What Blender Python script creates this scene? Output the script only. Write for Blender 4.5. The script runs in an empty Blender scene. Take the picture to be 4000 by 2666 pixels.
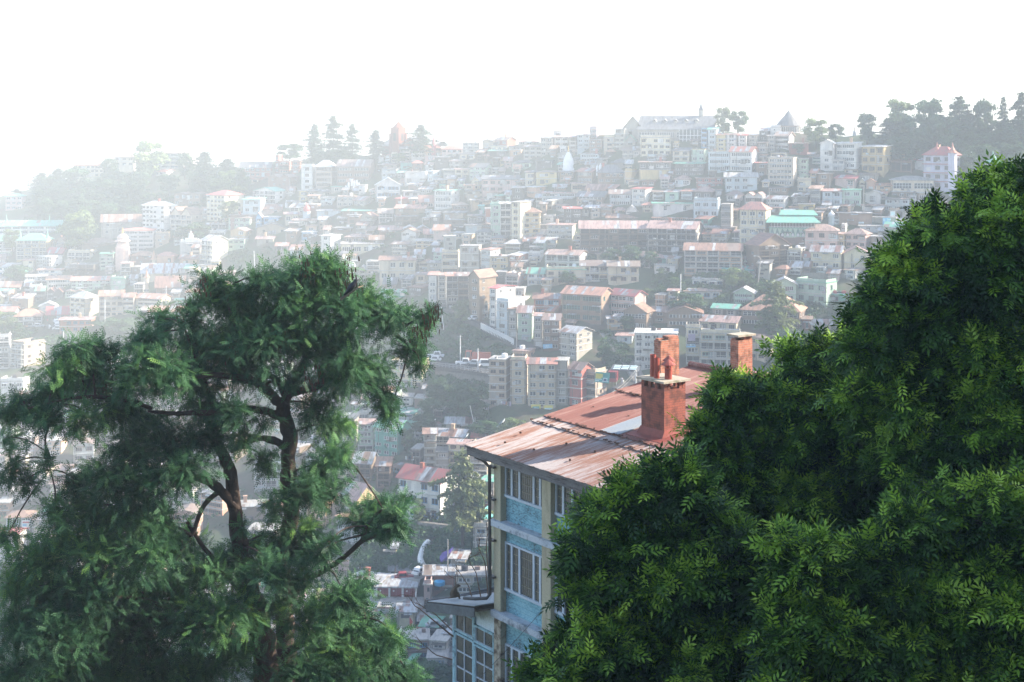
import bpy, math, random, re
import numpy as np
from mathutils import Vector, Matrix
R = math.radians
scene = bpy.context.scene
# ---------------------------------------------------------------- camera
F = 5600.0; CX = 2000.0; HY = 510.0        # focal length and eye level measured on the 4000 px wide photograph
cam_d = bpy.data.cameras.new("camera"); cam = bpy.data.objects.new("camera", cam_d)
scene.collection.objects.link(cam); scene.camera = cam
cam_d.sensor_width = 36.0; cam_d.lens = F/4000*36
cam_d.shift_y = -(1333-HY)/4000
cam_d.clip_start = 0.5; cam_d.clip_end = 6000
cam.location = (0, 0, 0); cam.rotation_euler = (R(90), 0, 0)
# ---------------------------------------------------------------- light
SUN_EL, SUN_AZ = 27.0, 80.0                # azimuth clockwise from the viewing direction (+y)
sd_ = Vector((math.sin(R(SUN_AZ))*math.cos(R(SUN_EL)), math.cos(R(SUN_AZ))*math.cos(R(SUN_EL)), math.sin(R(SUN_EL))))
sun_d = bpy.data.lights.new("sun", 'SUN'); sun = bpy.data.objects.new("sun", sun_d); scene.collection.objects.link(sun)
sun_d.energy = 5.0; sun_d.angle = R(0.6); sun_d.color = (1.0, 0.89, 0.76)
sun.rotation_euler = (-sd_).to_track_quat('-Z', 'Y').to_euler()
world = bpy.data.worlds.new("World"); scene.world = world; world.use_nodes = True
nt = world.node_tree; bg = nt.nodes["Background"]
sky = nt.nodes.new("ShaderNodeTexSky"); sky.sky_type = 'NISHITA'; sky.sun_disc = False
sky.sun_elevation = R(SUN_EL); sky.sun_rotation = R(SUN_AZ); sky.altitude = 2000
sky.air_density = 1.0; sky.dust_density = 5.0; sky.ozone_density = 0.8
nt.links.new(sky.outputs[0], bg.inputs[0]); bg.inputs[1].default_value = 0.15
scene.view_settings.view_transform = 'Standard'; scene.view_settings.look = 'None'
scene.view_settings.exposure = 1.88; scene.view_settings.gamma = 1.0
scene.cycles.max_bounces = 5; scene.cycles.diffuse_bounces = 3; scene.cycles.transmission_bounces = 3
scene.cycles.volume_bounces = 0; scene.cycles.transparent_max_bounces = 6; scene.cycles.use_denoising = True
scene.cycles.caustics_reflective = False; scene.cycles.caustics_refractive = False
HAZE_DENSITY = 0.00092
# ---------------------------------------------------------------- helpers
rng = random.Random(7); nrg = np.random.default_rng(7)
def P(x, y, Y):                             # photograph pixel (4000 px frame) at distance Y -> metres
    return Vector(((x-CX)/F*Y, Y, -(y-HY)/F*Y))
def col(*h):
    h = h[0] if len(h) == 1 else h
    return (*h, 1.0)
MATS = {}
def mat(name, base, rough=0.8, vary=0.25, scale=1.5, bump=0.0, metal=0.0, streak=None, second=None, detail=6.0, spec=0.3, rand=0.0, thr=(0.4, 0.65), trans=0.0):
    """procedural surface: base colour with weathering noise; SECOND colour shows through where the noise is high"""
    if name in MATS: return MATS[name]
    m = bpy.data.materials.new(name); m.use_nodes = True; n = m.node_tree; L = n.links
    b = n.nodes["Principled BSDF"]; b.inputs["Roughness"].default_value = rough; b.inputs["Metallic"].default_value = metal
    b.inputs["Specular IOR Level"].default_value = spec
    tc = n.nodes.new("ShaderNodeTexCoord"); mp = n.nodes.new("ShaderNodeMapping")
    if streak: mp.inputs["Scale"].default_value = streak
    L.new(tc.outputs["Object"], mp.inputs[0])
    no = n.nodes.new("ShaderNodeTexNoise"); no.inputs["Scale"].default_value = scale; no.inputs["Detail"].default_value = detail; no.inputs["Roughness"].default_value = 0.65
    L.new(mp.outputs[0], no.inputs["Vector"])
    rp = n.nodes.new("ShaderNodeValToRGB")
    d = tuple(c*(1-vary) for c in base); u = tuple(min(1, c*(1+vary*0.6)) for c in base)
    if second:
        rp.color_ramp.elements[0].position, rp.color_ramp.elements[1].position = thr
        rp.color_ramp.elements[0].color = col(u); rp.color_ramp.elements[1].color = col(second)
    else:
        rp.color_ramp.elements[0].position = 0.3; rp.color_ramp.elements[1].position = 0.7
        rp.color_ramp.elements[0].color = col(d); rp.color_ramp.elements[1].color = col(u)
    L.new(no.outputs["Fac"], rp.inputs[0]); out = rp.outputs[0]
    n2 = n.nodes.new("ShaderNodeTexNoise"); n2.inputs["Scale"].default_value = scale*7; n2.inputs["Detail"].default_value = 3
    L.new(tc.outputs["Object"], n2.inputs["Vector"])
    mx = n.nodes.new("ShaderNodeMix"); mx.data_type = 'RGBA'; mx.blend_type = 'MULTIPLY'; mx.inputs[0].default_value = min(1, vary*1.4)
    L.new(out, mx.inputs[6]); L.new(n2.outputs["Fac"], mx.inputs[7])
    br = n.nodes.new("ShaderNodeHueSaturation"); br.inputs["Value"].default_value = 1+vary*0.55
    L.new(mx.outputs[2], br.inputs["Color"]); out = br.outputs[0]
    if rand:
        oi = n.nodes.new("ShaderNodeObjectInfo"); mr = n.nodes.new("ShaderNodeMapRange")
        mr.inputs[3].default_value = 1-rand+vary*0.3; mr.inputs[4].default_value = 1+rand+vary*0.3
        L.new(oi.outputs["Random"], mr.inputs[0]); L.new(mr.outputs[0], br.inputs["Value"])
        mh = n.nodes.new("ShaderNodeMapRange"); mh.inputs[3].default_value = 0.485; mh.inputs[4].default_value = 0.515
        ml = n.nodes.new("ShaderNodeMath"); ml.operation = 'FRACT'; mm = n.nodes.new("ShaderNodeMath"); mm.operation = 'MULTIPLY'; mm.inputs[1].default_value = 7.3
        L.new(oi.outputs["Random"], mm.inputs[0]); L.new(mm.outputs[0], ml.inputs[0]); L.new(ml.outputs[0], mh.inputs[0]); L.new(mh.outputs[0], br.inputs["Hue"])
    L.new(out, b.inputs["Base Color"])
    if bump:
        bp = n.nodes.new("ShaderNodeBump"); bp.inputs["Strength"].default_value = bump; bp.inputs["Distance"].default_value = 0.05
        L.new(n2.outputs["Fac"], bp.inputs["Height"]); L.new(bp.outputs[0], b.inputs["Normal"])
    MATS[name] = m; return m
COL = scene.collection
def link(o, parent=None):
    COL.objects.link(o)
    if parent is not None: o.parent = parent
    return o
def mesh_obj(name, verts, faces, mats, parent=None, fm=None, smooth=False):
    me = bpy.data.meshes.new(name); me.from_pydata([tuple(v) for v in verts], [], faces)
    for m in (mats if isinstance(mats, (list, tuple)) else [mats]): me.materials.append(m)
    if fm: me.polygons.foreach_set("material_index", fm)
    if smooth: me.polygons.foreach_set("use_smooth", [True]*len(me.polygons))
    me.update()
    return link(bpy.data.objects.new(name, me), parent)
def tag(o, label=None, cat=None, group=None, kind=None):
    if label: o["label"] = label
    if cat: o["category"] = cat
    if group: o["group"] = group
    if kind: o["kind"] = kind
    return o
def empty(name, loc=(0, 0, 0), rz=0.0, label=None, cat=None, group=None):
    o = bpy.data.objects.new(name, None); o.empty_display_size = 0.2; o.location = loc; o.rotation_euler = (0, 0, rz)
    link(o); return tag(o, label, cat, group)
class MB:
    """collects shapes and links them as one mesh"""
    def __init__(s): s.v = []; s.f = []; s.m = []
    def add(s, vs, fs, mi=0):
        k = len(s.v); s.v += [tuple(v) for v in vs]; s.f += [tuple(i+k for i in f) for f in fs]; s.m += [mi]*len(fs); return s
    def box(s, x0, x1, y0, y1, z0, z1, mi=0):
        vs = [(x0,y0,z0),(x1,y0,z0),(x1,y1,z0),(x0,y1,z0),(x0,y0,z1),(x1,y0,z1),(x1,y1,z1),(x0,y1,z1)]
        return s.add(vs, [(0,3,2,1),(4,5,6,7),(0,1,5,4),(1,2,6,5),(2,3,7,6),(3,0,4,7)], mi)
    def prism(s, poly, h0, h1, mi=0):       # poly in xy, extruded in z
        n = len(poly); vs = [(x, y, h0) for x, y in poly]+[(x, y, h1) for x, y in poly]
        return s.add(vs, [tuple(range(n-1, -1, -1)), tuple(range(n, 2*n))]+[(i, (i+1) % n, n+(i+1) % n, n+i) for i in range(n)], mi)
    def slab(s, quad, t, mi=0):             # a thick sheet hung below a 3 or 4 sided face
        n = len(quad); vs = [tuple(q) for q in quad]+[(q[0], q[1], q[2]-t) for q in quad]
        return s.add(vs, [tuple(range(n)), tuple(range(2*n-1, n-1, -1))]+[(i, n+i, n+(i+1) % n, (i+1) % n) for i in range(n)], mi)
    def tube(s, pts, rad, seg=6, mi=0, cap=True):
        pts = [Vector(p) for p in pts]; n = len(pts); rad = rad if isinstance(rad, (list, tuple)) else [rad]*n
        k = len(s.v); a = None
        for i, p in enumerate(pts):
            d = (pts[min(i+1, n-1)]-pts[max(i-1, 0)]).normalized() if n > 1 else Vector((0, 0, 1))
            if a is None: a = d.orthogonal().normalized()
            a = (a-d*a.dot(d)).normalized(); b = d.cross(a)
            for j in range(seg):
                t = 2*math.pi*j/seg; q = p+(a*math.cos(t)+b*math.sin(t))*rad[i]; s.v.append(tuple(q))
        for i in range(n-1):
            for j in range(seg):
                s.f.append((k+i*seg+j, k+i*seg+(j+1) % seg, k+(i+1)*seg+(j+1) % seg, k+(i+1)*seg+j)); s.m.append(mi)
        if cap:
            s.f.append(tuple(k+j for j in range(seg-1, -1, -1))); s.m.append(mi)
            s.f.append(tuple(k+(n-1)*seg+j for j in range(seg))); s.m.append(mi)
        return s
    def lathe(s, prof, cx=0, cy=0, cz=0, seg=12, mi=0, ph=0.0, sx=1.0, sy=1.0):   # prof: (radius, height) from bottom to top
        k = len(s.v); n = len(prof)
        for r, h in prof:
            for j in range(seg):
                t = 2*math.pi*j/seg+ph; s.v.append((cx+r*math.cos(t)*sx, cy+r*math.sin(t)*sy, cz+h))
        for i in range(n-1):
            for j in range(seg): s.f.append((k+i*seg+j, k+i*seg+(j+1) % seg, k+(i+1)*seg+(j+1) % seg, k+(i+1)*seg+j)); s.m.append(mi)
        s.f.append(tuple(k+j for j in range(seg-1, -1, -1))); s.m.append(mi)
        s.f.append(tuple(k+(n-1)*seg+j for j in range(seg))); s.m.append(mi)
        return s
    def build(s, name, mats, parent=None, smooth=False): return mesh_obj(name, s.v, s.f, mats, parent, s.m, smooth)
# ---------------------------------------------------------------- terrain
SKY = [(-1400, 900), (0, 765), (300, 700), (600, 660), (900, 655), (1000, 640), (1300, 610), (1600, 605), (1800, 600), (2100, 555), (2400, 520), (2700, 520), (3000, 525), (3300, 528), (3600, 526), (4000, 526), (5200, 520)]
SKD = [(-1400, 780), (0, 730), (500, 690), (1000, 640), (1500, 600), (2000, 560), (2500, 512), (3000, 502), (3500, 492), (4000, 485), (5200, 480)]
YK = np.array([850, 1190, 1530, 1870, 2210, 2666.])
DK = {-1400: [720, 600, 480, 420, 370, 320], 0: [660, 545, 425, 380, 338, 288], 1000: [570, 485, 410, 362, 318, 268], 2000: [490, 420, 367, 328, 290, 255], 3000: [455, 408, 362, 325, 285, 250], 4000: [445, 400, 355, 320, 282, 248], 5200: [440, 395, 350, 315, 280, 246]}
DX = sorted(DK)
def interp(t, x): return float(np.interp(x, [a for a, _ in t], [b for _, b in t]))
def depth(x, y):
    """distance of the town's hillside seen at photograph pixel (x, y)"""
    ys = interp(SKY, x); kd = [float(np.interp(x, DX, [DK[c][i] for c in DX])) for i in range(6)]
    if y < ys: return interp(SKD, x)+(ys-y)*0.05
    return float(np.interp(y, [ys]+list(YK), [interp(SKD, x)]+kd))
def near_profile(x):
    b = depth(x, 2666); zb = -(2666-HY)/F*b
    return [(-60, -1.2), (-10, -1.6), (3, -1.8), (7, -4.2), (22, -13.5), (30, -17.3), (36, -20), (42, -22.4), (50, -25.5), (62, -33.8), (80, -46), (100, -60), (160, -102), (b-45, -114), (b-20, zb-6)]
def build_terrain():
    cols = list(range(-1400, 5201, 50)); vs = []; rows = None
    for x in cols:
        prof = [(Y, z) for Y, z in near_profile(x)]
        ys = interp(SKY, x)
        for k in range(70):
            y = 2666+(ys-2666)*k/69; Y = depth(x, y); prof.append((Y, -(y-HY)/F*Y))
        Y0, z0 = prof[-1]
        for dY, dz in ((12, -1), (30, -7), (60, -22), (120, -50), (260, -95)): prof.append((Y0+dY, z0+dz))
        for i, (Y, z) in enumerate(prof):
            YY = Y if Y > 3 else 3
            xx = (x-CX)/F*YY if Y > 3 else (x-CX)/F*3
            if Y < 120:                      # widen the near slope so that it closes the view sideways
                xx = (x-CX)/F*max(YY, 120)
            wob = 0 if Y < 3 else 0.35*math.sin(x*0.021+i*1.7)+0.3*math.sin(x*0.047-i*0.9)
            k = min(1, max(0, (x-3850)/450)); k = k*k*(3-2*k)   # unseen shoulder added beyond the frame, heights shaped to shade viewpoint and valley
            if Y < 345: tz = float(np.interp(Y, [-60, 28, 40, 60, 102, 285, 345], [46, 46, 0, -8, 26, 26, z])); z = max(z, z+(tz-z)*k)
            vs.append((xx, Y, z+wob))
        rows = len(prof)
    fs = []
    for c in range(len(cols)-1):
        for r in range(rows-1):
            a = c*rows+r; fs.append((a, a+rows, a+rows+1, a+1))
    m = mat("ground_earth_grass", (0.052, 0.075, 0.032), 0.95, 0.5, 0.09, 0.5, second=(0.105, 0.085, 0.058), thr=(0.46, 0.6), detail=9)
    o = mesh_obj("hillside_ground", vs, fs, m, smooth=True); tag(o, kind='structure'); return o
build_terrain()
ROOT = []
# ---------------------------------------------------------------- house kit
WALL = {'w': ('white limewash', (0.73, 0.70, 0.64)), 'c': ('cream', (0.66, 0.57, 0.41)), 'y': ('yellow', (0.60, 0.47, 0.24)), 'g': ('pale green', (0.46, 0.60, 0.46)),
        'G': ('teal', (0.12, 0.36, 0.29)), 'b': ('pale blue', (0.52, 0.59, 0.60)), 'B': ('sky blue', (0.25, 0.48, 0.68)), 'k': ('grey', (0.40, 0.37, 0.31)),
        'K': ('dark grey', (0.155, 0.14, 0.12)), 'n': ('brown', (0.30, 0.21, 0.15)), 'p': ('pink', (0.60, 0.44, 0.38)), 'r': ('red brick', (0.40, 0.15, 0.10)),
        'o': ('peach', (0.64, 0.42, 0.27)), 'l': ('lilac', (0.60, 0.58, 0.66)), 't': ('tan', (0.46, 0.38, 0.28))}
ROOFC = {'r': ('red', (0.44, 0.12, 0.10), (0.40, 0.20, 0.16)), 'R': ('rust', (0.30, 0.18, 0.13), (0.19, 0.11, 0.08)), 's': ('silver', (0.42, 0.44, 0.45), (0.30, 0.26, 0.23)),
         'k': ('slate grey', (0.15, 0.155, 0.16), (0.10, 0.10, 0.10)), 'g': ('green', (0.16, 0.42, 0.31), (0.22, 0.40, 0.30)), 'n': ('brown', (0.21, 0.15, 0.12), (0.30, 0.24, 0.20)),
         't': ('faded pink', (0.42, 0.29, 0.24), (0.27, 0.18, 0.15)), 'w': ('white', (0.66, 0.65, 0.62), (0.5, 0.48, 0.44)), 'G': ('turquoise', (0.10, 0.42, 0.38), (0.14, 0.34, 0.32)), 'y': ('straw', (0.50, 0.44, 0.28), (0.4, 0.34, 0.22)),
         'o': ('salmon', (0.47, 0.25, 0.17), (0.36, 0.20, 0.15)), 'c': ('pale concrete', (0.42, 0.40, 0.36), (0.3, 0.29, 0.27))}
def wallm(c): n, b = WALL[c]; return mat("wall "+n, b, 0.88, 0.3, 0.55, 0.15, streak=(1, 1, 0.35), rand=0.14)
def roofm(c): n, b, s = ROOFC[c]; return mat("roof "+n, b, 0.62, 0.3, 1.1, 0.3, streak=(1.6, 0.35, 0.35), second=s, thr=(0.44, 0.6), rand=0.12, spec=0.35)
TRIM = mat("trim plaster", (0.55, 0.54, 0.50), 0.85, 0.25, 0.8, rand=0.1)
FRAME = mat("painted window frame", (0.62, 0.62, 0.60), 0.6, 0.15, 2)
WOODF = mat("brown window frame", (0.20, 0.12, 0.08), 0.7, 0.2, 2)
BLUEF = mat("blue window frame", (0.10, 0.28, 0.46), 0.6, 0.2, 2)
GREENF = mat("green window frame", (0.09, 0.26, 0.21), 0.6, 0.2, 2)
GLASS = mat("window glass", (0.045, 0.055, 0.06), 0.22, 0.5, 1.2, spec=0.6, rand=0.5)
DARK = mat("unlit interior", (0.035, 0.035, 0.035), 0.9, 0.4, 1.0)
STONE = mat("rubble stone", (0.24, 0.22, 0.19), 0.95, 0.4, 1.6, 0.4)
WOOD = mat("weathered timber", (0.16, 0.13, 0.10), 0.9, 0.4, 1.2, 0.3)
METAL = mat("grey metal", (0.35, 0.35, 0.35), 0.5, 0.2, 2, metal=0.4)
def win_mesh(name, kind, frame):
    """unit window: x -.5..+.5, z 0..1, standing 0.06 m proud of the wall (y is metres)"""
    b = MB(); t = 0.09
    cols, rows = {'pair': (2, 1), 'triple': (3, 1), 'cross': (2, 2), 'ribbon': (9, 1), 'ribbon2': (6, 2), 'door': (1, 1), 'open': (1, 1)}[kind]
    if kind == 'open':
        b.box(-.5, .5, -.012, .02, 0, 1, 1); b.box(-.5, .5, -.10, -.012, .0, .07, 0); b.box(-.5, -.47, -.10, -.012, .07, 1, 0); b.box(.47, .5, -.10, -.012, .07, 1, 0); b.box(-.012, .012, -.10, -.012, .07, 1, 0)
    else:
        b.box(-.5, .5, -.02, .02, 0, 1, 1)
        fx = t*(.5 if cols < 5 else .13)
        for i in range(cols+1): x = -.5+i/cols; b.box(max(-.5, x-fx), min(.5, x+fx), -.07, -.02, 0, 1, 0)
        for j in range(rows+1):
            z = j/rows
            for i in range(cols):
                b.box(-.5+i/cols+(fx if i else fx), -.5+(i+1)/cols-fx, -.065, -.02, max(0, z-.035), min(1, z+.035), 0)
        if cols < 5: b.box(-.56, .56, -.16, -.071, -.07, .0, 0)
    o = b.build(name, [frame, DARK if kind == 'open' else GLASS]); me = o.data; bpy.data.objects.remove(o); return me
WM = {}
for fr, fm_ in (('w', FRAME), ('n', WOODF), ('b', BLUEF), ('g', GREENF)):
    for kd in ('pair', 'triple', 'cross', 'ribbon', 'ribbon2', 'open', 'door'): WM[kd+fr] = win_mesh("window", kd, fm_)
def add_window(root, me, x, z, w, h, side=None, y=0.0, name="window"):
    o = bpy.data.objects.new(name, me); link(o, root)
    if side is None: o.location = (x, y, z); o.scale = (w, 1, h)
    else: o.location = (side, x, z); o.rotation_euler = (0, 0, R(90) if side > 0 else R(-90)); o.scale = (w, 1, h)
    return o
HOUSES = []        # (x0, x1, ytop, ybot, label)
def roof_parts(b, R_, w, d, H, rise, ov=0.5, t=0.14):
    x0, x1, y0, y1 = -w/2-ov, w/2+ov, -ov, d+ov
    if R_ in ('g',):
        ym = d/2; q = rise/(ym)*ov; z0 = H-q*0.6
        b.slab([(x0, y0, z0), (x1, y0, z0), (x1, ym, H+rise), (x0, ym, H+rise)], t); b.slab([(x1, y1, z0), (x0, y1, z0), (x0, ym, H+rise), (x1, ym, H+rise)], t)
    elif R_ == 'h':
        ym = d/2; ins = min(w*0.46, d*0.5)
        if w < d*0.9: pass
        b.slab([(x0, y0, H), (x1, y0, H), (x1-ins, ym, H+rise), (x0+ins, ym, H+rise)], t); b.slab([(x1, y1, H), (x0, y1, H), (x0+ins, ym, H+rise), (x1-ins, ym, H+rise)], t)
        b.slab([(x1, y0, H), (x1, y1, H), (x1-ins, ym, H+rise)], t); b.slab([(x0, y1, H), (x0, y0, H), (x0+ins, ym, H+rise)], t)
    elif R_ == 'e':
        b.slab([(x0, y1, H-0.1), (x0, y0, H-0.1), (0, y0, H+rise), (0, y1, H+rise)], t); b.slab([(x1, y0, H-0.1), (x1, y1, H-0.1), (0, y1, H+rise), (0, y0, H+rise)], t)
    elif R_ == 's':
        b.slab([(x0, y0, H), (x1, y0, H), (x1, y1, H+rise), (x0, y1, H+rise)], t)
    elif R_ == 'f':
        b.box(x0+ov*.6, x1-ov*.6, y0+ov*.5, y1-ov*.4, H, H+0.22)
    elif R_ == 'm':                          # several small gables facing the front
        k = max(2, round(w/5)); s = w/k
        for i in range(k):
            a = -w/2+i*s
            b.slab([(a, y1, H), (a, y0, H), (a+s/2, y0, H+rise), (a+s/2, y1, H+rise)], t); b.slab([(a+s, y0, H), (a+s, y1, H), (a+s/2, y1, H+rise), (a+s/2, y0, H+rise)], t)
KINDS = ("tenement", "cottage", "villa", "hall", "shed", "hut", "block", "shack", "barn", "kiosk", "stall", "tower", "office", "shop")
def kind_of(label):
    h = [w.strip(",") for w in re.split(r" (?:with|under|beside|below|above|behind|near|of|on|in|joined|close|at|beneath|between|closing|carrying|among|against|hanging|along|from|before|half|first|standing|touching|highest|seen|and|by|left|next|over|close|for|like|without|to|through|around|inside|within|past|amid|across|out|off|up|down|the) ", label.replace("-", " "))[0].split()]
    for w in reversed(h):
        if w in KINDS: return {"block": "apartment_block", "tower": "brick_tower", "office": "office_building", "shop": "corner_shop", "stall": "market_stall"}.get(w, w)
    return "house"
def house(x0, x1, yt, yb, rh, sd, R_, W_, C_, n, s, label, cat=None, name=None, dd=None, group=None):
    name = name or kind_of(label); cat = cat or name.replace('_', ' ')
    q = (x0*12.9898+yt*78.233) % 1.0
    if sd == 0 and rh >= 0 and name in ('house', 'tenement', 'cottage', 'apartment_block') and q < .66 and x1-x0 < 130: sd = (x1-x0)*(.10+.24*q); x1 -= sd*.9
    xm = (x0+x1)/2; Y = depth(xm, yb); wpx = x1-x0; base = P(xm, yb, Y)
    w0 = wpx/F*Y; d = dd or min(11.0, max(5.5, 0.75*w0))
    if sd: d = max(d, min(14, 1.25*abs(sd)/F*Y))
    # the yaw that shows SD pixels of the right (or left) side wall
    xc = (x1 if sd >= 0 else x0); Xc = (xc-CX)/F*Y
    lo, hi = -1.2, 1.2; g = (sd if sd else 0)
    for _ in range(30):
        th = (lo+hi)/2; dx = F*((Xc+d*math.sin(th))/(Y+d*math.cos(th))-Xc/Y)
        if dx < g: lo = th
        else: hi = th
    th = max(-0.7, min(0.7, th))
    if not sd: th *= 0.8; th += 0.05*math.sin(xm*1.3)
    c_, s_ = math.cos(th), math.sin(th); w = w0/(c_+(base.x/Y)*s_)
    H = (yb-yt)/F*Y
    zt = base.z+H
    if R_ in 'gh': pr = -((yt-rh)-HY)/F*(Y+d/2*c_); rise = max(0.35, pr-zt)
    elif R_ == 's': pr = -((yt-rh)-HY)/F*(Y+d*c_); rise = max(0.2, min(2.2, pr-zt))
    elif R_ in 'em': rise = max(0.5, rh/F*Y)
    else: rise = 0
    rise = min(rise, 0.75*max(w, d)*0.9)
    root = empty(name, base, -th, label, cat, group); FND = 7.0
    b = MB(); b.box(-w/2, w/2, 0, d, -FND, H)
    wm = wallm(W_)
    if R_ == 'g':
        for sx in (-1, 1):
            X = sx*(w/2-0.005); b.add([(X, 0, H), (X, d, H), (X, d/2, H+rise-0.1)], [(0, 1, 2) if sx > 0 else (2, 1, 0)])
    elif R_ == 'e': b.add([(-w/2, 0.006, H), (w/2, 0.006, H), (0, 0.006, H+rise-0.1)], [(0, 1, 2)]); b.add([(-w/2, d, H), (w/2, d, H), (0, d, H+rise-0.1)], [(2, 1, 0)])
    elif R_ == 's': b.add([(-w/2, 0, H), (w/2, 0, H), (w/2, d, H), (-w/2, d, H), (w/2, d, H+rise-.15), (-w/2, d, H+rise-.15)], [(1, 2, 4), (0, 5, 3), (2, 3, 5, 4)])
    elif R_ == 'm':
        k = max(2, round(w/5)); q = w/k
        for i in range(k): a = -w/2+i*q; b.add([(a, 0.006, H), (a+q, 0.006, H), (a+q/2, 0.006, H+rise-.1)], [(0, 1, 2)])
    rr = random.Random(int(x0*7+yt*13))
    sh = H/max(1, n)
    ledge = s not in 'x' and n > 1
    if ledge:
        for k in range(1, n): b.box(-w/2-.12, w/2+.12, -.28, d*0.98, k*sh-.12, k*sh+.06, 1)
    if s == 't':                              # half timbering
        kx = max(3, int(w/1.3))
        for i in range(kx+1): X = -w/2+w*i/kx; b.box(X-.08, X+.08, -.05, -.003, max(0, H-sh*1.6), H, 2)
    g2 = random.Random(int(x0*31+yt*17))
    for _ in range(int(w*n*.22)+1):           # tin and board patches, sun shades, meter boxes
        X = g2.uniform(-w/2+.4, w/2-1.6); k = g2.randrange(max(1, n)); Z = k*sh+g2.uniform(.05, .25)*sh; q = g2.random()
        if q < .35: b.box(X, X+g2.uniform(.7, 2.0), -.035, -.004, Z, Z+g2.uniform(.3, .8)*sh, g2.choice((1, 2, 3, 4)))
        elif q < .7: ww = g2.uniform(1.2, 2.8); zz = k*sh+.80*sh; X = min(X, w/2-ww); b.slab([(X, -.75, zz-.12), (X+ww, -.75, zz-.12), (X+ww, -.004, zz+.12), (X, -.004, zz+.12)], .05, g2.choice((3, 3, 4, 2)))
        elif q < .85: b.box(X, X+.8, -.5, -.004, Z, Z+.55, g2.choice((1, 4)))
        else: b.box(X, X+.09, -.10, -.004, 0, H-.1, g2.choice((2, 4)))
    for X in (-w/2+.15, w/2-.25):
        if g2.random() < .6: b.box(X, X+.1, -.12, -.004, -FND, H-.05, g2.choice((2, 4)))
    b.build("wall", [wm, TRIM if W_ not in 'KnG' else wm, WOOD, roofm('s'), wallm(g2.choice('kKwb'))], root)
    rb = MB(); roof_parts(rb, R_, w, d, H, rise)
    if R_ in 'gs' and name != 'great_hall':
        run = (d/2 if R_ == 'g' else d); y00, y11 = -.5, run; z00 = H-(rise/run*.5*.6 if R_ == 'g' else 0); z11 = H+rise
        if R_ == 's': y11 = d+.5
        for _ in range(int(w*.35)+1):
            X = g2.uniform(-w/2-.3, w/2-1.2); t0 = g2.choice((0.0, .02, .48)); t1 = g2.choice((.5, .97)) if t0 < .3 else .97; ww = g2.choice((.8, 1.6)); f_ = lambda t: (y00+(y11-y00)*t, z00+(z11-z00)*t+.03)
            (ya, za), (yb_, zb_) = f_(t0), f_(t1); rb.add([(X, ya, za), (X+ww, ya, za), (X+ww, yb_, zb_), (X, yb_, zb_)], [(0, 1, 2, 3)], g2.choice((1, 2, 1)))
    if R_ == 'f':
        for _ in range(int(w*.25)): X, Yy = g2.uniform(-w/2, w/2-1), g2.uniform(0, d-1); rb.box(X, X+g2.uniform(.3, 1.2), Yy, Yy+g2.uniform(.3, 1), H+.21, H+.22+g2.uniform(.2, .9), g2.choice((1, 2)))
    rb.build("roof", [roofm(C_), roofm('s' if C_ != 's' else 'R'), roofm(g2.choice('nRt'))], root)
    if R_ == 'f' and n >= 2 and W_ in 'wcgbpoty' and rr.random() < .6:
        pb = MB(); pb.box(-w/2+.1, w/2-.1, .1, .25, H+.22, H+.95); pb.box(w/2-.25, w/2-.1, .25, d-.2, H+.22, H+.95); pb.box(-w/2+.1, -w/2+.25, .25, d-.2, H+.22, H+.95); pb.build("parapet", wm, root)
    # windows
    fr = {'K': 'w', 'n': 'w', 'w': rr.choice('wwnb'), 'c': rr.choice('wnn'), 'g': rr.choice('wwg'), 'b': 'w', 'k': rr.choice('wwn'), 'r': 'w'}.get(W_, rr.choice('wn'))
    if s.endswith('B'): fr = 'b'; s = s[0]
    if s.endswith('G'): fr = 'g'; s = s[0]
    for k in range(n):
        z = k*sh+sh*0.32; h = sh*0.42
        st = s
        if s == 'r': st = rr.choice('nbvn')
        if st in 'nt':
            per = 2.5 if sh > 2.2 else 2.0; nc = max(1, int(w/per)); 
            kd = rr.choice(['pair', 'pair', 'triple', 'cross'])
            for i in range(nc):
                if rr.random() < 0.10: continue
                X = -w/2+(i+.5)*w/nc; add_window(root, WM[kd+fr], X, z, min(w/nc*0.62, 1.6), h)
        elif st == 'b':
            m = max(1, round(w/7)); seg = w/m
            for i in range(m): add_window(root, WM[rr.choice(['ribbon', 'ribbon', 'ribbon2'])+fr], -w/2+(i+.5)*seg, z-.05*sh, seg*0.86, h*1.1)
        elif st == 'v':
            m = max(1, round(w/3.2)); seg = w/m
            for i in range(m):
                if rr.random() < .25: add_window(root, WM['triple'+fr], -w/2+(i+.5)*seg, z, seg*.7, h)
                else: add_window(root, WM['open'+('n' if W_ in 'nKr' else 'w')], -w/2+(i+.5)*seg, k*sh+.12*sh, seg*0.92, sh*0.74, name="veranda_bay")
            bb = MB(); D_ = .9; z0 = k*sh+.07; bb.box(-w/2, w/2, -D_, -.29, z0-.12, z0)
            bb.box(-w/2, w/2, -D_, -D_+.05, z0+.85, z0+.95); bb.box(-w/2, w/2, -D_+.01, -D_+.04, z0+.1, z0+.16)
            q = max(4, int(w/.5))
            for i in range(q+1): X = -w/2+.03+(w-.06)*i/q; bb.box(X-.02, X+.02, -D_+.01, -D_+.04, z0+.16, z0+.85)
            for i in range(m+1): X = -w/2+.06+(w-.12)*i/m; bb.box(X-.06, X+.06, -D_+.05, -D_+.17, z0, z0+sh-.2)
            bb.build("balcony", WOOD if W_ in 'nKkr' else TRIM, root)
        elif st == 'o':
            for i in range(max(1, int(w/4.5))):
                if rr.random() < .7: add_window(root, WM[rr.choice(['pair', 'cross'])+fr], -w/2+(i+.3+.4*rr.random())*4.5*w/(4.5*max(1, int(w/4.5))), z, 0.95, h)
        elif st == 'x':
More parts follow.
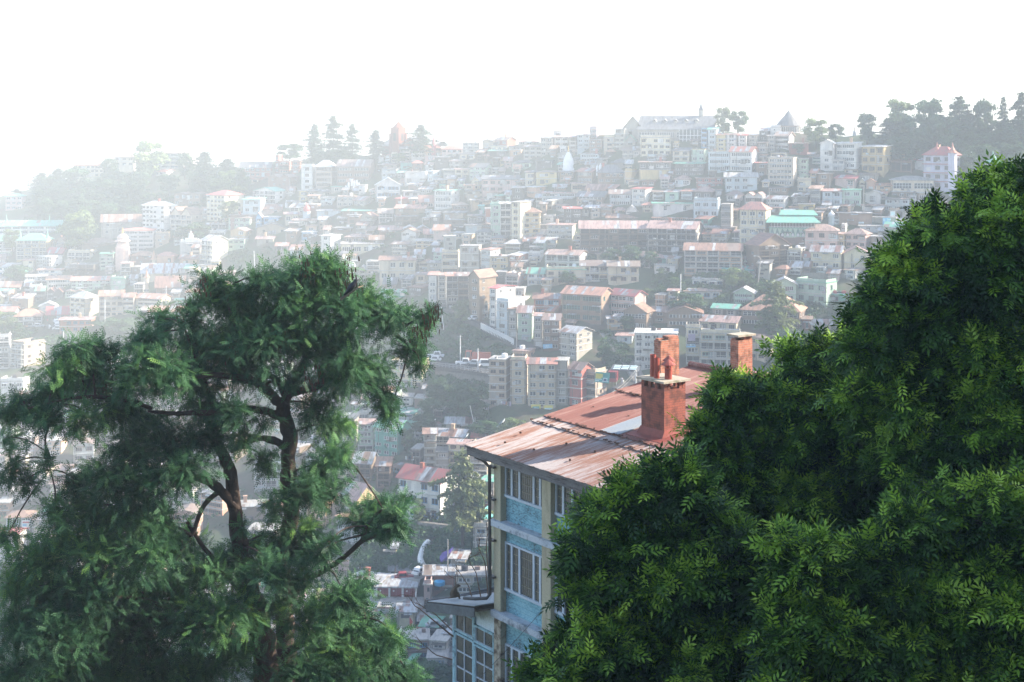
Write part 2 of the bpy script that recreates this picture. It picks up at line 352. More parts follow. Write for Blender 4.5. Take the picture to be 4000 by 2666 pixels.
            if rr.random() < .75: add_window(root, WM[rr.choice(['pairw', 'openn', 'doorn'])], (rr.random()-.5)*w*.6, z, min(1.2, w*.3), h)
        if abs(sd) > 25 and s != 'x':         # the side wall that can be seen
            q = max(1, int(d/3.4))
            for i in range(q):
                if rr.random() < .6:
                    if sd > 0: add_window(root, WM['pair'+fr], (i+.5)*d/q, z, 0.95, h, side=w/2)
                    else: add_window(root, WM['pair'+fr], (i+.5)*d/q, z, 0.95, h, side=-w/2)
    if R_ in 'ghs' and w > 6 and rr.random() < .22 and W_ not in 'G':
        cb = MB(); X = (rr.random()-.5)*w*.6; zz = H+rise*(.6 if R_ != 's' else .3); cb.box(X-.4, X+.4, d*.4, d*.4+.7, H, zz+1.5); cb.box(X-.5, X+.5, d*.4-.1, d*.4+.8, zz+1.5, zz+1.65, 0); cb.build("chimney", wallm('o' if rr.random() < .5 else 'r'), root)
    HOUSES.append((x0, x1+max(sd, 0), yt-rh, yb, label, root, w, d, H, R_, Y, W_))
    return root
# ---------------------------------------------------------------- the town: one line a house
# @ x y scale = corner and enlargement of the part of the photograph that the lines were measured on
# x0 x1 eave foot roofrise side roof wall roofcolour storeys windows | label
TOWN = """
@ 0 480 2.34
670 945 388 500 28 30 h c r 3 n|cream three-storey block with red roof standing alone among ridge trees
1045 1225 312 400 25 0 h c t 2 n|pale two-storey block with faded pink roof half hidden by ridge trees
1390 1640 278 420 36 200 h w t 4 b|long white balconied block highest on the wooded ridge
1420 1520 445 485 24 90 g w r 1 n|small white cottage with red roof below the long balconied ridge block
50 232 672 800 28 0 h p g 3 n|pinkish block with grey green roof beside the red framed tower
-40 560 942 1060 52 55 g w g 3 b|long white hall under a vast sea green roof
152 425 1075 1250 66 60 h y g 5 v|green pavilion with five rows of glazed balconies and hipped green roof
-60 150 1078 1190 50 0 g b g 3 v|bluish wing with low green roof joined to the glazed green pavilion
925 1290 905 1030 70 0 g k R 2 o|grey stone hall with steep rust roof and raised central gable
1068 1285 950 1010 45 0 e k R 1 n|grey cottage with pointed white bargeboards below the grey stone hall
1300 1500 757 1000 42 110 h w w 6 n|white six-storey block under a broad pale hipped roof
1560 1750 840 980 70 100 m c R 3 v|cream chalet with twin red gables beside the broad-roofed white block
1890 2052 660 900 45 180 h c r 6 n|cream six-storey block with bright red hipped roof and sunlit side
1590 1890 652 760 14 0 m n n 2 n|brown gabled tudor row behind the broad-roofed white block
1115 1405 985 1180 26 0 h w r 5 b|white five-storey block with ribbon windows and thin red roof
750 1060 1095 1150 44 0 h n n 2 o|low brown house under a wide brown hipped roof
437 570 1188 1230 50 50 g n r 1 x|maroon roofed gabled shed at the foot of the green pavilion
345 470 1225 1345 12 100 f w w 4 v|white villa with stacked open balconies and roof pavilion
620 880 1185 1268 20 0 f c c 2 v|cream house with a columned balcony above dark timber floors
640 905 1300 1400 0 0 f K k 3 v|dark timber floors with railings under the columned cream balcony
912 1048 1200 1330 10 0 f g g 4 n|mint four-storey block close beside the pinkish temple tower
1590 1700 1045 1115 20 20 g b R 2 b|pale blue house with thin rust roof beside the white domed temple
1842 1945 1075 1300 48 140 g c w 5 v|tan five-storey house with white gabled roof and orange side balconies
1912 2085 990 1045 14 0 f w w 1 b|small white rooftop house with balustrade above the white gabled roof
2105 2240 985 1090 24 60 e y t 2 n|pale yellow gabled house beside the balustraded rooftop house
1640 1848 1242 1310 34 0 g o R 1 o|long peach wall house with rust roof above the silver roofed hall
1432 1622 1218 1290 40 0 h o o 1 o|orange brown house with sprawling salmon roof above the silver roofed hall
1200 1430 1215 1290 40 0 h n R 2 o|brown house with rust roof next to the orange turret
1290 1612 1372 1430 88 0 g c s 1 n|hall with pale silver tin roof and round gable dormers
1425 1690 1500 1568 100 0 g n R 2 t|half-timbered hall with steep maroon roof
650 1010 1440 1530 38 0 g g o 3 n|long mint house with salmon roof and a line of roof vents
1010 1140 1428 1530 0 40 f g g 2 o|pale green box house closing the long mint house
430 650 1430 1510 34 0 g w o 2 b|white veranda house under salmon roof beside the long mint house
-40 215 1500 1568 52 0 g w o 2 n|white house with long salmon roof at the edge of the town
270 385 1500 1600 20 0 f w w 3 o|small whitewashed house with arched parapet
345 600 1345 1415 10 0 g w o 2 n|white low wing under the stacked balcony villa
2220 2420 700 900 20 0 s b g 3 n|pale blue narrow block behind the red hipped roof block
2090 2330 870 960 30 0 h g n 2 n|greenish low house under the red hipped roof block
1420 1560 1020 1130 10 0 f t k 3 x|tan balcony house between the ribbon window block and the domed temple
1930 2080 925 975 10 0 f w c 1 v|white open pavilion roof house on the slope edge
@ 0 900 2.904
795 962 765 1000 72 160 h c w 4 n|cream four-storey block with pale pyramid roof
1125 1392 742 985 64 20 g c o 4 n|cream block with salmon roof joined to the pyramid roofed block
1392 1548 757 960 50 0 g c o 4 b|recessed cream block with salmon roof and downpipes
1548 1822 768 905 52 110 g c o 3 b|long cream wing with salmon roof ending in a white side wall
1690 2055 922 1050 66 75 g k o 3 n|grey walled low house with salmon roof and orange side wall
675 1035 1015 1160 26 50 g r t 2 nB|red brick two-storey block with a line of chimney stacks
160 475 975 1090 85 30 h w o 2 v|timber white station house with sprawling salmon hipped roof
530 790 950 1010 90 0 g n r 1 x|maroon roofed shed beside the sprawling hipped station house
0 215 915 990 50 0 g b o 2 o|pale blue walled house with worn salmon roof
445 650 862 900 44 0 e w w 1 o|white gabled hall among the salmon roofs
-30 105 1210 1568 0 20 f w w 6 v|white framed tall block with crenellated parapet
130 272 1295 1568 0 240 f t c 5 v|tan six-storey block with dark balcony bands and sunlit side
530 745 700 795 44 0 m K R 2 n|dark house with small orange gables beside the long mint house
1985 2110 790 860 20 0 h G g 2 n|dark green timber block behind the long cream wing
740 960 695 760 16 0 m g n 2 b|pale green low arcade house behind the pyramid roof
110 300 1095 1125 28 0 g n o 1 x|narrow salmon roofed canopy shed by the road
2110 2300 700 870 40 0 h g o 3 n|mint block with salmon roof half hidden by the great locust tree
@ 0 1300 1.651
0 150 315 405 6 40 f w c 2 n|low white flat roofed house beside the locust crown
385 505 540 700 30 90 g k g 4 n|grey block with mint green roof seen between the branches
185 290 640 700 4 60 f c c 2 n|cream flat roofed house above the dark alley between branches
290 395 700 800 10 40 f o c 3 n|tan flat roofed house with small porch between the branches
155 300 905 990 10 80 f c c 2 n|long cream flat roofed school house behind the branches
60 220 1030 1110 8 0 f k c 2 n|grey low house with turquoise tub on its roof
-20 60 1100 1190 8 40 f o c 2 n|orange walled flat roofed house at the picture edge
40 190 1190 1290 46 40 h b R 2 b|rust roofed corner shop with a painted signboard
-10 110 1300 1480 40 60 g w r 3 n|white three-storey house with red tin roof below the corner shop
300 420 880 940 30 60 g o t 2 n|peach house with faded roof seen through the branches
@ 1300 1500 2.613
685 832 140 235 8 0 f w c 2 n|white flat roofed house with arched brown shutters
835 992 152 250 8 30 f n c 2 x|unplastered brown brick annex beside arched shutters
648 815 292 395 44 95 s w g 2 b|white ribbon window house under flat mint green roof
640 810 400 470 2 90 f g g 1 v|mint railing terrace below the flat mint roof
430 668 442 740 88 130 g G g 4 n|green clad tenement with bare tan brick side wall
262 430 410 700 16 0 s g t 4 v|pale green and grey balconied tenement beside green clad one
90 262 350 690 14 0 s k k 4 v|narrow grey tenement with laundry beneath the leaves
812 1000 500 570 36 0 s w w 1 v|open white roofed shelter beside the green clad tenement
1045 1152 405 450 34 0 s k s 1 x|small shack with flat silver tin roof
1155 1480 400 470 66 0 g k s 1 x|long patched silver roofed shack under the slope
933 1052 508 870 42 0 s k R 5 n|grey five-storey house front with rust and silver tin roof
1055 1335 530 700 76 60 g o s 2 v|orange shuttered timber storey under patched silver roof
1056 1180 702 890 0 0 f k k 3 n|grey rendered lower block beneath the orange shuttered storey
1182 1420 612 820 50 0 g c t 3 n|cream terrace house with worn pink roof
1412 1612 652 960 26 0 f c g 4 v|cream balcony stack beside the blue painted house corner
160 450 800 1000 112 0 g n s 3 v|dark timber tenement with grey and rust patched roof
450 612 830 1060 90 0 g n R 3 v|timber tenement with whitewashed foot and rust patched roof
608 700 848 905 40 185 g B R 1 nB|sky blue timber house end with rust roof
665 1095 975 1385 132 175 g w r 3 nB|white block with blue shutters and long maroon tin roof
60 240 1168 1330 168 245 g y t 2 t|yellow half-timbered house with long pink red roof
1462 1540 1400 1568 85 75 e w G 2 n|narrow white house with turquoise gabled roof
1500 1590 205 290 38 0 h l n 1 o|lilac hut with dark hipped roof beside the tan block
1530 1612 1180 1300 10 0 f r c 2 x|plain brick house close to the blue painted corner
1425 1640 540 600 52 0 g p r 1 o|low house with red tin roof behind the roof corner
@ 1300 2050 2.545
915 1200 495 680 92 0 s r s 2 x|red brick house under silver corrugated roof
1172 1320 335 450 50 40 s t s 2 o|small brick house with pale blue tin roof
1225 1560 510 700 8 0 f t c 2 v|sprawling sand roofed house behind the bare branches
812 905 1102 1165 40 55 s p r 1 x|tiny pink walled hut with bright pink red roof
735 960 1150 1350 10 0 f n c 2 nB|brown flat house with blue railed balcony
965 1130 1160 1345 24 75 f w c 2 n|white and brick house with broad sand coloured roof slab
578 628 235 320 20 35 g y k 1 o|pale yellow kiosk below the bushes
572 700 455 520 10 0 s w k 1 v|open white framed shed beside the red car
735 890 470 520 30 0 s k k 1 x|low grey roofed shed above the red garage doors
1400 1570 30 250 10 0 f w c 3 nB|white and yellow narrow house under the turquoise gable
860 1000 950 1010 34 0 s r s 1 x|small brick shed with light tin roof near parked cars
905 1000 600 800 4 0 f p c 2 x|pink walled alley house beside the steep lane
@ 1500 950 2.34
62 345 1105 1325 14 70 f c c 3 n|cream three-storey block with plain flat roof below the road
75 232 1262 1340 26 0 s w t 2 n|low white annex with faded roof under the cream road block
360 495 1330 1385 34 0 s k s 1 x|small shack with silver tin roof on the gully edge
960 1156 1068 1500 10 0 f t c 6 n|tan six-storey block at the edge of the green gully
1158 1312 1076 1470 8 0 f c t 5 n|pale cream block with wide ledges joined to the tan block
1176 1320 990 1075 14 60 f o t 1 b|peach rooftop storey under a tall white slab
1318 1572 1100 1500 55 0 g c o 5 n|cream tenement with salmon roof and white carved balcony
1574 1692 1080 1480 20 0 f k c 5 n|narrow grey block with roof trellis beside carved balcony
1692 1802 1150 1500 66 100 g r n 4 n|brick block with grey striped gable roof
1800 1932 1185 1470 8 100 f t c 4 b|tan block carrying the green and yellow billboard
408 497 290 590 28 0 s w o 5 n|white narrow house with red framed foot first in the roadside terrace
497 574 296 570 24 0 s k R 5 n|grey narrow house with cream ribbon windows in the roadside terrace
575 678 300 612 34 0 s k o 5 v|narrow terrace house with white balcony box and blue door
680 777 300 600 34 0 s n n 5 v|dark timber narrow house in the roadside terrace
780 872 312 740 66 185 e n R 6 n|timber fronted corner house with rust gable and white side wall
966 1024 410 760 30 218 g w r 5 n|white tower house with pinkish red gable and peach side wall
1026 1136 535 870 0 190 f b w 4 n|pale blue fronted block with dazzling white side wall
1142 1222 600 870 34 0 s k R 4 n|slim grey tenement with balcony boxes beside white side wall
1224 1368 632 900 62 0 g g t 4 n|pale green and yellow tenement with peeling pink roof
1370 1450 665 960 22 0 s k t 4 n|slim grey tenement with red roll shutters
1455 1618 700 980 58 0 g n n 4 n|brown timber tenement with blue shop board
1372 1548 610 660 60 150 g o o 1 o|peach gabled house with a tall wall panel
1610 1760 812 1040 55 190 g k s 4 n|tenement with turquoise roof edge and large glazed gable
1370 1612 505 660 50 0 g r R 2 bB|red brick house with sky blue window bands
1625 1985 465 720 70 105 g n o 3 bG|long green and brown barracks block with salmon roof
2065 2292 472 680 52 130 g p r 3 b|pink and white block with bright pinkish red roof and arcade of windows
1310 1482 275 385 52 0 g w g 2 n|white house with moss yellow roof
1482 1845 245 380 14 0 f c g 2 n|cream flat house with pale green roof edge and satellite dish
1478 1790 105 245 46 70 g w t 2 v|white house with faded brown roof and timber balcony
1800 2050 205 350 50 0 g c n 2 v|cream balcony house with long brown roof beside the shrubs
2050 2330 210 370 50 0 g c n 2 n|pale flat fronted house with long brown roof and blue tin patch
290 402 290 430 26 0 s c n 2 n|cream narrow house with dark shed roof
-40 285 155 350 40 0 g c R 2 n|long cream house with brown red roof and triple windows
0 125 370 430 60 0 g n k 1 n|dark slate roofed cottage with small gabled porch
-20 195 450 520 30 0 s G g 2 x|turquoise tarpaulin covered shed at the slope foot
965 1150 125 245 12 0 f y c 2 n|pale yellow flat roofed house beside the water tanks
1150 1230 110 210 30 90 s r w 2 n|dark red and white timber house under the crane
888 972 60 250 18 90 s b o 3 b|white ribbon window house with peach roof
695 888 30 290 10 0 f k c 4 n|grey worn tenement with wooden balconies beside ribbon windows
528 695 90 285 10 0 f c c 3 b|cream and white bay window tenement above the roadside terrace
1255 1330 260 330 6 0 f y c 1 o|tiny mustard yellow lean-to
2045 2195 690 800 22 0 s y s 2 n|small yellow cottage with blue tin porch
2125 2285 845 920 22 0 s b t 1 nB|small powder blue cottage below the steps
1180 1300 420 500 10 0 f w c 1 n|white terrace room behind the pinkish red gable
395 530 180 270 20 0 s k k 2 x|dark lean-to with black water tanks
1250 1330 170 250 10 0 f K c 2 x|dark shadowed house beside the crane foot
870 960 560 700 0 0 f t c 2 v|tan lower wing behind the roadside lamp
1100 1240 500 560 0 90 f w c 1 n|white sunlit extension behind the terraced roofs
@ 2400 850 2.34
-315 300 100 320 72 0 g n t 4 v|very long timber veranda tenement under a faded pink roof
302 742 100 320 70 60 g k t 4 v|weathered end block of the long veranda tenement
345 440 365 440 34 0 h G t 1 b|turquoise clad hut with brown tin roof
440 555 372 440 26 0 s G s 1 n|green clad hut with silver tin roof
370 560 440 520 4 0 f w c 1 o|grey footing house beneath the turquoise huts
640 1162 300 520 68 0 g o R 4 v|large orange brick and timber tenement with mottled rust roof
1325 1600 248 460 100 -120 e n R 4 v|dark timber house with big rust gable above a brick base
1745 2045 122 300 62 0 h p t 2 n|pink villa with salmon hipped roof
2112 2340 152 280 52 0 h p t 2 n|pink house with salmon hipped roof behind the cream stone based house
2048 2112 150 270 10 0 s y t 2 n|narrow yellow bay between the two pink houses
1795 2098 312 480 58 0 g c s 2 n|long cream house on grey stone base with blue grey roof
2100 2340 330 490 64 0 e c t 2 o|cream gable end house with pink roof on stone base
1450 1660 608 780 56 0 e g s 2 n|mint green gabled villa
1662 1935 592 790 0 125 f g g 2 n|mint green flat roofed villa with red water tanks
1090 1290 690 790 50 0 e g s 2 b|pale mint house with glazed porch and grey gable
1158 1690 852 1000 145 60 h n o 2 b|rambling house with huge orange red hipped roof
1720 1800 930 1050 20 0 s r n 1 x|maroon walled shed beside the cream cottage
1800 1980 975 1070 48 0 g c s 1 n|cream cottage with grey tin roof below the mint villas
642 968 672 750 30 0 s w t 1 nB|long low white cottage with laundry on its porch
712 1000 570 625 12 0 f w c 1 n|whitewashed low cottage under the orange brick tenement
893 1155 828 910 40 0 g k g 1 n|grey rendered cottage with moss green roof
85 350 862 1030 70 0 e n R 2 b|brown timber house with a broad mottled gable
480 800 872 1000 62 0 e n R 2 b|brown timber house with second rust gable beside the satellite dish
350 480 860 960 50 0 g n R 2 n|brown link house between two timber gables
185 575 1062 1400 0 0 f w w 5 n|white curved-front block with scalloped parapet
655 782 1010 1340 0 0 f c c 4 v|narrow cream block with hanging blanket and name banner
786 1112 952 1045 58 60 g c t 1 n|cream top floor house with pale pink gabled roof
786 1150 1062 1370 0 0 f c c 4 vG|broad cream apartment block with long green veranda
1152 1380 1092 1300 30 80 h c n 3 n|cream block with dark roof and sunlit corner
1000 1262 480 560 40 0 s K G 1 x|dark shed with mast antennas and turquoise roof
1690 1740 280 400 10 0 s K s 2 x|dark lean-to beside the cream stone based house
0 82 905 1030 20 0 s b s 2 n|pale grey annex beside the broad mottled gable
1925 2110 700 790 20 0 s G G 1 x|turquoise roofed shed behind the mint villa
@ 2400 380 2.904
1420 1712 1275 1680 90 60 h c o 4 t|tall cream house with red hipped roof and timber top floor
@ 900 550 3.485
128 548 365 560 78 0 g r k 3 n|old red brick office with slate roof and cream dormer band
612 655 200 450 12 60 f r c 3 n|square red brick tower on the brick office
658 830 285 450 0 0 f r t 3 v|red brick wing with rooftop terrace
830 960 285 450 30 0 h r o 3 n|orange red brick corner house with salmon roof
202 395 522 590 32 0 h c r 1 n|small cream cottage in front of the red brick office
512 905 500 690 42 0 m n n 3 o|brown stone row with four pointed gables
966 1158 352 675 8 0 f w w 4 n|tall white square block with paired windows
1160 1440 352 640 86 0 h t w 4 b|tan glazed block with wide white hipped roof
1450 1895 348 590 92 75 g n n 3 b|long brick and glass hall with brown roof and tiny dormers
1375 1550 630 705 6 0 f k g 1 n|grey box house with green roof edge beside the antennas
325 610 680 860 46 150 e w g 3 v|white balconied house under arched green gable
320 700 932 1010 66 0 g p R 1 x|low house with long rust red roof behind sky blue house
345 442 1045 1190 64 0 e B t 2 nB|blue gabled end of the sky blue house
444 708 1045 1130 10 0 f B w 1 nB|sky blue low house with flat white roof
738 935 1000 1130 30 0 g c t 1 n|cream hall with pink roof beside the red dome
845 1165 1082 1165 26 60 g w t 1 n|long pale house with worn pink roof below the red dome
350 770 1190 1290 66 0 e t k 1 o|weathered tin clad barn with a broad dark gable
350 620 1335 1420 38 0 g k t 1 o|grey tin house on stilts with salmon roof
620 800 1430 1568 44 0 g k o 2 v|stilted house with orange tin roof by the barn
815 970 1482 1568 68 60 g b o 1 n|small pale house with bright orange roof on the slope
1228 1362 1292 1545 8 140 s w w 3 n|bright white three-storey house with narrow paired windows
1025 1175 1165 1245 12 0 f o t 1 n|orange arched roof room above the blue shutters
970 1190 1250 1340 0 0 f B w 1 n|white and blue stall with painted shutters
1180 1520 952 1025 14 0 s b s 1 x|blue grey corrugated hut row hanging over the stone wall
1525 2085 955 1022 30 0 s n g 1 o|long brown timber row along the stone retaining wall
1405 1640 1192 1262 8 50 f n c 1 o|flat brown hut below the stone retaining wall
1225 1425 775 890 12 0 s b k 2 n|pale blue tenement beneath the white square block
1450 1670 765 905 10 60 f k t 2 n|grey house with peach roof room in the middle slope
1680 1815 808 890 52 165 g k t 1 n|low house with pale roof and dazzling white gable wall
925 1050 685 830 4 60 f y c 2 n|pale yellow block at the foot of the white square block
1055 1370 690 770 30 0 s k k 1 n|grey low house with dark shed roof beneath tan glazed block
1505 2085 1412 1540 0 0 f c c 1 b|long cream house with tall white window pairs
1560 1890 1312 1400 46 0 h n t 1 n|brown and blue hut with salmon hipped roof
1900 2085 1345 1410 62 0 g n R 1 o|timber hut with rust gable and carved window
200 310 770 930 10 0 f k c 3 n|grey narrow block beside the arched green gable
1060 1225 750 900 8 0 s t o 2 n|tan low house with salmon sheet roof
780 960 830 900 20 0 s k k 1 x|small dark hut behind the white spire
0 330 1010 1160 20 0 s n n 2 x|brown shadowed house row behind the sky blue house
@ 1450 500 3.485
742 960 325 400 50 0 g o o 1 n|peach villa with red pink roof and pointed turret
960 1240 290 350 45 0 h p r 1 n|red pink roofed villa with tall chimneys on the skyline
1242 1512 208 335 8 0 f k c 3 n|grey skyline block with flat roof edge
1515 1680 175 300 24 0 e c c 3 o|cream skyline block with chimney and rounded gable
1685 1850 165 245 44 150 g r n 1 n|dark red skyline house with white gable side
1635 1880 250 320 10 0 f c c 1 n|cream low terrace below the dark red skyline house
1885 2080 305 395 8 0 f o c 1 n|orange yellow balcony house near the skyline
1600 1885 312 400 18 0 s K g 1 v|dark veranda house with green roof edge
1880 2091 255 305 14 0 s k k 1 x|slim grey loft above the orange yellow balcony
1205 1470 360 440 32 0 h c n 1 n|cream cottage with hipped brown roof below skyline block
1070 1200 452 560 24 130 g k n 2 n|grey house with white sunlit gable below the cream cottage
865 1065 400 560 10 0 s K k 3 x|dark crowded timber house beside the grey gable
735 870 385 450 8 0 f p c 1 n|pinkish terrace beneath the turret villa
1335 1560 532 700 50 95 g g k 3 n|mint white house with grey roof and white sunlit gable
1142 1332 565 690 14 0 s c t 2 n|long cream house with shed roof
985 1140 568 690 8 0 s k c 2 b|grey ribbon window house between white cube and cream house
457 775 602 765 4 0 f w c 2 o|white cube building with three arched windows
768 845 590 740 4 135 f b w 2 n|pale blue narrow house with bright white side
130 400 500 560 22 0 s t t 1 x|brown row roofs beneath the brick church
140 385 555 680 14 0 s b k 2 n|bluish house below the brick church
400 560 470 560 20 0 s G k 2 x|dark green hut behind the white cube building
565 700 480 570 34 0 h n r 2 x|maroon roofed narrow hut behind the white cube building
65 397 778 960 100 0 e w w 2 b|white roofed chalet with curved glazed balcony
435 655 862 950 10 0 s w c 1 n|white low house with brown window below the white cube
660 850 835 900 40 0 s k s 1 n|house with sloping pale tin roof beside the white low house
330 520 962 1040 22 0 h r r 1 x|dark red hut beside a white pole
520 660 965 1040 24 0 h k s 1 n|grey hut with tin hipped roof
862 1096 852 1105 6 105 s w g 3 b|white four-storey house with dark window bands and curved bright side
655 860 1005 1100 90 0 g p R 1 n|pinkish house with steep maroon roof
330 728 1092 1210 50 55 g n o 2 o|long brown house with salmon roof and cream gable side
325 640 1210 1330 0 0 f K k 2 v|dark understorey with lit window below the long brown house
1505 2005 702 880 58 0 s p k 2 n|long pinkish block with rows of paired windows
1380 1500 640 740 10 0 f b c 2 n|small pale blue house beside the pinkish block
1270 1415 780 950 8 0 s t o 3 n|tan worn tenement with salmon edge
1185 1270 720 860 40 0 s g k 2 o|pale green house with leaning roof
1100 1310 1050 1125 42 0 h n n 1 b|brown house with ribbon windows
985 1305 1155 1250 24 0 s t k 1 o|tan board house under curved tin roof
825 945 1152 1240 8 0 f o c 1 n|small orange board hut with white shutters
745 825 1130 1210 10 0 f b c 1 x|pale blue stilted box hut
1315 1550 1195 1310 16 0 s k k 1 b|grey house with white window bay
1457 1545 1065 1180 4 0 f G G 1 x|teal sheet clad loft
1550 1632 1105 1300 4 0 f r c 2 x|dark pink brick wall house beside the teal loft
1635 1760 1045 1500 6 0 f g g 5 n|pale green tall narrow tower house
1760 1902 1028 1500 22 0 s w w 5 v|white tall tower house with balcony boxes
1905 2028 1008 1560 8 150 s c c 6 n|tall cream bay-front tower house with white side
1080 1300 1432 1510 28 0 h c c 1 v|white roof gazebo house with pierced screens
1280 1530 1325 1440 12 0 s b k 1 x|pale plank clad loft
110 430 1385 1450 60 0 g n t 2 n|brown timber house with patched pale roof
435 800 1375 1450 42 0 m n s 2 n|brown timber house with blue grey roof and small gables
610 900 1540 1640 34 0 s y c 2 n|yellow fronted house with curved grey roof
1360 1630 985 1090 16 0 s o c 1 x|orange mud walled house with shed roof
1300 1560 860 960 8 0 s t k 2 x|tan crowded tenement above the mud walled house
985 1300 1260 1400 0 0 f K k 2 x|blackened stilted house above the roof gazebo
930 1010 780 850 0 0 f g g 1 n|green topped little box with aerial
@ 2000 450 3.485
160 470 432 600 26 0 g k n 3 n|grey timber house with long sheet roof near white spire
95 375 362 410 46 0 s k t 1 n|low house with salmon sheet roof on the skyline
390 570 312 560 14 0 s k k 4 n|tall dark grey tenement on the skyline
580 765 300 430 20 0 s w t 2 n|white house with pink edge below the roof tanks
565 700 225 320 4 0 f w c 1 n|white rooftop room beside black tanks
780 890 300 530 30 0 s k t 4 n|grey tenement with pink sheet roof on the skyline
890 1050 268 500 14 0 s b c 4 n|bluish tenement with white windows on the skyline
1058 1155 185 330 6 145 f p w 2 b|pink fronted rooftop block with bright white side
1055 1250 342 500 6 0 s n n 3 n|brown boarded house beneath the bright rooftop block
1255 1400 312 500 4 0 f c c 3 n|cream yellow tower house near the great hall
1405 1530 195 490 6 185 f k w 5 n|grey fronted block with blazing white side near the hall
1535 1705 355 430 90 0 e k g 1 n|grey gabled loft with green roof
1500 1745 480 590 55 0 g k n 2 n|grey gabled house beside the modern cream block
1752 2160 312 555 6 0 f c c 3 n|modern cream block with square windows and corner pilasters
1730 2160 640 860 8 0 s K t 2 n|dark panelled house with pink roof edge
1735 2155 750 870 0 0 f y c 1 o|dull yellow lower storey under the dark panelled house
655 770 432 545 4 0 f w w 1 o|white arched shrine house behind the white spire
0 300 648 735 34 0 h g k 1 n|pale green house with open balcony and bluish roof
320 600 625 740 4 0 f K k 2 x|near black timber house beside the white spire
330 640 775 950 22 0 h y n 2 o|large dull yellow house with brown hipped roof
180 325 780 970 24 0 s c k 2 n|cream shuttered house with vertical windows
650 885 770 900 24 0 s n n 2 n|brown timber row below the white spire
890 1090 765 920 46 160 g n o 2 b|brown window house with peach roof and cream gable
1170 1530 785 930 110 0 h n k 2 n|dark hall under a steep slate grey roof
1345 1735 648 700 62 0 h k k 1 x|long grey slate roofed hall behind the steep slate roof
1530 1625 770 950 10 88 f y c 2 n|dull yellow narrow house with sunlit wall
1585 1762 892 978 20 0 s c t 1 b|small cream house with salmon roof edge
1765 1990 895 970 28 0 s n R 1 n|brown low house with folded rust roof
810 1035 930 1045 10 0 s c t 1 b|cream house with row of slatted white windows
1010 1310 1015 1090 78 0 g n R 1 x|house with big patched brown roof
1260 1400 992 1040 50 170 g n o 1 n|low brown house with salmon roof and cream gable
195 325 978 1115 8 165 s o w 2 o|peach house with tall plain sunlit wall
410 860 1062 1180 18 0 s b t 2 b|long bluish white house with strip windows
880 1325 1108 1220 74 0 g n k 2 b|timber house with vast dark slate roof
1330 1620 1070 1240 56 0 g b n 2 b|blue grey house with brown roof and striped windows
1632 1812 1002 1230 24 100 s w r 3 n|white bay window house with red roof edge
135 380 1325 1690 66 0 h y R 5 n|mustard yellow block with rust hipped roof and large panes
482 545 1160 1300 34 200 s k w 2 n|grey house with bright curved white side
590 700 1225 1300 10 160 s w t 1 n|small white house with peach gable side
712 940 1272 1480 26 0 s K r 3 n|dark balcony house with crumpled red roof
945 1070 1255 1370 40 0 s w w 1 x|white house with pale sheet roof over a lane
1070 1200 1262 1400 40 0 s t w 2 n|tan house with white corner pipe
1210 1388 1242 1380 34 0 g n t 2 b|brown house with salmon roof and white window strip
1390 1550 1295 1330 44 0 h o t 1 x|peach walled shed with brick red roof
1550 1730 1312 1340 86 0 e w w 1 b|white gabled loft above rust sheet roofs
1290 1930 1398 1430 64 0 g n R 1 x|long low house with patched rust roof
420 600 1395 1500 6 0 f w c 2 n|plain white block beside the mustard yellow house
480 860 1495 1700 8 0 s k t 3 n|grey and white house at the end of the long veranda tenement
940 1150 1150 1250 0 0 f k c 1 v|grey understorey beneath the vast dark slate roof
385 480 1210 1400 30 0 s n n 2 x|thin dark house with rust roof beside the mustard block
0 190 990 1160 20 0 s K c 2 n|dark boarded house with white gutter
1650 1850 490 560 0 0 f k k 1 n|shadowed grey floor between gabled house and modern block
930 1250 530 640 14 0 s b s 2 b|long bluish house with tin roof and blue panels
1150 1330 590 700 6 0 s k c 2 x|grey crowded house behind three tiny white spires
@ 2550 450 3.485
662 752 178 450 4 0 f B c 4 b|bright blue narrow house under the great hall
752 860 192 490 28 62 g b g 4 n|blue grey narrow house with mint roof and white side
862 990 265 490 20 0 s y o 4 n|pale yellow narrow house in the hilltop terrace
1000 1156 265 490 18 0 s w t 4 n|white balcony house in the hilltop terrace
1166 1288 275 490 26 0 s w r 4 n|white house with red roof edge in the hilltop terrace
1290 1408 275 420 14 60 s k n 3 n|brown grey house with peach gable in the hilltop terrace
272 526 485 640 45 0 s c k 2 n|cream house with brown windows beside the mint one
528 752 472 640 6 0 f g y 2 n|mint house with cream roof edge
300 690 658 830 20 30 s K g 3 n|blackened timber house with pale green roof edge
756 1050 502 770 8 0 f b c 3 b|pale bluish house with three ribbon window floors
1052 1350 492 775 66 70 g w r 3 b|big white house with overhanging dark pink roof
1430 1572 375 580 10 0 s k n 3 n|grey tall house behind the dark pink roof
1575 1660 280 500 8 0 s k c 4 n|thin grey tenement in the terrace
1662 1846 278 465 52 75 g w t 3 b|white bay house with pink roof and white gable
1862 2120 385 540 8 0 s r t 2 x|deep pink plain walled house near the conical roof
1565 1960 582 960 8 0 f c c 5 b|broad cream five-storey block with full width ledges
1605 1870 520 582 8 0 f c c 1 b|cream roof storey on the broad ledged block
300 532 872 960 52 0 h w t 1 b|little white house with pink roof in a dark gap
600 950 860 985 14 0 s r n 2 n|dark red brick house with blue sheet on its roof
985 1420 842 1040 62 0 g b c 2 n|pale blue house with striped tan roof
1490 1605 905 985 36 0 h c c 1 n|little cream house with pyramid roof
1410 1555 650 840 10 0 s n r 2 n|dark brown tall house between two big white blocks
1985 2120 600 830 10 0 f g c 3 n|mint topped house with cream foot
0 168 1040 1160 24 0 s w t 2 b|white striped house with salmon roof edge
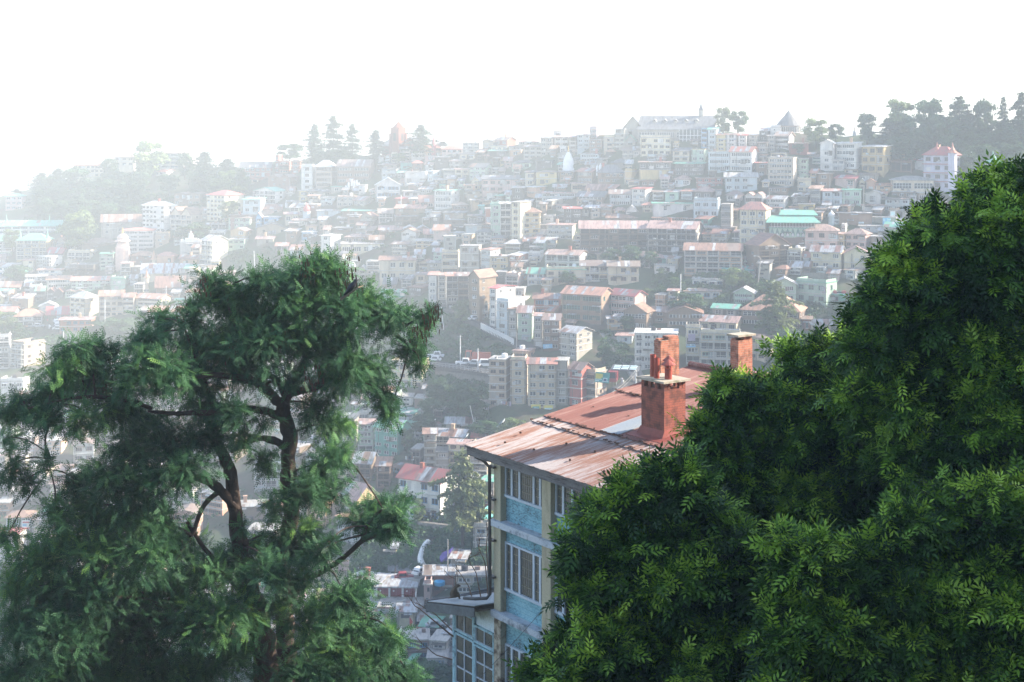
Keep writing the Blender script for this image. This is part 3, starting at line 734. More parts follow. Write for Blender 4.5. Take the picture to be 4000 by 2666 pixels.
170 380 1045 1170 32 0 s g s 1 n|greenish house with flat tin roof
388 530 1035 1160 34 70 s b o 2 b|bluish house with salmon roof beside dark gable
560 860 1040 1150 70 0 h K t 1 n|dark house with pale pink jagged roof
0 550 1200 1345 20 0 s w g 1 o|long blank whitewashed wall house with few dark windows
555 920 1165 1400 8 0 f b c 2 n|pale blue flat house with rooftop railings
930 1092 1220 1600 4 0 f k c 4 b|tall narrow grey tenement with bay windows
1000 1245 1090 1170 66 0 h w n 1 n|white house with dark brown hipped roof
1250 1550 1100 1215 50 0 m w t 1 b|white house with many tiny gables
1550 1852 1140 1260 44 0 g w s 2 b|white galleried house with grey tin roof
1570 1900 985 1060 14 0 s n k 1 n|brown brick house with sagging grey roof
1905 2120 1110 1230 50 0 s k s 2 n|dark house with pale slanted tin roof
1860 2120 1260 1320 10 0 f n o 1 x|low brown house behind the mosque roof
0 560 1400 1440 40 0 s n o 1 b|long salmon roofed house above the veranda tenement
595 755 1410 1500 40 170 g G o 1 n|green house with salmon roof and white side wall
720 905 1530 1640 6 0 s c c 2 n|cream house with railing beside the veranda tenement
1480 1560 540 640 6 0 s k o 1 x|orange roofed little loft
1540 1760 1260 1330 20 0 s k t 1 x|grey boarded house above the mosque
@ 3100 350 2.613
272 428 548 830 38 0 e w w 4 n|white gabled five-storey house beside dark wood
430 690 548 810 14 0 s w w 4 b|long white house under pale sheet roof by the wood
692 918 582 855 16 150 s y w 3 n|lime yellow block with white roof edge
392 518 715 840 18 0 s w c 2 n|white window box house before the white gabled one
990 1242 735 850 36 0 h n R 1 v|dark veranda house with brown red hipped roof
1240 1325 722 825 26 0 s w r 1 n|small white house with red roof against the pink-turreted block
425 666 906 1000 34 0 s p r 1 n|pink house with white arched window band
165 296 1012 1170 34 0 s k t 2 b|grey house with salmon roof and window strips
298 492 1038 1190 26 0 s b t 2 n|bluish white house with pale pink roof
497 690 1028 1195 0 0 f g g 2 n|pale turquoise flat house
40 180 930 1050 0 0 f c c 2 n|cream balcony house with dark rails
242 400 860 1000 10 0 s n n 2 n|brown shadowed house beside the pink arched band
520 660 815 860 10 0 s c n 1 n|cream loft below long white house
668 870 870 960 20 0 g k n 1 n|dim grey house with curved roof
742 838 940 1030 34 0 e o o 1 n|peach gabled house with dark pole
838 1000 978 1035 30 0 s o o 1 x|peach shed with bright salmon roof
1002 1432 925 1045 44 0 h c c 1 b|long house half brown half white with straw roof
1000 1240 1048 1110 0 0 f n c 1 n|brown understorey with white windows
1140 1250 1065 1110 0 0 f G c 1 b|small turquoise glazed room
1270 1490 1060 1140 4 0 f t c 1 b|tan glazed balcony house beneath cafe railing
732 908 1060 1160 30 0 e w c 1 n|pale bluish gabled house with brown vents
936 1180 1118 1240 8 0 s b k 2 n|lilac grey house with dark roof edge
1242 1472 1148 1230 4 0 f p c 1 n|peach pink flat house beside the leaves
450 800 1262 1380 12 0 s n k 2 x|brown boarded house with uneven roof behind the little dome
802 1076 1310 1385 8 0 f k c 1 x|grey house carrying a sky blue signboard
676 912 1392 1460 4 0 s b c 1 x|plain pale blue walled house
1180 1400 1230 1340 18 0 s k s 2 x|grey tin house touching the leaves
40 165 1070 1190 20 0 s K s 2 n|dark house with light tin roof and white banner
45 225 1175 1260 4 0 f y c 1 n|dull yellow boarded house above the mosque roof
100 290 830 860 10 0 s n n 1 x|low brown roof row beneath the wood
700 930 1180 1240 14 0 s w t 1 n|white porch house with arched doors
1110 1240 1240 1320 0 0 f k c 1 o|grey house with white poster
"""
def build_town():
    ox = oy = 0; sc = 1
    for ln in TOWN.strip().splitlines():
        if ln[0] == '@': _, a, b, c = ln.split(); ox, oy, sc = float(a), float(b), float(c); continue
        d, lab = ln.split('|'); t = d.split()
        x0, x1, yt, yb, rh, sd = [float(v) for v in t[:6]]
        house(ox+x0/sc, ox+x1/sc, oy+yt/sc, oy+yb/sc, rh/sc, sd/sc, t[6], t[7], t[8], int(t[9]), t[10], lab)
build_town()
# ---------------------------------------------------------------- the small houses that pack the gaps of the town
def inside(x, y, poly):
    c = False; n = len(poly)
    for i in range(n):
        (x0, y0), (x1, y1) = poly[i], poly[i-1]
        if (y0 > y) != (y1 > y) and x < (x1-x0)*(y-y0)/(y1-y0)+x0: c = not c
    return c
ZONES = [
 ([(0, 930), (520, 960), (560, 900), (760, 800), (960, 700), (1100, 665), (1800, 612), (2300, 575), (3000, 565), (3400, 620), (3560, 740), (3700, 830), (3700, 1000), (3350, 1100), (3100, 1110), (2560, 1050), (2330, 1050), (2300, 1180), (2560, 1270), (2440, 1300), (2330, 1350), (2100, 1290), (1990, 1290), (1880, 1200), (1680, 1180), (1500, 1100), (1300, 1080), (1240, 1000), (1000, 940), (880, 1000), (880, 1180), (640, 1240), (300, 1250), (200, 1200), (0, 1230)], 36, 78, 26, 62, 300, .42, 0),
 ([(2000, 1290), (2380, 1290), (2330, 1420), (2100, 1370)], 45, 80, 40, 70, 8, .3, 0), ([(2450, 1180), (3060, 1200), (3060, 1290), (2760, 1430), (2600, 1300)], 40, 85, 30, 55, 14, .3, 0),
 ([(1330, 1640), (1560, 1560), (1930, 1780), (1930, 1960), (1700, 1870), (1560, 2000), (1330, 1960)], 42, 88, 34, 66, 34, .48, 0), ([(1450, 2440), (1800, 2440), (1780, 2640), (1450, 2640)], 55, 100, 40, 75, 16, .45, 0),
 ([(0, 1560), (330, 1600), (330, 2260), (0, 2260)], 60, 110, 45, 90, 26, .3, 0), ([(330, 1450), (640, 1440), (900, 1480), (1340, 1540), (1480, 1640), (1400, 2100), (1320, 2300), (1480, 2300), (1500, 2640), (330, 2640)], 90, 150, 60, 120, 70, .3, 0)]
FILL_SKIP = {12, 14, 15, 21, 28, 33, 38, 41, 53, 56, 61, 74, 75, 76, 77, 79, 81, 84, 85, 88, 91, 94, 101, 106, 123, 138, 141, 144, 145, 153, 165, 171, 185, 187, 189, 197, 201, 203, 204, 205, 210, 218, 221, 224, 225, 228, 235, 236}
def fill_town():
    g = random.Random(4242); cell = 6; cov = set(); seen = {h[4] for h in HOUSES}; base = list(HOUSES); idx = 0
    def cells(x0, x1, y0, y1): return [(i, j) for i in range(int(x0//cell), int(x1//cell)+1) for j in range(int(y0//cell), int(y1//cell)+1)]
    for h in HOUSES: cov.update(cells(h[0], h[1], h[2], h[3]))
    def short(l):
        l = re.split(r" (?:with|under|beside|below|above|behind|near|of|on|in|joined|close|at|beneath|between|closing|carrying|among|against|hanging|along|from|before|half|first|standing|touching|highest|seen)", l)[0]; return l
    for poly, w0, w1, h0, h1, cap, thr, late in ZONES+[(ZONES[0][0], 26, 56, 20, 46, 330, .64, 1)]:
        X0, X1 = min(p[0] for p in poly), max(p[0] for p in poly); Y0, Y1 = min(p[1] for p in poly), max(p[1] for p in poly); k = 0
        for _ in range(cap*26):
            if k >= cap: break
            x, y = g.uniform(X0, X1), g.uniform(Y0, Y1); w, h = g.uniform(w0, w1), g.uniform(h0, h1)
            if not inside(x, y, poly) or y < interp(SKY, x)+10: continue
            sc_ = 1 if Y0 > 1400 else .72+.5*(y-600)/700; w *= sc_; h *= sc_; c = cells(x-w/2, x+w/2, y-h, y)
            if sum(q in cov for q in c) > thr*len(c): continue
            cov.update(c); k += 1; idx += 1
            W_ = g.choice('wwcckkKnnytbgpto'); C_ = g.choice('tRRksnnogsscc'); n = max(1, round(h/(17*sc_) if Y0 < 1400 else h/30)); R_ = g.choice('gggsssfffheg'); s = g.choice('nnbvxvbo')
            if W_ in 'Kn' and s == 'n': s = 'x'
            if R_ == 'f': C_ = 'c'
            kd = "shack" if (W_ in "Kn" and n == 1) or (late and n == 1) else ("tenement" if n >= 3 else "cottage")
            cn = {'w': 'white', 't': 'tan', 'o': 'peach'}.get(W_, WALL[W_][0]); rn = {'c': 'flat concrete'}.get(C_, ROOFC[C_][0]) if R_ == 'f' else ROOFC[C_][0]
            nb = sorted(base, key=lambda q: abs((q[0]+q[1])/2-x)+1.4*abs((q[2]+q[3])/2-y+h/2))[:6]; lab = None
            for q in nb:
                rel = "below" if y-h*.5 > q[3] else ("above" if y < q[2]+4 else "beside"); l = f"small {cn} {kd} with {rn} roof {rel} the {short(q[4])}"
                if l not in seen and len(l.replace('-', ' ').split()) <= 15: lab = l; break
            if lab is None: lab = f"small {cn} {kd} between the {short(nb[0][4])} and the {short(nb[1][4])}"
            if lab in seen or len(lab.split()) > 16: continue
            seen.add(lab)
            if idx in FILL_SKIP: continue
            sd = w*g.choice([.0, .2, .3, .45]); xm2 = x+w/2-sd*.8
            house(x-w/2, xm2, y-h, y, g.uniform(6, 22)*sc_, sd, R_, W_, C_, n, s, lab, cat=kd, name=kd); HOUSES[-1][5]["fill"] = idx
fill_town()
# ---------------------------------------------------------------- landmarks of the town
def M(name, base, **k): return mat(name, base, **k)
GOLD = mat("gilt finial", (0.55, 0.38, 0.12), 0.5, 0.1, 3)
REDP = mat("red paint", (0.52, 0.06, 0.05), 0.6, 0.2, 2)
PINKW = mat("pinkish temple stone", (0.66, 0.50, 0.42), 0.85, 0.2, 1.2)
WHITE = mat("white plaster", (0.74, 0.74, 0.72), 0.85, 0.15, 0.8)
SLATE = roofm('k'); GREENT = roofm('g')
def hs(x0, x1, yt, yb, rh, sd, R_, W_, C_, n, s, label, **k): return house(x0, x1, yt, yb, rh, sd, R_, W_, C_, n, s, label, **k)
def at(x, y, dY=0.0):
    Y = depth(x, y)+dY; return P(x, y, Y), Y
def spire(root, x, y, z, r, h, m, name="spire", seg=8, flare=True):
    b = MB(); prof = [(r*1.25, 0), (r*.8, h*.12), (r*.45, h*.4), (r*.15, h*.8), (0.02, h)] if flare else [(r, 0), (0.02, h)]
    b.lathe(prof, x, y, z, seg, ph=math.pi/8); return b.build(name, m, root)
# great slate roofed hall on the ridge
hall = hs(2490, 2786, 505, 552, 52, 20, 'g', 'k', 'k', 1, 'b', "great hall with enormous slate roof, dormer row and little turret", dd=20, cat="hall", name="great_hall")
w_, d_, H_ = HOUSES[-1][6:9]; rise_ = hall.children[1].dimensions.z-.3 if False else max(v.co.z for v in [c for c in hall.children if c.name.startswith('roof')][0].data.vertices)-H_
for i in range(5):
    X = -w_/2+w_*(.2+.14*i); z = H_+rise_*.50; yd = d_*.5*.5; b = MB(); b.box(X-.5, X+.5, yd-.3, yd+1.6, z-.3, z+.5); b.slab([(X-.8, yd-.6, z+.45), (X, yd-.6, z+1.25), (X, yd+2.2, z+1.25), (X-.8, yd+2.2, z+.45)], .08, 1); b.slab([(X, yd-.6, z+1.25), (X+.8, yd-.6, z+.45), (X+.8, yd+2.2, z+.45), (X, yd+2.2, z+1.25)], .08, 1)
    b.build("dormer", [wallm('k'), roofm('s')], hall)
b = MB(); X = w_*.30; zt = H_+rise_; b.box(X-.8, X+.8, d_/2-.8, d_/2+.8, zt-1.5, zt+2.0); b.lathe([(1.5, 0), (1.0, .3), (.05, 2.9)], X, d_/2, zt+2.0, 4, 1, ph=math.pi/4); b.build("turret", [wallm('k'), SLATE], hall)
b = MB(); X = w_*.20
b.box(X-4, X+4, -.5, .1, -3, H_-.2)
for i in range(7): b.box(X-4+i*1.3, X-3.8+i*1.3, -.7, -.5, -3, H_-.2, 1)
for j in range(4): b.box(X-4, X+4, -.72, -.7, j*1.3-2, j*1.3-1.8, 1)
b.build("window", [GLASS, FRAME], hall)
hs(2436, 2506, 502, 552, 48, 0, 'e', 'k', 'k', 1, 'x', "slate roofed cross wing with blank gable at the great hall's end", dd=18, cat="hall", name="hall_wing")
# conical roof
p, Y = at(3098, 548); s = Y/F; rt = empty("round_hall", p, 0, "round hall with tall conical slate roof on the skyline", "round hall"); r = 50*s
b = MB(); b.lathe([(r*.93, -6), (r*.93, 60*s)], 0, 8, 0, 14); b.build("wall", wallm('n'), rt)
b = MB(); b.lathe([(r*1.04, 56*s), (r*.72, 76*s), (r*.36, 96*s), (r*.05, 116*s), (.02, 122*s)], 0, 8, 0, 14); b.build("roof", SLATE, rt)
for i in range(9):
    a = R(-160+i*17.5); o = add_window(rt, WM['pairw'], math.cos(a)*r*.95, 30*s, 1.3, 2.0, y=8+math.sin(a)*r*.95); o.rotation_euler = (0, 0, a+R(90))
hs(3010, 3052, 500, 550, 8, 0, 'f', 'w', 'c', 3, 'n', "white stepped flat block under the conical roof's edge")
hs(2965, 3012, 510, 552, 12, 0, 'g', 'K', 's', 2, 'n', "dark tin roofed house before the conical roof")
# brick church with square tower
CHB = mat('dark church brick', (.22, .075, .05), .9, .3, .6)
p, Y = at(1556, 606); s = Y/F; rt = empty("church", p, R(-38), "brick church with tall square tower on the skyline between cedars", "church")
b = MB(); t = 21*s; b.box(-t, t, -t, t, -5, 108*s); 
for sx in (-1, 1):
    for sy in (-1, 1): b.box(sx*t-sx*.6, sx*t+sx*.5, sy*t-sy*.6, sy*t+sy*.5, -5, 84*s)
b.build("tower", CHB, rt); spire(rt, 0, 0, 108*s, t*1.1, 24*s, CHB, "tower_roof", 4, False)
b = MB()
for sx, sy in ((-1, -1), (1, -1)):
    b.box(-.7, .7, -t-.06, -t-.01, 55*s, 85*s)
    b.box(t+.01, t+.06, -.7, .7, 55*s, 85*s)
    break
b.build("louvre", DARK, rt)
c = math.cos(R(38)); b = MB(); b.add([(-t-9, 2, -5), (-t, 2, -5), (-t, 16, -5), (-t-9, 16, -5), (-t-9, 2, 38*s), (-t, 2, 38*s), (-t, 16, 38*s), (-t-9, 16, 38*s)], [(0, 1, 5, 4), (2, 3, 7, 6), (3, 0, 4, 7), (1, 2, 6, 5)])
b.box(t, t+9, 0, 14, -5, 44*s); b.add([(t, -.01, 44*s), (t+9, -.01, 44*s), (t+4.5, -.01, 70*s)], [(0, 1, 2)]); b.build("wall", CHB, rt)
b = MB(); b.slab([(-t-10, 1, 37*s), (-t, 1, 37*s), (-t, 9, 66*s), (-t-10, 9, 66*s)], .3); b.slab([(-t, 17, 37*s), (-t-10, 17, 37*s), (-t-10, 9, 66*s), (-t, 9, 66*s)], .3)
b.slab([(t-.3, 15, 43*s), (t-.3, -.6, 43*s), (t+4.5, -.6, 71*s), (t+4.5, 15, 71*s)], .3); b.slab([(t+9.4, -.6, 43*s), (t+9.4, 15, 43*s), (t+4.5, 15, 71*s), (t+4.5, -.6, 71*s)], .3); b.build("roof", SLATE, rt)
for i in range(3): add_window(rt, WM['pairn'], t+2.6+i*1.9, 10*s, .8, 3.0, y=-.03)
# turreted pinkish white block with red roofs
tb = hs(3607, 3718, 606, 742, 34, 32, 'h', 'l', 'r', 4, 'n', "lilac white block with bright red roof and two pointed corner turrets", cat="turreted block", name="turreted_block")
w_, d_, H_ = HOUSES[-1][6:9]
for X in (-w_*.13, w_/2):
    b = MB(); yy = 2.5 if X < 0 else .5; b.lathe([(1.5, H_-14 if X > 0 else H_-1), (1.5, H_+.8)], X, yy, 0, 8); b.lathe([(2.0, H_+.7), (1.0, H_+1.5), (.4, H_+2.6), (.03, H_+4.2)], X, yy, 0, 8, 1); b.build("turret", [wallm('l'), roofm('r')], tb)
b = MB()
for k in (1, 2, 3): b.box(-w_/2-.3, w_/2+.3, -.4, .3, H_*k/4-.25, H_*k/4-.02)
b.build("ledge", roofm('r'), tb)
# gazebo on the dark slope
p, Y = at(3879, 662, -14); s = Y/F; rt = empty("gazebo", p, 0, "open gazebo with two-tiered pale green roof on the dark wooded slope", "gazebo"); b = MB()
for a in range(6): b.tube([(math.cos(a*math.pi/3)*28*s, math.sin(a*math.pi/3)*28*s, -3), (math.cos(a*math.pi/3)*28*s, math.sin(a*math.pi/3)*28*s, 26*s)], .14, 6)
b.build("posts", WHITE, rt).name = "post"
b = MB(); b.lathe([(46*s, 24*s), (40*s, 27*s), (17*s, 38*s), (14*s, 40*s), (4*s, 58*s), (.02, 74*s)], 0, 0, 0, 12); b.build("roof", GREENT, rt)
# mosque with two green eaves and pointed arches
mq = hs(3006, 3188, 893, 965, 2, 0, 'f', 'g', 'g', 1, 'x', "pale green mosque with sea green eaves and a row of pointed arches", dd=16, cat="mosque", name="mosque")
w_, d_, H_ = HOUSES[-1][6:9]; Yq = HOUSES[-1][10]; s = Yq/F
b = MB(); b.box(-w_/2+.4, w_/2-.4, .6, d_, H_, H_+27*s); b.build("gallery", wallm('K'), mq)
b = MB(); b.slab([(-w_/2-1.3, -1.6, H_+24*s), (w_/2+1.3, -1.6, H_+24*s), (w_/2-.5, 4.5, H_+47*s), (-w_/2+.5, 4.5, H_+47*s)], .18)
b.slab([(-w_/2+3, 3.8, H_+50*s), (w_/2+1, 3.8, H_+50*s), (w_/2, 9, H_+66*s), (-w_/2+4, 9, H_+66*s)], .18); b.box(-w_/2+4, w_/2, 4.6, 9, H_+40*s, H_+50*s)
b.build("roof", GREENT, mq)
b = MB()
for i in range(15): X = -w_/2+.6+i*(w_-1.2)/14; b.box(X-.06, X+.06, -.2, -.08, H_, H_+25*s)
b.box(-w_/2, w_/2, -.2, -.1, H_+5*s, H_+7*s); b.build("balcony", WHITE, mq)
for i in range(9):
    X = -w_/2+w_*(i+.5)/9; a = w_/9*.33; b = MB(); z0, z1 = H_-32*s, H_-10*s
    prof = [(-a, z0), (a, z0), (a, z1-.7), (a*.7, z1), (a*.3, z1+.5), (0, z1+.9), (-a*.3, z1+.5), (-a*.7, z1), (-a, z1-.7)]
    b.add([(X+u, -.05, v) for u, v in prof], [tuple(range(9))]); b.add([(X+u*.8, -.08, z0+.05+(v-z0)*.42) for u, v in prof], [tuple(range(9))], 1); b.build("arch_window", [mat("dark green arch", (0.10, 0.22, 0.18), .6), FRAME], mq)  # each arch is a flat dark green panel with pale framing laid over it
b = MB(); b.box(-w_/2-.1, w_/2+.1, -.15, -.01, -2, H_-36*s); b.build("base", wallm('n'), mq)
# little dome beside the mosque
p, Y = at(3248, 868, -1); s = Y/F; rt = empty("domed_kiosk", p, 0, "small kiosk with white onion dome beside the mosque", "kiosk"); b = MB(); b.lathe([(12*s, -5), (12*s, 20*s), (16*s, 21*s), (16*s, 23*s)], 0, 0, 0, 8); b.build("body", wallm('b'), rt)
b = MB(); b.lathe([(12*s, 23*s), (14*s, 28*s), (11*s, 34*s), (4*s, 40*s), (.03, 48*s)], 0, 0, 0, 12); b.build("dome", WHITE, rt, True)
# white curvilinear temple spire
p, Y = at(2220, 668, -2); s = Y/F; rt = empty("temple_spire", p, 0, "white curved temple spire with gilt finial among grey tenements", "temple"); b = MB()
b.lathe([(23*s, -5), (23*s, 10*s), (20*s, 12*s), (21*s, 22*s), (20*s, 38*s), (15*s, 54*s), (8*s, 68*s), (4*s, 74*s)], 0, 0, 0, 12); b.build("body", WHITE, rt, False)
b = MB(); b.lathe([(4.5*s, 74*s), (5*s, 77*s), (2*s, 80*s), (1.4*s, 90*s), (.03, 98*s)], 0, 0, 0, 8); b.build("finial", GOLD, rt)
for i, (xx, yy) in enumerate(((2333, 655), (2345, 652), (2358, 655))):
    p, Y = at(xx, yy, -7); b = MB(); b.lathe([(5*Y/F, -3), (5*Y/F, 2*Y/F), (.03, 14*Y/F)], 0, 0, 0, 8); o = b.build("small_spire", WHITE); o.location = p
    tag(o, ["first of three tiny white spires, beside the grey crowded house", "middle and tallest of three tiny white spires", "third of three tiny white spires, close to the dark house"][i], "spire", "three tiny white spires")
# red onion dome
p, Y = at(1198, 852, -2); s = Y/F; rt = empty("domed_temple", p, 0, "little temple with red onion dome on a pale blue drum", "temple"); b = MB(); b.lathe([(15*s, -4), (15*s, 22*s), (17*s, 23*s), (17*s, 25*s)], 0, 0, 0, 10); b.build("drum", wallm('b'), rt)
b = MB(); b.lathe([(11*s, 25*s), (13.5*s, 32*s), (12*s, 41*s), (6*s, 49*s), (2*s, 53*s), (.03, 62*s)], 0, 0, 0, 12); b.build("dome", mat("red dome paint", (0.55, 0.16, 0.14), .6), rt, True)
# pinkish temple tower
p, Y = at(479, 1040, -2); s = Y/F; rt = empty("temple_tower", p, R(12), "pinkish ribbed temple tower with tiered umbrella roof", "temple"); b = MB()
b.lathe([(32*s, -6), (32*s, 40*s), (34*s, 60*s), (31*s, 82*s), (24*s, 96*s), (20*s, 98*s)], 0, 0, 0, 4, ph=math.pi/4, sx=1, sy=1)
for a in range(4): t = a*math.pi/2; cx, cy = math.cos(t)*21*s, math.sin(t)*21*s; b.box(cx-6*s, cx+6*s, cy-6*s, cy+6*s, -6, 74*s)
b.build("body", PINKW, rt); b = MB(); b.lathe([(30*s, 97*s), (29*s, 101*s), (20*s, 104*s)], 0, 0, 0, 14); b.lathe([(20*s, 104*s), (22*s, 112*s), (15*s, 122*s), (6*s, 126*s)], 0, 0, 0, 14); b.build("roof", PINKW, rt)
b = MB(); b.lathe([(4*s, 126*s), (5*s, 132*s), (2*s, 138*s), (2.5*s, 144*s), (.03, 152*s)], 0, 0, 0, 8); b.build("finial", GOLD, rt)
# white domed temple
wt = hs(704, 785, 948, 1000, 4, 0, 'f', 'w', 'w', 3, 'o', "dazzling white temple with a ribbed dome and corner kiosks", cat="temple", name="white_temple")
w_, d_, H_ = HOUSES[-1][6:9]; s = HOUSES[-1][10]/F; b = MB(); b.box(-w_*.28, w_*.28, .5, d_*.7, H_, H_+14*s); b.lathe([(9*s, 14*s+H_), (10*s, 22*s+H_), (7*s, 32*s+H_), (2*s, 38*s+H_), (.03, 48*s+H_)], 0, d_*.3, 0, 12); b.build("dome", WHITE, wt)
for X in (-w_*.38, w_*.38): b = MB(); b.lathe([(3.5*s, H_), (3.5*s, H_+6*s), (3.8*s, H_+9*s), (.03, H_+15*s)], X, 1.2, 0, 8); b.build("kiosk", WHITE, wt)
for i, (xx, yy) in enumerate(((738, 903), (748, 900))):
    p, Y = at(xx, 950, -9); b = MB(); b.tube([p, (p.x, p.y, p.z+46*Y/F)], .12, 5); b.slab([(p.x, p.y, p.z+46*Y/F), (p.x+1.6, p.y, p.z+43*Y/F), (p.x, p.y, p.z+38*Y/F)], .05, 1)
    tag(b.build("flagpole", [METAL, REDP]), ["thin flagpole with red pennant over the white temple dome", "second flagpole with red pennant, nearer the tan five-storey house"][i], "flagpole", "temple flagpoles")
p, Y = at(1119, 808, -1); o = MB().lathe([(7*Y/F, -5), (6*Y/F, 8*Y/F), (2*Y/F, 20*Y/F), (.03, 27*Y/F)], 0, 0, 0, 8).build("small_spire", WHITE); o.location = p; tag(o, "lone white pyramid spire beside the arched green gable house", "spire")
# roof spires and turrets on houses built above
def find(lab): return next(h for h in HOUSES if lab in h[4])
h = find("vast sea green roof"); s = h[10]/F
for X in (-.36, .3): spire(h[5], h[6]*X, 2.5, h[8]+15*s, 5*s, 30*s, GREENT)
h = find("green pavilion with five rows"); s = h[10]/F
for X in (-.45, .46): spire(h[5], h[6]*X, 3, h[8]+8*s, 6*s, 42*s, GREENT)
h = find("pointed turret"); s = h[10]/F; b = MB(); b.lathe([(9*s, -2), (9*s, h[8]+2), (11*s, h[8]+2.2), (.05, h[8]+2.2+36*s)], 0, 0, 0, 8); b.build("turret", roofm('r'), h[5])
h = find("Z") if False else find("two round gable dormers") if any("two round gable dormers" in q[4] for q in HOUSES) else find("round gable dormers"); s = h[10]/F
for X in (.12, .34): b = MB(); b.lathe([(3.2*s*2, 0), (.1, 5*s)], h[6]*X, 1.2, h[8]+3*s, 3, ph=math.pi/2*3); b.build("dormer", WHITE, h[5])
for (x, y0, y1, yb, lab) in ((601, 978, 1014, 1032, "slim octagonal turret with orange spire above the silver roofed hall"), (573, 1052, 1084, 1150, "octagonal corner turret with salmon spire by the silver roofed hall")):
    p, Y = at(x, yb, -2); s = Y/F; rt = empty("turret", p, 0, lab, "turret"); b = MB(); b.lathe([(8*s, -4), (8*s, (yb-y1)*s)], 0, 0, 0, 8); b.build("body", wallm('c'), rt)
    spire(rt, 0, 0, (yb-y1)*s, 11*s, (y1-y0)*s, roofm('o'))
for i in range(3):
    add_window(rt, WM['pairw'], -4*s+i*4*s, 12*s, 1.1, 8*s, y=-8.2*s)
p, Y = at(198, 972, -1); s = Y/F; b = MB(); rt = empty("gateway", p, 0, "small cream pointed arch gateway beside the green pavilion", "gateway")
b.box(-10*s, -5*s, -.6, .6, -3, 24*s); b.box(5*s, 10*s, -.6, .6, -3, 24*s); b.add([(-10*s, -.6, 24*s), (10*s, -.6, 24*s), (0, -.6, 33*s), (-10*s, .6, 24*s), (10*s, .6, 24*s), (0, .6, 33*s)], [(0, 1, 2), (5, 4, 3), (0, 2, 5, 3), (2, 1, 4, 5)]); b.build("body", wallm('c'), rt)
# retaining walls
def retaining(pts, h, label, th=1.2, m=STONE, dY=-3.0):
    b = MB(); P3 = [at(x, y, dY)[0] for x, y in pts]
    for a, c in zip(P3, P3[1:]):
        n = Vector((c.y-a.y, a.x-c.x, 0)).normalized()*th
        if n.y < 0: n = -n
        q = [a, c, c+n, a+n]; b.add([(v.x, v.y, v.z-h-4) for v in q]+[(v.x, v.y, v.z) for v in q], [(3, 2, 1, 0), (4, 5, 6, 7), (0, 1, 5, 4), (1, 2, 6, 5), (2, 3, 7, 6), (3, 0, 4, 7)])
    return tag(b.build("retaining_wall", m), label, "retaining wall")
retaining([(1325, 845), (1400, 845), (1480, 846), (1545, 848)], 8, "tall dark stone retaining wall under the long brown timber row")
retaining([(1700, 1432), (1800, 1444), (1912, 1462)], 3, "rough stone retaining wall carrying the road with parked vehicles", dY=-7)
retaining([(3130, 1068), (3250, 1066), (3400, 1070)], 4, "grey stone retaining wall below the cream stone based house")
retaining([(1630, 2040), (1760, 2055)], 3, "mossy stone retaining wall under the white block with blue shutters")
# cell antennas
for i, (x, y, h) in enumerate(((1352, 735, 16), (1362, 722, 22), (1374, 712, 28), (1384, 716, 26), (1394, 714, 26), (1402, 724, 20), (1412, 738, 18))):
    p, Y = at(x, 745, -1); s = Y/F; b = MB(); zt = -(y-HY)/F*Y-p.z; b.tube([(0, 0, -2), (0, 0, zt)], .12, 5); b.box(-.35, .35, -.35, 0, zt-h*s*.5, zt+1.0, 1); o = b.build("cell_antenna", [METAL, WHITE]); o.location = p
    tag(o, "white panel antenna in the upright bundle on a roof below the brick hall", "antenna", "cell antennas")
# stone statue on the ridge top
p, Y = at(3337, 530, 1); s = Y/F; b = MB(); b.box(-6*s, 6*s, -6*s, 6*s, -3, 12*s); b.box(-4*s, 4*s, -4*s, 4*s, 12*s, 18*s)
rt = empty("statue", p, 0, "pale statue on a stepped plinth on the skyline behind shrubs", "statue"); b.build("plinth", WHITE, rt); MB().lathe([(2.2*s, 18*s), (2.6*s, 24*s), (3*s, 30*s), (1.4*s, 32*s), (1.5*s, 35*s), (.3*s, 37*s)], 0, 0, 0, 8).build("figure", wallm('k'), rt)
# billboard, sign boards and posters (flat boards at their real places)
def board(x0, x1, y0, y1, Y, label, mats, marks, slope=0.0, name="signboard", cat="signboard", yaw=0.0):
    c = P((x0+x1)/2, (y0+y1)/2, Y); w = (x1-x0)/F*Y; h = (y1-y0)/F*Y; b = MB(); b.box(-w/2, w/2, 0, .12, -h/2, h/2, 0)
    for (a0, a1, b0, b1, mi) in marks: b.box(-w/2+a0*w, -w/2+a1*w, -.02-.012*mi, .0, -h/2+b0*h, -h/2+b1*h, mi)
    o = b.build(name, mats); o.location = c; o.rotation_euler = (0, R(-slope), yaw); return tag(o, label, cat)
YEL = mat("yellow paint", (0.72, 0.62, 0.12), .6, .1); TEAL = mat("teal print", (0.06, 0.38, 0.36), .5, .3, .6); SKYB = mat("sky blue paint", (0.22, 0.50, 0.72), .6, .15); LW = mat("pale print", (0.62, 0.78, 0.80), .6, .1); NAVY = mat("dark blue paint", (0.05, 0.12, 0.22), .6, .1)
Yb = depth(2130, 1578)-13
bd = board(2325, 2381, 1456, 1496, Yb, "green and yellow billboard tilted on the tan block's roof corner", [TEAL, LW, YEL, NAVY], [(0, .5, .28, .34, 1), (.02, .42, .36, .86, 2), (.42, .52, .5, .86, 2), (.5, .95, .1, .22, 1), (.56, .86, .18, .5, 1), (.6, .8, .2, .42, 3), (.64, .76, .24, .38, 1), (.0, .3, .1, .24, 1)], slope=-6, name="billboard", cat="billboard")
for X in (-1, 1): MB().box(X-.08, X+.08, .14, .3, -4.5, -1.2).build("post", METAL, bd)
h = find("salmon roof and white carved balcony"); Yh = h[10]-.35
board(2075, 2112, 1581, 1624, Yh, "yellow framed shop advert with green doorway picture", [YEL, TEAL, LW], [(.14, .86, .1, .82, 1), (.28, .8, .16, .72, 0+2), (.32, .76, .2, .68, 2)], name="painted_advert", cat="painted advert")
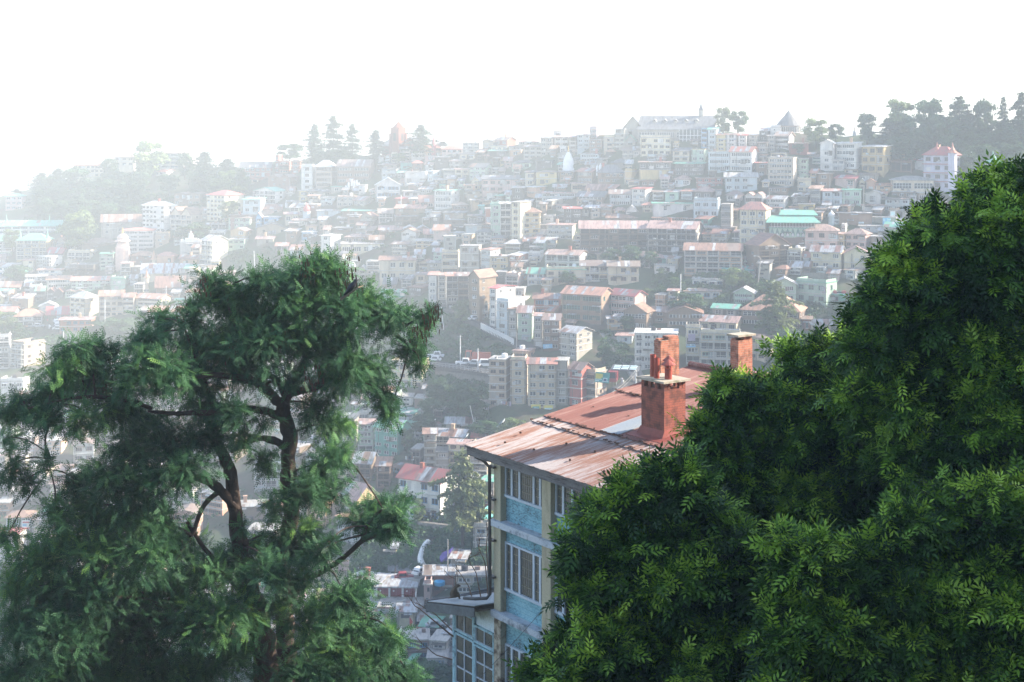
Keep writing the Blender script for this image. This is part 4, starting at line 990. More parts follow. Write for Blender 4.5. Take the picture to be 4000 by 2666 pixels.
board(2124, 2160, 1585, 1624, Yh, "pale yellow painted advert with oval and dark panel", [YEL, LW, NAVY], [(.1, .9, .62, .76, 1), (.14, .5, .14, .5, 1), (.62, .98, .14, .46, 2)], name="painted_advert", cat="painted advert")
h = find("blue shop board"); board(2121, 2158, 1345, 1362, depth(2135, 1368)-1.4, "blue shop board with white lettering on the terrace front", [SKYB, LW], [(.2, .27, .45, .85, 1), (.33, .46, .42, .85, 1), (.5, .56, .42, .82, 1), (.6, .66, .4, .82, 1), (.2, .7, .15, .25, 1)], slope=4)
h = find("hanging blanket"); board(2681, 2717, 1344, 1358, h[10]-1.6, "blue banner with white name lettering on the narrow cream block", [SKYB, NAVY, LW], [(0, 1, .45, 1, 1)]+[(.04+.085*i, .09+.085*i, .58, .88, 2) for i in range(11)]+[(.42, .56, .5, .96, 2)], name="banner", cat="banner", slope=2)
board(2688, 2716, 1306, 1333, h[10]-1.5, "striped lilac blanket hanging over the narrow block's rail", [mat("lilac cloth", (0.45, 0.38, 0.48), .9), mat("dark lilac stripe", (0.3, 0.27, 0.42), .9)], [(.12*i+.05, .12*i+.1, 0, 1, 1) for i in range(8)], name="blanket", cat="blanket")
board(3448, 3502, 852, 878, depth(3475, 880)-.7, "sky blue signboard with pale lettering near the leaves", [SKYB, LW], [(.05, .13, .5, .9, 1), (.34, .4, .45, .9, 1), (.42, .5, .6, .85, 1), (.52, .6, .6, .9, 1), (.66, .74, .5, .92, 1), (.3, .75, .2, .35, 1), (.86, .94, .2, .9, 1)])
board(3478, 3497, 826, 846, depth(3475, 880)-.5, "plain white poster above the sky blue signboard", [WHITE, LW], [(.1, .9, .2, .8, 1)], name="poster", cat="poster")
board(85, 116, 2034, 2062, depth(90, 2081)-.9, "white painted signboard on the rust roofed corner shop", [WHITE, SKYB, REDP], [(.1, .9, .65, .85, 2), (.1, .6, .2, .5, 1)])
# yellow, blue and purple cloths
def sag(name, pts, m, label, cat):
    b = MB(); b.slab(pts, .08); return tag(b.build(name, m), label, cat)
def ptY(x, y, d=0): return P(x, y, depth(x, y)+d)
purple = mat("purple tarpaulin", (0.16, 0.10, 0.42), .7, .3, 1.5)
b = MB(); Yt = depth(1745, 2190)-1; pts = [(1717, 2178), (1728, 2160), (1752, 2150), (1771, 2138), (1766, 2152), (1757, 2170), (1750, 2196), (1737, 2202), (1722, 2197)]
V = [P(x, y, Yt+rng.uniform(-.6, .6)) for x, y in pts]; cc = sum(V, Vector())/len(V); cc.y -= .8
b.add(V+[cc]+[v+Vector((0, .15, 0)) for v in V], [(i, (i+1) % 9, 9) for i in range(9)]+[tuple(range(18, 9, -1))]+[(i, 10+i, 10+(i+1) % 9, (i+1) % 9) for i in range(9)]); tag(b.build("tarpaulin", purple), "crumpled purple tarpaulin pitched on the bare slope", "tarpaulin")
# white sandbag chute
b = MB(); pts = [(1676, 2116), (1664, 2126), (1652, 2145), (1645, 2168), (1642, 2185), (1646, 2200), (1654, 2212)]; V = [ptY(x, y, -1.2) for x, y in pts]; W = []
for a, c in zip(V, V[1:]):
    for k in range(5): W.append(a.lerp(c, k/5))
b.tube(W, [.55+.14*(i % 2) for i in range(len(W))], 8); b.build("chute", WHITE).name = "drain_chute"; o = bpy.data.objects["drain_chute"]; tag(o, "curved white plastic covered chute running down the slope", "chute")
# garage with three red doors and its terrace
p, Y = at(1547, 2333, -2); s = Y/F; rt = empty("garage", p, R(-3), "grey roofed garage with three red double doors and white pillars", "garage"); w = 156*s; hh = 46*s
b = MB(); b.box(-w/2, w/2, .3, 5.5, -4, hh)
b.build("wall", wallm('k'), rt); b = MB(); b.slab([(-w/2-.4, -.9, hh-.05), (w/2+.4, -.9, hh-.05), (w/2+.2, 5.8, hh+.55), (-w/2-.2, 5.8, hh+.55)], .25); b.build("roof", roofm('s'), rt)
for i in range(4): X = -w/2+i*w/3; MB().box(X-.18, X+.18, -.15, .29, 0, hh-.3).build("pillar", WHITE, rt)
rdoor = mat("red sheet door", (0.26, 0.045, 0.045), .6, .25, 1)
for i in range(3):
    b = MB(); X = -w/2+(i+.5)*w/3; g = w/6-.25; b.box(X-g, X-.03, .12, .28, 0, hh-.4); b.box(X+.03, X+g, .12, .28, 0, hh-.4); b.lathe([(.18, 0), (.18, .03)], 0, 0, 0, 10, 1)
    k = len(b.v)-20
    for q in range(k, len(b.v)): v = b.v[q]; b.v[q] = (X-.5+v[0], .1-v[2], hh*.5+v[1])
    b.build("double_door", [rdoor, WHITE], rt)
tr = empty("terrace_house", P(1562, 2376, Y-6), R(-3), "white flat roofed house below the garage forming its concrete terrace", "house"); w2 = 172*s*.97; b = MB()
b.box(-w2/2, w2/2, 0, 6.5, -9, 0); b.build("wall", wallm('w'), tr); MB().box(-w2/2-.25, w2/2+.25, -.3, 6.6, 0.01, .25).build("roof", mat("stained concrete", (.42, .40, .36), .9, .35, .5), tr)
b = MB(); b.box(-w2/2, w2/2, -.22, -.14, .95, 1.02)
for i in range(11): X = -w2/2+i*w2/10; b.box(X-.03, X+.03, -.22, -.14, .26, .95)
b.build("railing", WHITE, tr); MB().box(-w2/2-.26, w2/2+.26, -.36, -.31, -.02, .2).build("edge_band", mat("faded red band", (.5, .25, .22), .8, .3, 3), tr)
b = MB(); b.box(-.8, .5, 0, .8, 0, .6); b.box(.5, .9, .1, .7, 0, .5, 1); b.add([(.3, 0, .6), (1.2, 0, 1.1), (1.2, .8, 1.1), (.3, .8, .6), (.3, 0, .5), (1.2, 0, 1.0), (1.2, .8, 1.0), (.3, .8, .5)], [(0, 1, 2, 3), (7, 6, 5, 4), (0, 4, 5, 1), (1, 5, 6, 2), (2, 6, 7, 3), (3, 7, 4, 0)], 1)
o = b.build("water_trough", [wallm('k'), mat("stained concrete", (.42, .40, .36))]); o.location = P(1562, 2340, Y-5) ; o.location.z = P(1562, 2376, Y-6).z+.26; tag(o, "small concrete trough standing in front of the red garage doors", "trough")
def flag(x, y0, y1, d, label):
    Yq = depth(x, y1)+d; p0, p1 = P(x, y1, Yq), P(x, y0, Yq); b = MB(); b.tube([p0, p1], .04, 5); b.slab([(p1.x, p1.y, p1.z), (p1.x+.7, p1.y-.2, p1.z-1.0), (p1.x+.25, p1.y, p1.z-1.9), (p1.x, p1.y, p1.z-1.6)], .04, 1); tag(b.build("flag", [METAL, REDP]), label, "flag", "red pennants")
flag(1599, 2408, 2440, -4, "red pennant on a pole below the white terrace house"); flag(1455, 2292, 2330, -2, "red pennant beside the garage stair")
# blue tub, water tanks, dishes
TANK = mat("black water tank", (0.03, 0.03, 0.035), .5, .2); TUB = mat("bright blue plastic", (0.03, 0.32, 0.60), .45, .15); REDT = mat("red plastic tank", (.42, .07, .06), .5, .2)
def tank(x, y, m, label, cat="water tank", r=.55, h=1.1, d=-1.5, Yq=None, name="water_tank", grp="rooftop water tanks"):
    Yq = Yq or depth(x, y)+d; o = MB().lathe([(r*.95, 0), (r, .08), (r, h*.4), (r*.96, h*.43), (r, h*.46), (r, h*.85), (r*.5, h*.97), (r*.3, h), (.02, h+.02)], 0, 0, 0, 12).build(name, m, None, False); o.location = P(x, y, Yq); return tag(o, label, cat, grp)
tank(1717, 2286, TUB, "bright blue open tub on the brick house ledge", "tub", 1.1, .9, -4, name="tub", grp=None)
tank(1625, 1780, TUB, "blue water tank standing in the shrubs beside laundry", d=-2, r=.9, h=2.0)
for i, (x, lab) in enumerate(((3241, "first red tank on the mint villa's side deck"), (3259, "second red tank on the mint villa's side deck"), (3296, "red tank on the mint villa's deck beyond the black one"))): tank(x, 1156, REDT, lab, r=.75, h=1.5, d=-3)
tank(3278, 1156, TANK, "black tank between the red ones on the mint villa's deck", r=.75, h=1.3, d=-3)
k = 0
for hh_ in HOUSES:
    if hh_[9] == 'f' and hh_[11] in 'wckgkpto' and hh_[6] > 4 and rng.random() < .72 and k < 46:
        X = rng.uniform(-.35, .35)*hh_[6]; base = Matrix.Rotation(hh_[5].rotation_euler.z, 4, 'Z') @ Vector((X, hh_[7]*.5, hh_[8]+.22)) + hh_[5].location
        o = tank(0, 0, TANK if rng.random() < .7 else WHITE, "x", r=rng.uniform(.5, .75), h=rng.uniform(1.0, 1.5), Yq=10); o.location = base
        c = "black" if o.data.materials[0] == TANK else "white"; o["label"] = c+" water tank on the roof of the "+" ".join(hh_[4].replace("-", " ").split()[:8]).rsplit(" with",1)[0]; k += 1
def dish(x, y, r_px, label, d=-1.0):
    d = -9
    Yq = depth(x, y)+d; r = r_px/F*Yq; rt = empty("satellite_dish", P(x, y, Yq), 0, label, "satellite dish", "satellite dishes"); b = MB()
    b.lathe([(.05, 0), (r*.5, r*.08), (r*.85, r*.22), (r, r*.32), (r*.97, r*.32), (r*.8, r*.24), (.04, .06)], 0, 0, 0, 14); o = b.build("bowl", WHITE, rt, True); o.rotation_euler = (R(62), 0, R(-20)); MB().tube([(0, .1, -r*1.5), (0, .1, 0)], .06, 5).build("post", METAL, rt)
dish(2243, 1038, 8, "big white satellite dish on the cream flat house"); dish(2747, 1233, 5, "white satellite dish above the brown twin gables"); dish(2809, 967, 4, "white dish on the mottled rust roof", -3)
dish(2164, 1173, 4, "small dish on the red brick house with sky blue bands", -3); dish(1758, 858, 4, "tiny dish high in the middle slope", -1); dish(1700, 1640, 3, "dish on the silver roofed shack", -3)
# ---------------------------------------------------------------- roads, vehicles, poles, wires
ASPH = mat("worn asphalt", (0.075, 0.075, 0.075), .9, .3, .4); CONC = mat("pale concrete", (0.36, 0.34, 0.31), .9, .3, .5)
def strip(pts, w, m, name, dY=0.0, lift=.25, flat=True):
    V = [at(x, y, dY)[0] for x, y in pts]; b = MB()
    for i, p in enumerate(V):
        d = (V[min(i+1, len(V)-1)]-V[max(i-1, 0)]); n = Vector((-d.y, d.x, 0)).normalized()
        if n.y < 0: n = -n
        b.v += [(p.x, p.y, p.z+lift), (p.x+n.x*w, p.y+n.y*w, p.z+lift+(0 if flat else 0.0)), (p.x, p.y, p.z-1.0), (p.x+n.x*w, p.y+n.y*w, p.z-1.0)]
    for i in range(len(V)-1):
        a = 4*i; b.f += [(a, a+4, a+5, a+1), (a, a+2, a+6, a+4), (a+1, a+5, a+7, a+3)]; b.m += [0, 0, 0]
    return tag(b.build(name, m), kind='structure')
strip([(1640, 1424), (1700, 1432), (1800, 1444), (1912, 1462), (1960, 1475)], 9, ASPH, "road", dY=-7, lift=.04)
strip([(170, 1275), (235, 1290), (290, 1345), (380, 1380)], 8, ASPH, "lower_road", dY=-4)
strip([(1700, 1190), (1820, 1245), (1900, 1290), (1990, 1340), (2060, 1370)], 5, ASPH, "terrace_road", dY=-3)
strip([(2390, 1520), (2480, 1530), (2600, 1560)], 10, ASPH, "market_road", dY=-6)
strip([(1380, 2262), (1480, 2268), (1640, 2270)], 5, CONC, "valley_lane", dY=-4)
# stepped path and ramp
def steps(pts, w, label, name="stairway", m=CONC, dY=-.6, n=40):
    V = [at(x, y, dY)[0] for x, y in pts]; b = MB(); L = len(V)-1
    for k in range(n):
        t = k/n*L; i = min(int(t), L-1); p = V[i].lerp(V[i+1], t-i); t2 = (k+1)/n*L; j = min(int(t2), L-1); q = V[j].lerp(V[j+1], min(1, t2-j)); d = (q-p); d.z = 0; nn = Vector((-d.y, d.x, 0)).normalized()*w/2
        A = [p-nn, p+nn, q+nn, q-nn]; zt = max(p.z, q.z); b.add([(v.x, v.y, zt-1.4) for v in A]+[(v.x, v.y, zt) for v in A], [(3, 2, 1, 0), (4, 5, 6, 7), (0, 1, 5, 4), (1, 2, 6, 5), (2, 3, 7, 6), (3, 0, 4, 7)])
    return tag(b.build(name, m), label, name.replace('_', ' '))
steps([(2365, 1300), (2400, 1340), (2440, 1400), (2480, 1450), (2500, 1490)], 3.5, "long stepped lane climbing beside the white curved-front block", n=60)
steps([(1788, 1400), (1820, 1360), (1858, 1310)], 2.2, "straight concrete ramp up the green slope behind the parked cars", "ramp", n=24)
steps([(1350, 2130), (1380, 2180), (1400, 2240)], 2.2, "steep stair below the orange roofed hut", n=20)
GLS = mat("car glass", (.02, .025, .03), .15, .2, spec=.7); TYR = mat("tyre rubber", (.02, .02, .02), .9); 
def carpaint(n, c): return mat("car paint "+n, c, .35, .08, 2, spec=.5)
def vehicle(x, y, yaw, paint, label, kind="car", d=-6.5):
    L_, W_, h1, h2 = {"car": (3.9, 1.6, .75, 1.45), "pickup": (4.6, 1.7, .85, 1.75), "van": (4.8, 1.8, 1.0, 2.0), "truck": (7.0, 2.3, 1.2, 2.9)}[kind]
    rt = empty({"car": "parked_car", "pickup": "pickup_truck", "van": "minibus", "truck": "lorry"}[kind], P(x, y, depth(x, y)+d)+Vector((0, 0, .05)), R(yaw), label, {"van": "minibus", "truck": "lorry", "pickup": "pickup", "car": "car"}[kind], "vehicles parked along the roads"); b = MB(); hl = L_/2; hw = W_/2
    b.box(-hl, hl, -hw, hw, .32, h1)
    if kind == "car": prof = (-.75*hl, .45*hl, -.5*hl, .2*hl)
    elif kind == "pickup": prof = (-.7*hl, .25*hl, -.5*hl, .15*hl)
    elif kind == "van": prof = (-.98*hl, .95*hl, -.9*hl, .8*hl)
    else: prof = (-.98*hl, -.5*hl, -.95*hl, -.55*hl)
    a0, a1, c0, c1 = prof
    b.add([(a0, -hw, h1), (a1, -hw, h1), (a1, hw, h1), (a0, hw, h1), (c0, -hw*.85, h2), (c1, -hw*.85, h2), (c1, hw*.85, h2), (c0, hw*.85, h2)], [(4, 5, 6, 7), (0, 1, 5, 4), (1, 2, 6, 5), (2, 3, 7, 6), (3, 0, 4, 7)])
    if kind == "truck": b.box(-.44*hl, hl*.98, -hw, hw, h1, h2-.4)
    b.build("body", paint, rt)
    b = MB(); z0, z1 = h1+.06, h2-.14
    for sy in (-1, 1):
        f0, f1 = (.12, .88); A = lambda t, z: a0+(a1-a0)*t+((c0-a0)*(1-t)+(c1-a1)*t)*((z-h1)/(h2-h1)); yy = lambda z: sy*(hw+.012-hw*.15*(z-h1)/(h2-h1))
        b.add([(A(f0, z0), yy(z0), z0), (A(f1, z0), yy(z0), z0), (A(f1, z1), yy(z1), z1), (A(f0, z1), yy(z1), z1)], [(0, 1, 2, 3) if sy < 0 else (3, 2, 1, 0)])
    for (e0, e1) in ((a0-.012, c0-.012), (a1+.012, c1+.012)): b.add([(e0, -hw*.8, z0), (e0, hw*.8, z0), (e1, hw*.72, z1), (e1, -hw*.72, z1)], [(0, 1, 2, 3)])
    b.build("window", GLS, rt)
    for sx in (-.62, .62):
        for sy in (-1, 1):
            b = MB(); b.tube([(sx*hl, sy*(hw-.1), .32), (sx*hl, sy*(hw+.05), .32)], .32, 12); b.tube([(sx*hl, sy*(hw+.052), .32), (sx*hl, sy*(hw+.06), .32)], .16, 8, 1); b.build("wheel", [TYR, METAL], rt)
    return rt
wp, sp, rp_, bp_ = carpaint("white", (.7, .7, .7)), carpaint("silver", (.35, .38, .4)), carpaint("red", (.3, .03, .03)), carpaint("blue", (.12, .2, .35))
vehicle(1702, 1398, 175, wp, "white pickup truck at the shaded end of the road", "pickup", -2.5); vehicle(1696, 1412, 170, wp, "white hatchback in front of the white pickup", "car", -5); vehicle(1812, 1426, 178, wp, "white and yellow pickup beneath the lamp post", "pickup", -6)
vehicle(1849, 1427, 172, sp, "silver saloon car between pickup and lorry", "car", -5); vehicle(1868, 1414, -8, carpaint("orange", (.45, .10, .05)), "orange lorry with tarpaulin cover behind the silver car", "truck", -2); vehicle(1903, 1434, 176, wp, "white minibus beside the tan six-storey block", "van", -6)
vehicle(1578, 2264, 8, rp_, "dark red car by the open white shed", "car", -3); vehicle(1640, 2243, 60, wp, "small white car on the steep lane", "car", -3)
vehicle(218, 1263, 115, wp, "white car heading the line beside the red brick block", "car", -4); vehicle(222, 1276, 112, wp, "second white car by the red brick block", "car", -4); vehicle(228, 1290, 8, wp, "white car broadside in front of the red brick block", "car", -4)
vehicle(150, 1280, 10, sp, "silver car before the hipped station house", "car", -4); vehicle(1855, 1252, 20, wp, "white car at the top of the terrace road", "car", -2.5); vehicle(1840, 1215, 25, sp, "silver car behind the bare tree on the terrace road", "car", -2.5)
vehicle(2396, 1490, 80, rp_, "red market lorry behind the billboard", "truck", -5)
vehicle(1700, 2452, 15, sp, "pale car on the valley lane below the corrugated roof", "car", -2)
# slope parapet posts along the terrace road
k = 0
for i in range(22):
    t = i/21; x = 1880+t*125; y = 1272+t*62; o = MB().box(-.22, .22, -.15, .15, -1, .75).build("parapet_post", WHITE); o.location = at(x, y, -4.5)[0]; tag(o, "whitewashed post in the roadside line above the green slope", "post", "whitewashed roadside posts")
b = MB(); V = [at(x, y, -7.1)[0] for x, y in ((1690, 1431), (1740, 1437), (1800, 1444), (1860, 1453), (1912, 1462))]
for a, c in zip(V, V[1:]):
    for dz in (.55, 1.05): b.tube([a+Vector((0, 0, dz)), c+Vector((0, 0, dz))], .07, 5)
    for k2 in range(4): q = a.lerp(c, k2/4); b.tube([q, q+Vector((0, 0, 1.15))], .07, 5)
tag(b.build("guard_rail", METAL), "grey guard rail along the road edge above the gully", "guard rail")
def pole(x, y0, y1, r, label, lean=0.0, arm=True, lamp=False, d=-1.5, m=None, grp="street and power poles"):
    d = min(d, -7)
    Yq = depth(x, y1)+d; p0, p1 = P(x, y1, Yq), P(x+lean, y0, Yq); rt = empty("lamp_post" if lamp else "utility_pole", p0, 0, label, "lamp post" if lamp else "utility pole", grp); v = p1-p0
    MB().tube([(0, 0, -2), v], r, 6).build("shaft", m or CONC, rt)
    if arm: MB().tube([v+Vector((-.8, 0, -.4)), v+Vector((.8, 0, -.4))], .06, 5).build("crossarm", METAL, rt)
    if lamp: MB().tube([v, v+Vector((-.7, 0, .6)), v+Vector((-1.6, 0, .7))], .07, 5).build("arm", METAL, rt); MB().box(v.x-2.0, v.x-1.4, -.15, .15, v.z+.6, v.z+.75).build("lamp_head", WHITE, rt)
    return p1
PW = mat("whitewashed pole", (.68, .68, .66), .8, .15)
t1 = pole(1798, 1310, 1405, .14, "tall white pole behind the white and yellow pickup", m=PW); t2 = pole(1867, 1362, 1440, .14, "white pole with crossarm beside the minibus", m=PW, d=-6)
t3 = pole(1749, 2108, 2205, .12, "grey pole between chute and purple tarpaulin", arm=False); t4 = pole(1733, 1200, 1262, .12, "leaning white pole on the slope beneath the bare tree", lean=-9, arm=False, m=PW); t5 = pole(2018, 1300, 1345, .12, "slim pole before the roadside terrace corner", arm=False)
t6 = pole(2659, 1072, 1160, .14, "thin tall lamp pole on the green slope beside the cottage", arm=False, m=PW); t7 = pole(2897, 1000, 1075, .14, "utility pole in front of the mottled rust roof"); t8 = pole(2961, 1010, 1078, .15, "dark leaning utility pole with street lamp by the rust gabled house", lean=10, lamp=True)
t9 = pole(2484, 1447, 1530, .16, "white pole loaded with cables beside the chimney", m=PW, d=-4); t10 = pole(248, 1296, 1336, .18, "stout white pole rising from the locust crown", m=PW, arm=False, d=-3); t11 = pole(410, 1170, 1240, .14, "white pole before the cream block with salmon roof", m=PW)
t12 = pole(649, 1118, 1165, .12, "thin pole behind the long cream wing", m=PW); t13 = pole(405, 1120, 1140, .1, "short pole by the mint house"); t14 = pole(1302, 920, 990, .12, "thin pole beside the weathered barn slope", m=PW, arm=False); t15 = pole(1567, 762, 796, .12, "white pole before the dark red hut", m=PW, arm=False)
t16 = pole(3794, 594, 655, .14, "bright white pole on the dark wooded slope", m=PW, arm=False); t17 = pole(3374, 730, 815, .1, "slim pole in front of the turquoise flat house"); t18 = pole(1850, 1585, 1618, .08, "thin leaning stick in the gully shrubs", lean=-14, arm=False, m=PW)
t19 = pole(995, 1110, 1145, .12, "pole on the fenced slope above the orange roofs", m=PW, arm=False); t20 = pole(996, 980, 1042, .12, "white pole on the shrub slope", m=PW, arm=False, lean=-4)
t21 = pole(3535, 812, 870, .12, "antenna pole beside the blue signboard"); t22 = pole(3006, 750, 800, .12, "pole before the curved dark roof")
# aerial wires
WIRE = mat("cable", (.10, .10, .10), .7)
def wire(a, c, sagm, label, r=.035, n=10, m=None):
    b = MB(); V = [a.lerp(c, i/n)-Vector((0, 0, sagm*4*(i/n)*(1-i/n))) for i in range(n+1)]; b.tube(V, r, 4, cap=False); return tag(b.build("overhead_wire", m or WIRE), label, "wire", "overhead wires")
wire(t1, t2, .6, "wire between the two white road poles"); wire(t2, P(1712, 1530, depth(1712, 1530)-2), 2, "wire falling from the minibus pole into the gully", r=.05, m=CONC); wire(t9, P(2350, 1555, 300), .8, "upper cable from the loaded pole to the tan block", .05, m=CONC)
wire(t9-Vector((0, 0, .8)), P(2310, 1580, 298), 1.2, "lower cable from the loaded pole to the tan block", .05, m=CONC); wire(t7, t8, .8, "wire from the rust roof pole to the leaning lamp"); wire(t11, t12, 1.2, "wire strung before the long cream wing")
# prayer-like string of small pennants across the gully
b = MB(); A, C = P(1400, 2215, depth(1400, 2215)-3), P(1790, 2070, depth(1790, 2070)-2); n = 60; V = [A.lerp(C, i/n)-Vector((0, 0, 9*(i/n)*(1-i/n))) for i in range(n+1)]; b.tube(V, .03, 4, cap=False)
for i, v in enumerate(V): b.slab([(v.x-.12, v.y, v.z), (v.x+.12, v.y, v.z), (v.x, v.y-.05, v.z-.5)], .02, 1+i % 2)
tag(b.build("pennant_string", [WIRE, WHITE, mat("orange pennant", (.6, .25, .12), .8)]), "string of little pale and orange pennants across the gully", "pennant string")
# leaning gantry above the terrace
b = MB(); Yg = depth(1990, 1090)-3; A, C = P(1975, 1090, Yg), P(2028, 1004, Yg)
for dx in (0, 1.0):
    b.tube([A+Vector((dx, 0, 0)), C+Vector((dx, 0, 0))], .14, 5)
for i in range(9): q = A.lerp(C, i/9); r_ = A.lerp(C, (i+1)/9); b.tube([q, r_+Vector((1.0, 0, 0))], .07, 4)
tag(b.build("hoist_gantry", mat("pale rusty steel", (.45, .38, .28), .8)), "long leaning lattice hoist above the corner timber house", "hoist")
# laundry
k = 0
for (x, y, w, n, lab) in ((1588, 1782, 26, 5, "washing line with lilac and white clothes by the blue tank"), (1352, 1688, 30, 6, "washing line on the grey tenement balcony"), (2725, 1158, 22, 4, "washing on the long white cottage porch"), (2680, 1438, 60, 9, "line of bright washing along the cream block's foot"), (1960, 1568, 34, 6, "washing hung over the shop terrace of the cream block")):
    Yq = depth(x, y)-7; A, C = P(x, y, Yq), P(x+w, y+2, Yq); b = MB(); b.tube([A, C], .02, 4)
    for i in range(n): q = A.lerp(C, (i+.4)/n); ww = .25+.2*rng.random(); hh = .5+.6*rng.random(); b.box(q.x-ww, q.x+ww, q.y-.02, q.y+.02, q.z-hh, q.z, 1+i % 4)
    tag(b.build("laundry", [WIRE, WHITE, mat("lilac cloth", (.45, .38, .48), .9), mat("sky blue paint", (0.22, 0.50, 0.72)), mat("orange pennant", (.6, .25, .12))]), lab, "laundry", "washing lines")
# people on the roads: tiny figures
def person(x, y, top, leg, label, d=-4):
    Yq = depth(x, y)+d; b = MB(); z = 0
    for sx in (-.1, .1): b.tube([(sx*1.3, 0, 0), (sx, 0, .45), (sx*.9, 0, .85)], [.06, .07, .1], 6, 0)
    b.tube([(0, 0, .8), (0, 0, 1.1), (0, 0, 1.4), (0, 0, 1.48)], [.16, .17, .2, .07], 8, 1)
    for sx in (-1, 1): b.tube([(sx*.2, 0, 1.4), (sx*.27, .02, 1.12), (sx*.24, -.08, .85)], [.06, .05, .035], 6, 1)
    b.lathe([(.05, 1.46), (.09, 1.53), (.105, 1.6), (.09, 1.69), (.03, 1.74)], 0, 0, 0, 8, 2)
    o = b.build("person", [leg, top, mat("dark hair and skin", (.12, .07, .05), .8)], None, True); o.location = P(x, y, Yq); o.rotation_euler = (0, 0, rng.uniform(0, 6)); tag(o, label, "person", "people in the streets")
CL = {'w': WHITE, 'r': REDP, 'k': wallm('K'), 'l': wallm('l'), 'n': wallm('n')}
person(1872, 1444, CL['w'], CL['k'], "person in pale top beside the minibus pole", -8.5); person(2408, 1506, CL['k'], CL['w'], "person in dark top and pale trousers behind the billboard", -5.5); person(2429, 1500, CL['l'], CL['l'], "person in lilac clothes at the market roof", -6); person(2434, 1508, CL['w'], CL['k'], "person in white shirt walking past the market roof", -7)
person(1544, 2250, CL['k'], CL['k'], "dark dressed person standing in the open white shed", -2.8); person(1742, 2462, CL['w'], CL['k'], "person in white shirt near the pale valley car", -2); person(192, 1285, CL['w'], CL['w'], "person in white robes by the white cars", -9); person(197, 1288, CL['w'], CL['k'], "person in white shirt next to the robed one", -9); person(186, 1264, CL['r'], CL['k'], "person in red further up the road", -4)
# market roof and kiosk by the market road
p, Y = at(2440, 1475, -6); rt = empty("market_stall", p, R(-12), "flat roofed market stall weighed down with pale sheets", "market stall"); s = Y/F
b = MB(); [b.box(X-.1, X+.1, yy-.1, yy+.1, -3, 1.9) for X in (-1.6*2, 1.6*2) for yy in (0, 3.6)]; b.build("frame", WOOD, rt); b = MB(); b.slab([(-3.6, -.6, 1.9), (3.6, -.6, 1.7), (3.6, 4.4, 2.3), (-3.6, 4.4, 2.5)], .12); b.build("roof", roofm('k'), rt)
b = MB()
for i in range(3):
    for j in range(3): b.box(-3+i*2.1, -1.3+i*2.1, j*1.4-.3, j*1.4+.7, 2.05+j*.16, 2.2+j*.16)
b.build("roof_sheet", LW, rt)
# ---------------------------------------------------------------- distant trees and undergrowth
def leafmat(name, c1, c2, rough=.6, trans=.25, scale=.35, spec=.25, rand=.15):
    m = bpy.data.materials.new(name); m.use_nodes = True; n = m.node_tree; L = n.links; out = n.nodes["Material Output"]; b = n.nodes["Principled BSDF"]
    tc = n.nodes.new("ShaderNodeTexCoord"); no = n.nodes.new("ShaderNodeTexNoise"); no.inputs["Scale"].default_value = scale; no.inputs["Detail"].default_value = 4; L.new(tc.outputs["Object"], no.inputs["Vector"])
    rp = n.nodes.new("ShaderNodeValToRGB"); rp.color_ramp.elements[0].position = .35; rp.color_ramp.elements[1].position = .68; rp.color_ramp.elements[0].color = col(c1); rp.color_ramp.elements[1].color = col(c2); L.new(no.outputs["Fac"], rp.inputs[0])
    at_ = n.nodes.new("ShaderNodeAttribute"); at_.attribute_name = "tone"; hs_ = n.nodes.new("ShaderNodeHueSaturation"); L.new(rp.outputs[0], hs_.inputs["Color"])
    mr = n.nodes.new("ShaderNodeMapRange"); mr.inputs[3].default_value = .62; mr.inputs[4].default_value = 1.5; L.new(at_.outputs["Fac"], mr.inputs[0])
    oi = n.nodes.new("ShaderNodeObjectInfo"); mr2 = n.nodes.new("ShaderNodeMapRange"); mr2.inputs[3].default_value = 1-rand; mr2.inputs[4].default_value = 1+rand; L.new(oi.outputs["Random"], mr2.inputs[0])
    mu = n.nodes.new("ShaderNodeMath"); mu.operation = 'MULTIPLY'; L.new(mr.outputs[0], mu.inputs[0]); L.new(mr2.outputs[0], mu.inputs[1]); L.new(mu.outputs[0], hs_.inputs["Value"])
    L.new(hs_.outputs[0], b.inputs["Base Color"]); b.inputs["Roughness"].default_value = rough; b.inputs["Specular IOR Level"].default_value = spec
    tr = n.nodes.new("ShaderNodeBsdfTranslucent"); L.new(hs_.outputs[0], tr.inputs["Color"]); mx = n.nodes.new("ShaderNodeMixShader"); mx.inputs[0].default_value = trans; L.new(b.outputs[0], mx.inputs[1]); L.new(tr.outputs[0], mx.inputs[2]); L.new(mx.outputs[0], out.inputs[0])
    return m
BARK = mat("rough bark", (.075, .055, .042), .95, .4, 3, .5, streak=(1, 1, .25))
L_DARK = leafmat("dark conifer needles", (.032, .066, .036), (.062, .115, .055)); L_BROAD = leafmat("dark broad leaves", (.036, .080, .032), (.080, .145, .048)); L_LIGHT = leafmat("pale yellow green leaves", (.10, .15, .045), (.17, .22, .07)); L_SHRUB = leafmat("shrub leaves", (.030, .075, .022), (.065, .13, .04), scale=.12)
L_CEDAR = leafmat("cedar needles", (.09, .13, .05), (.24, .25, .09), scale=.25)
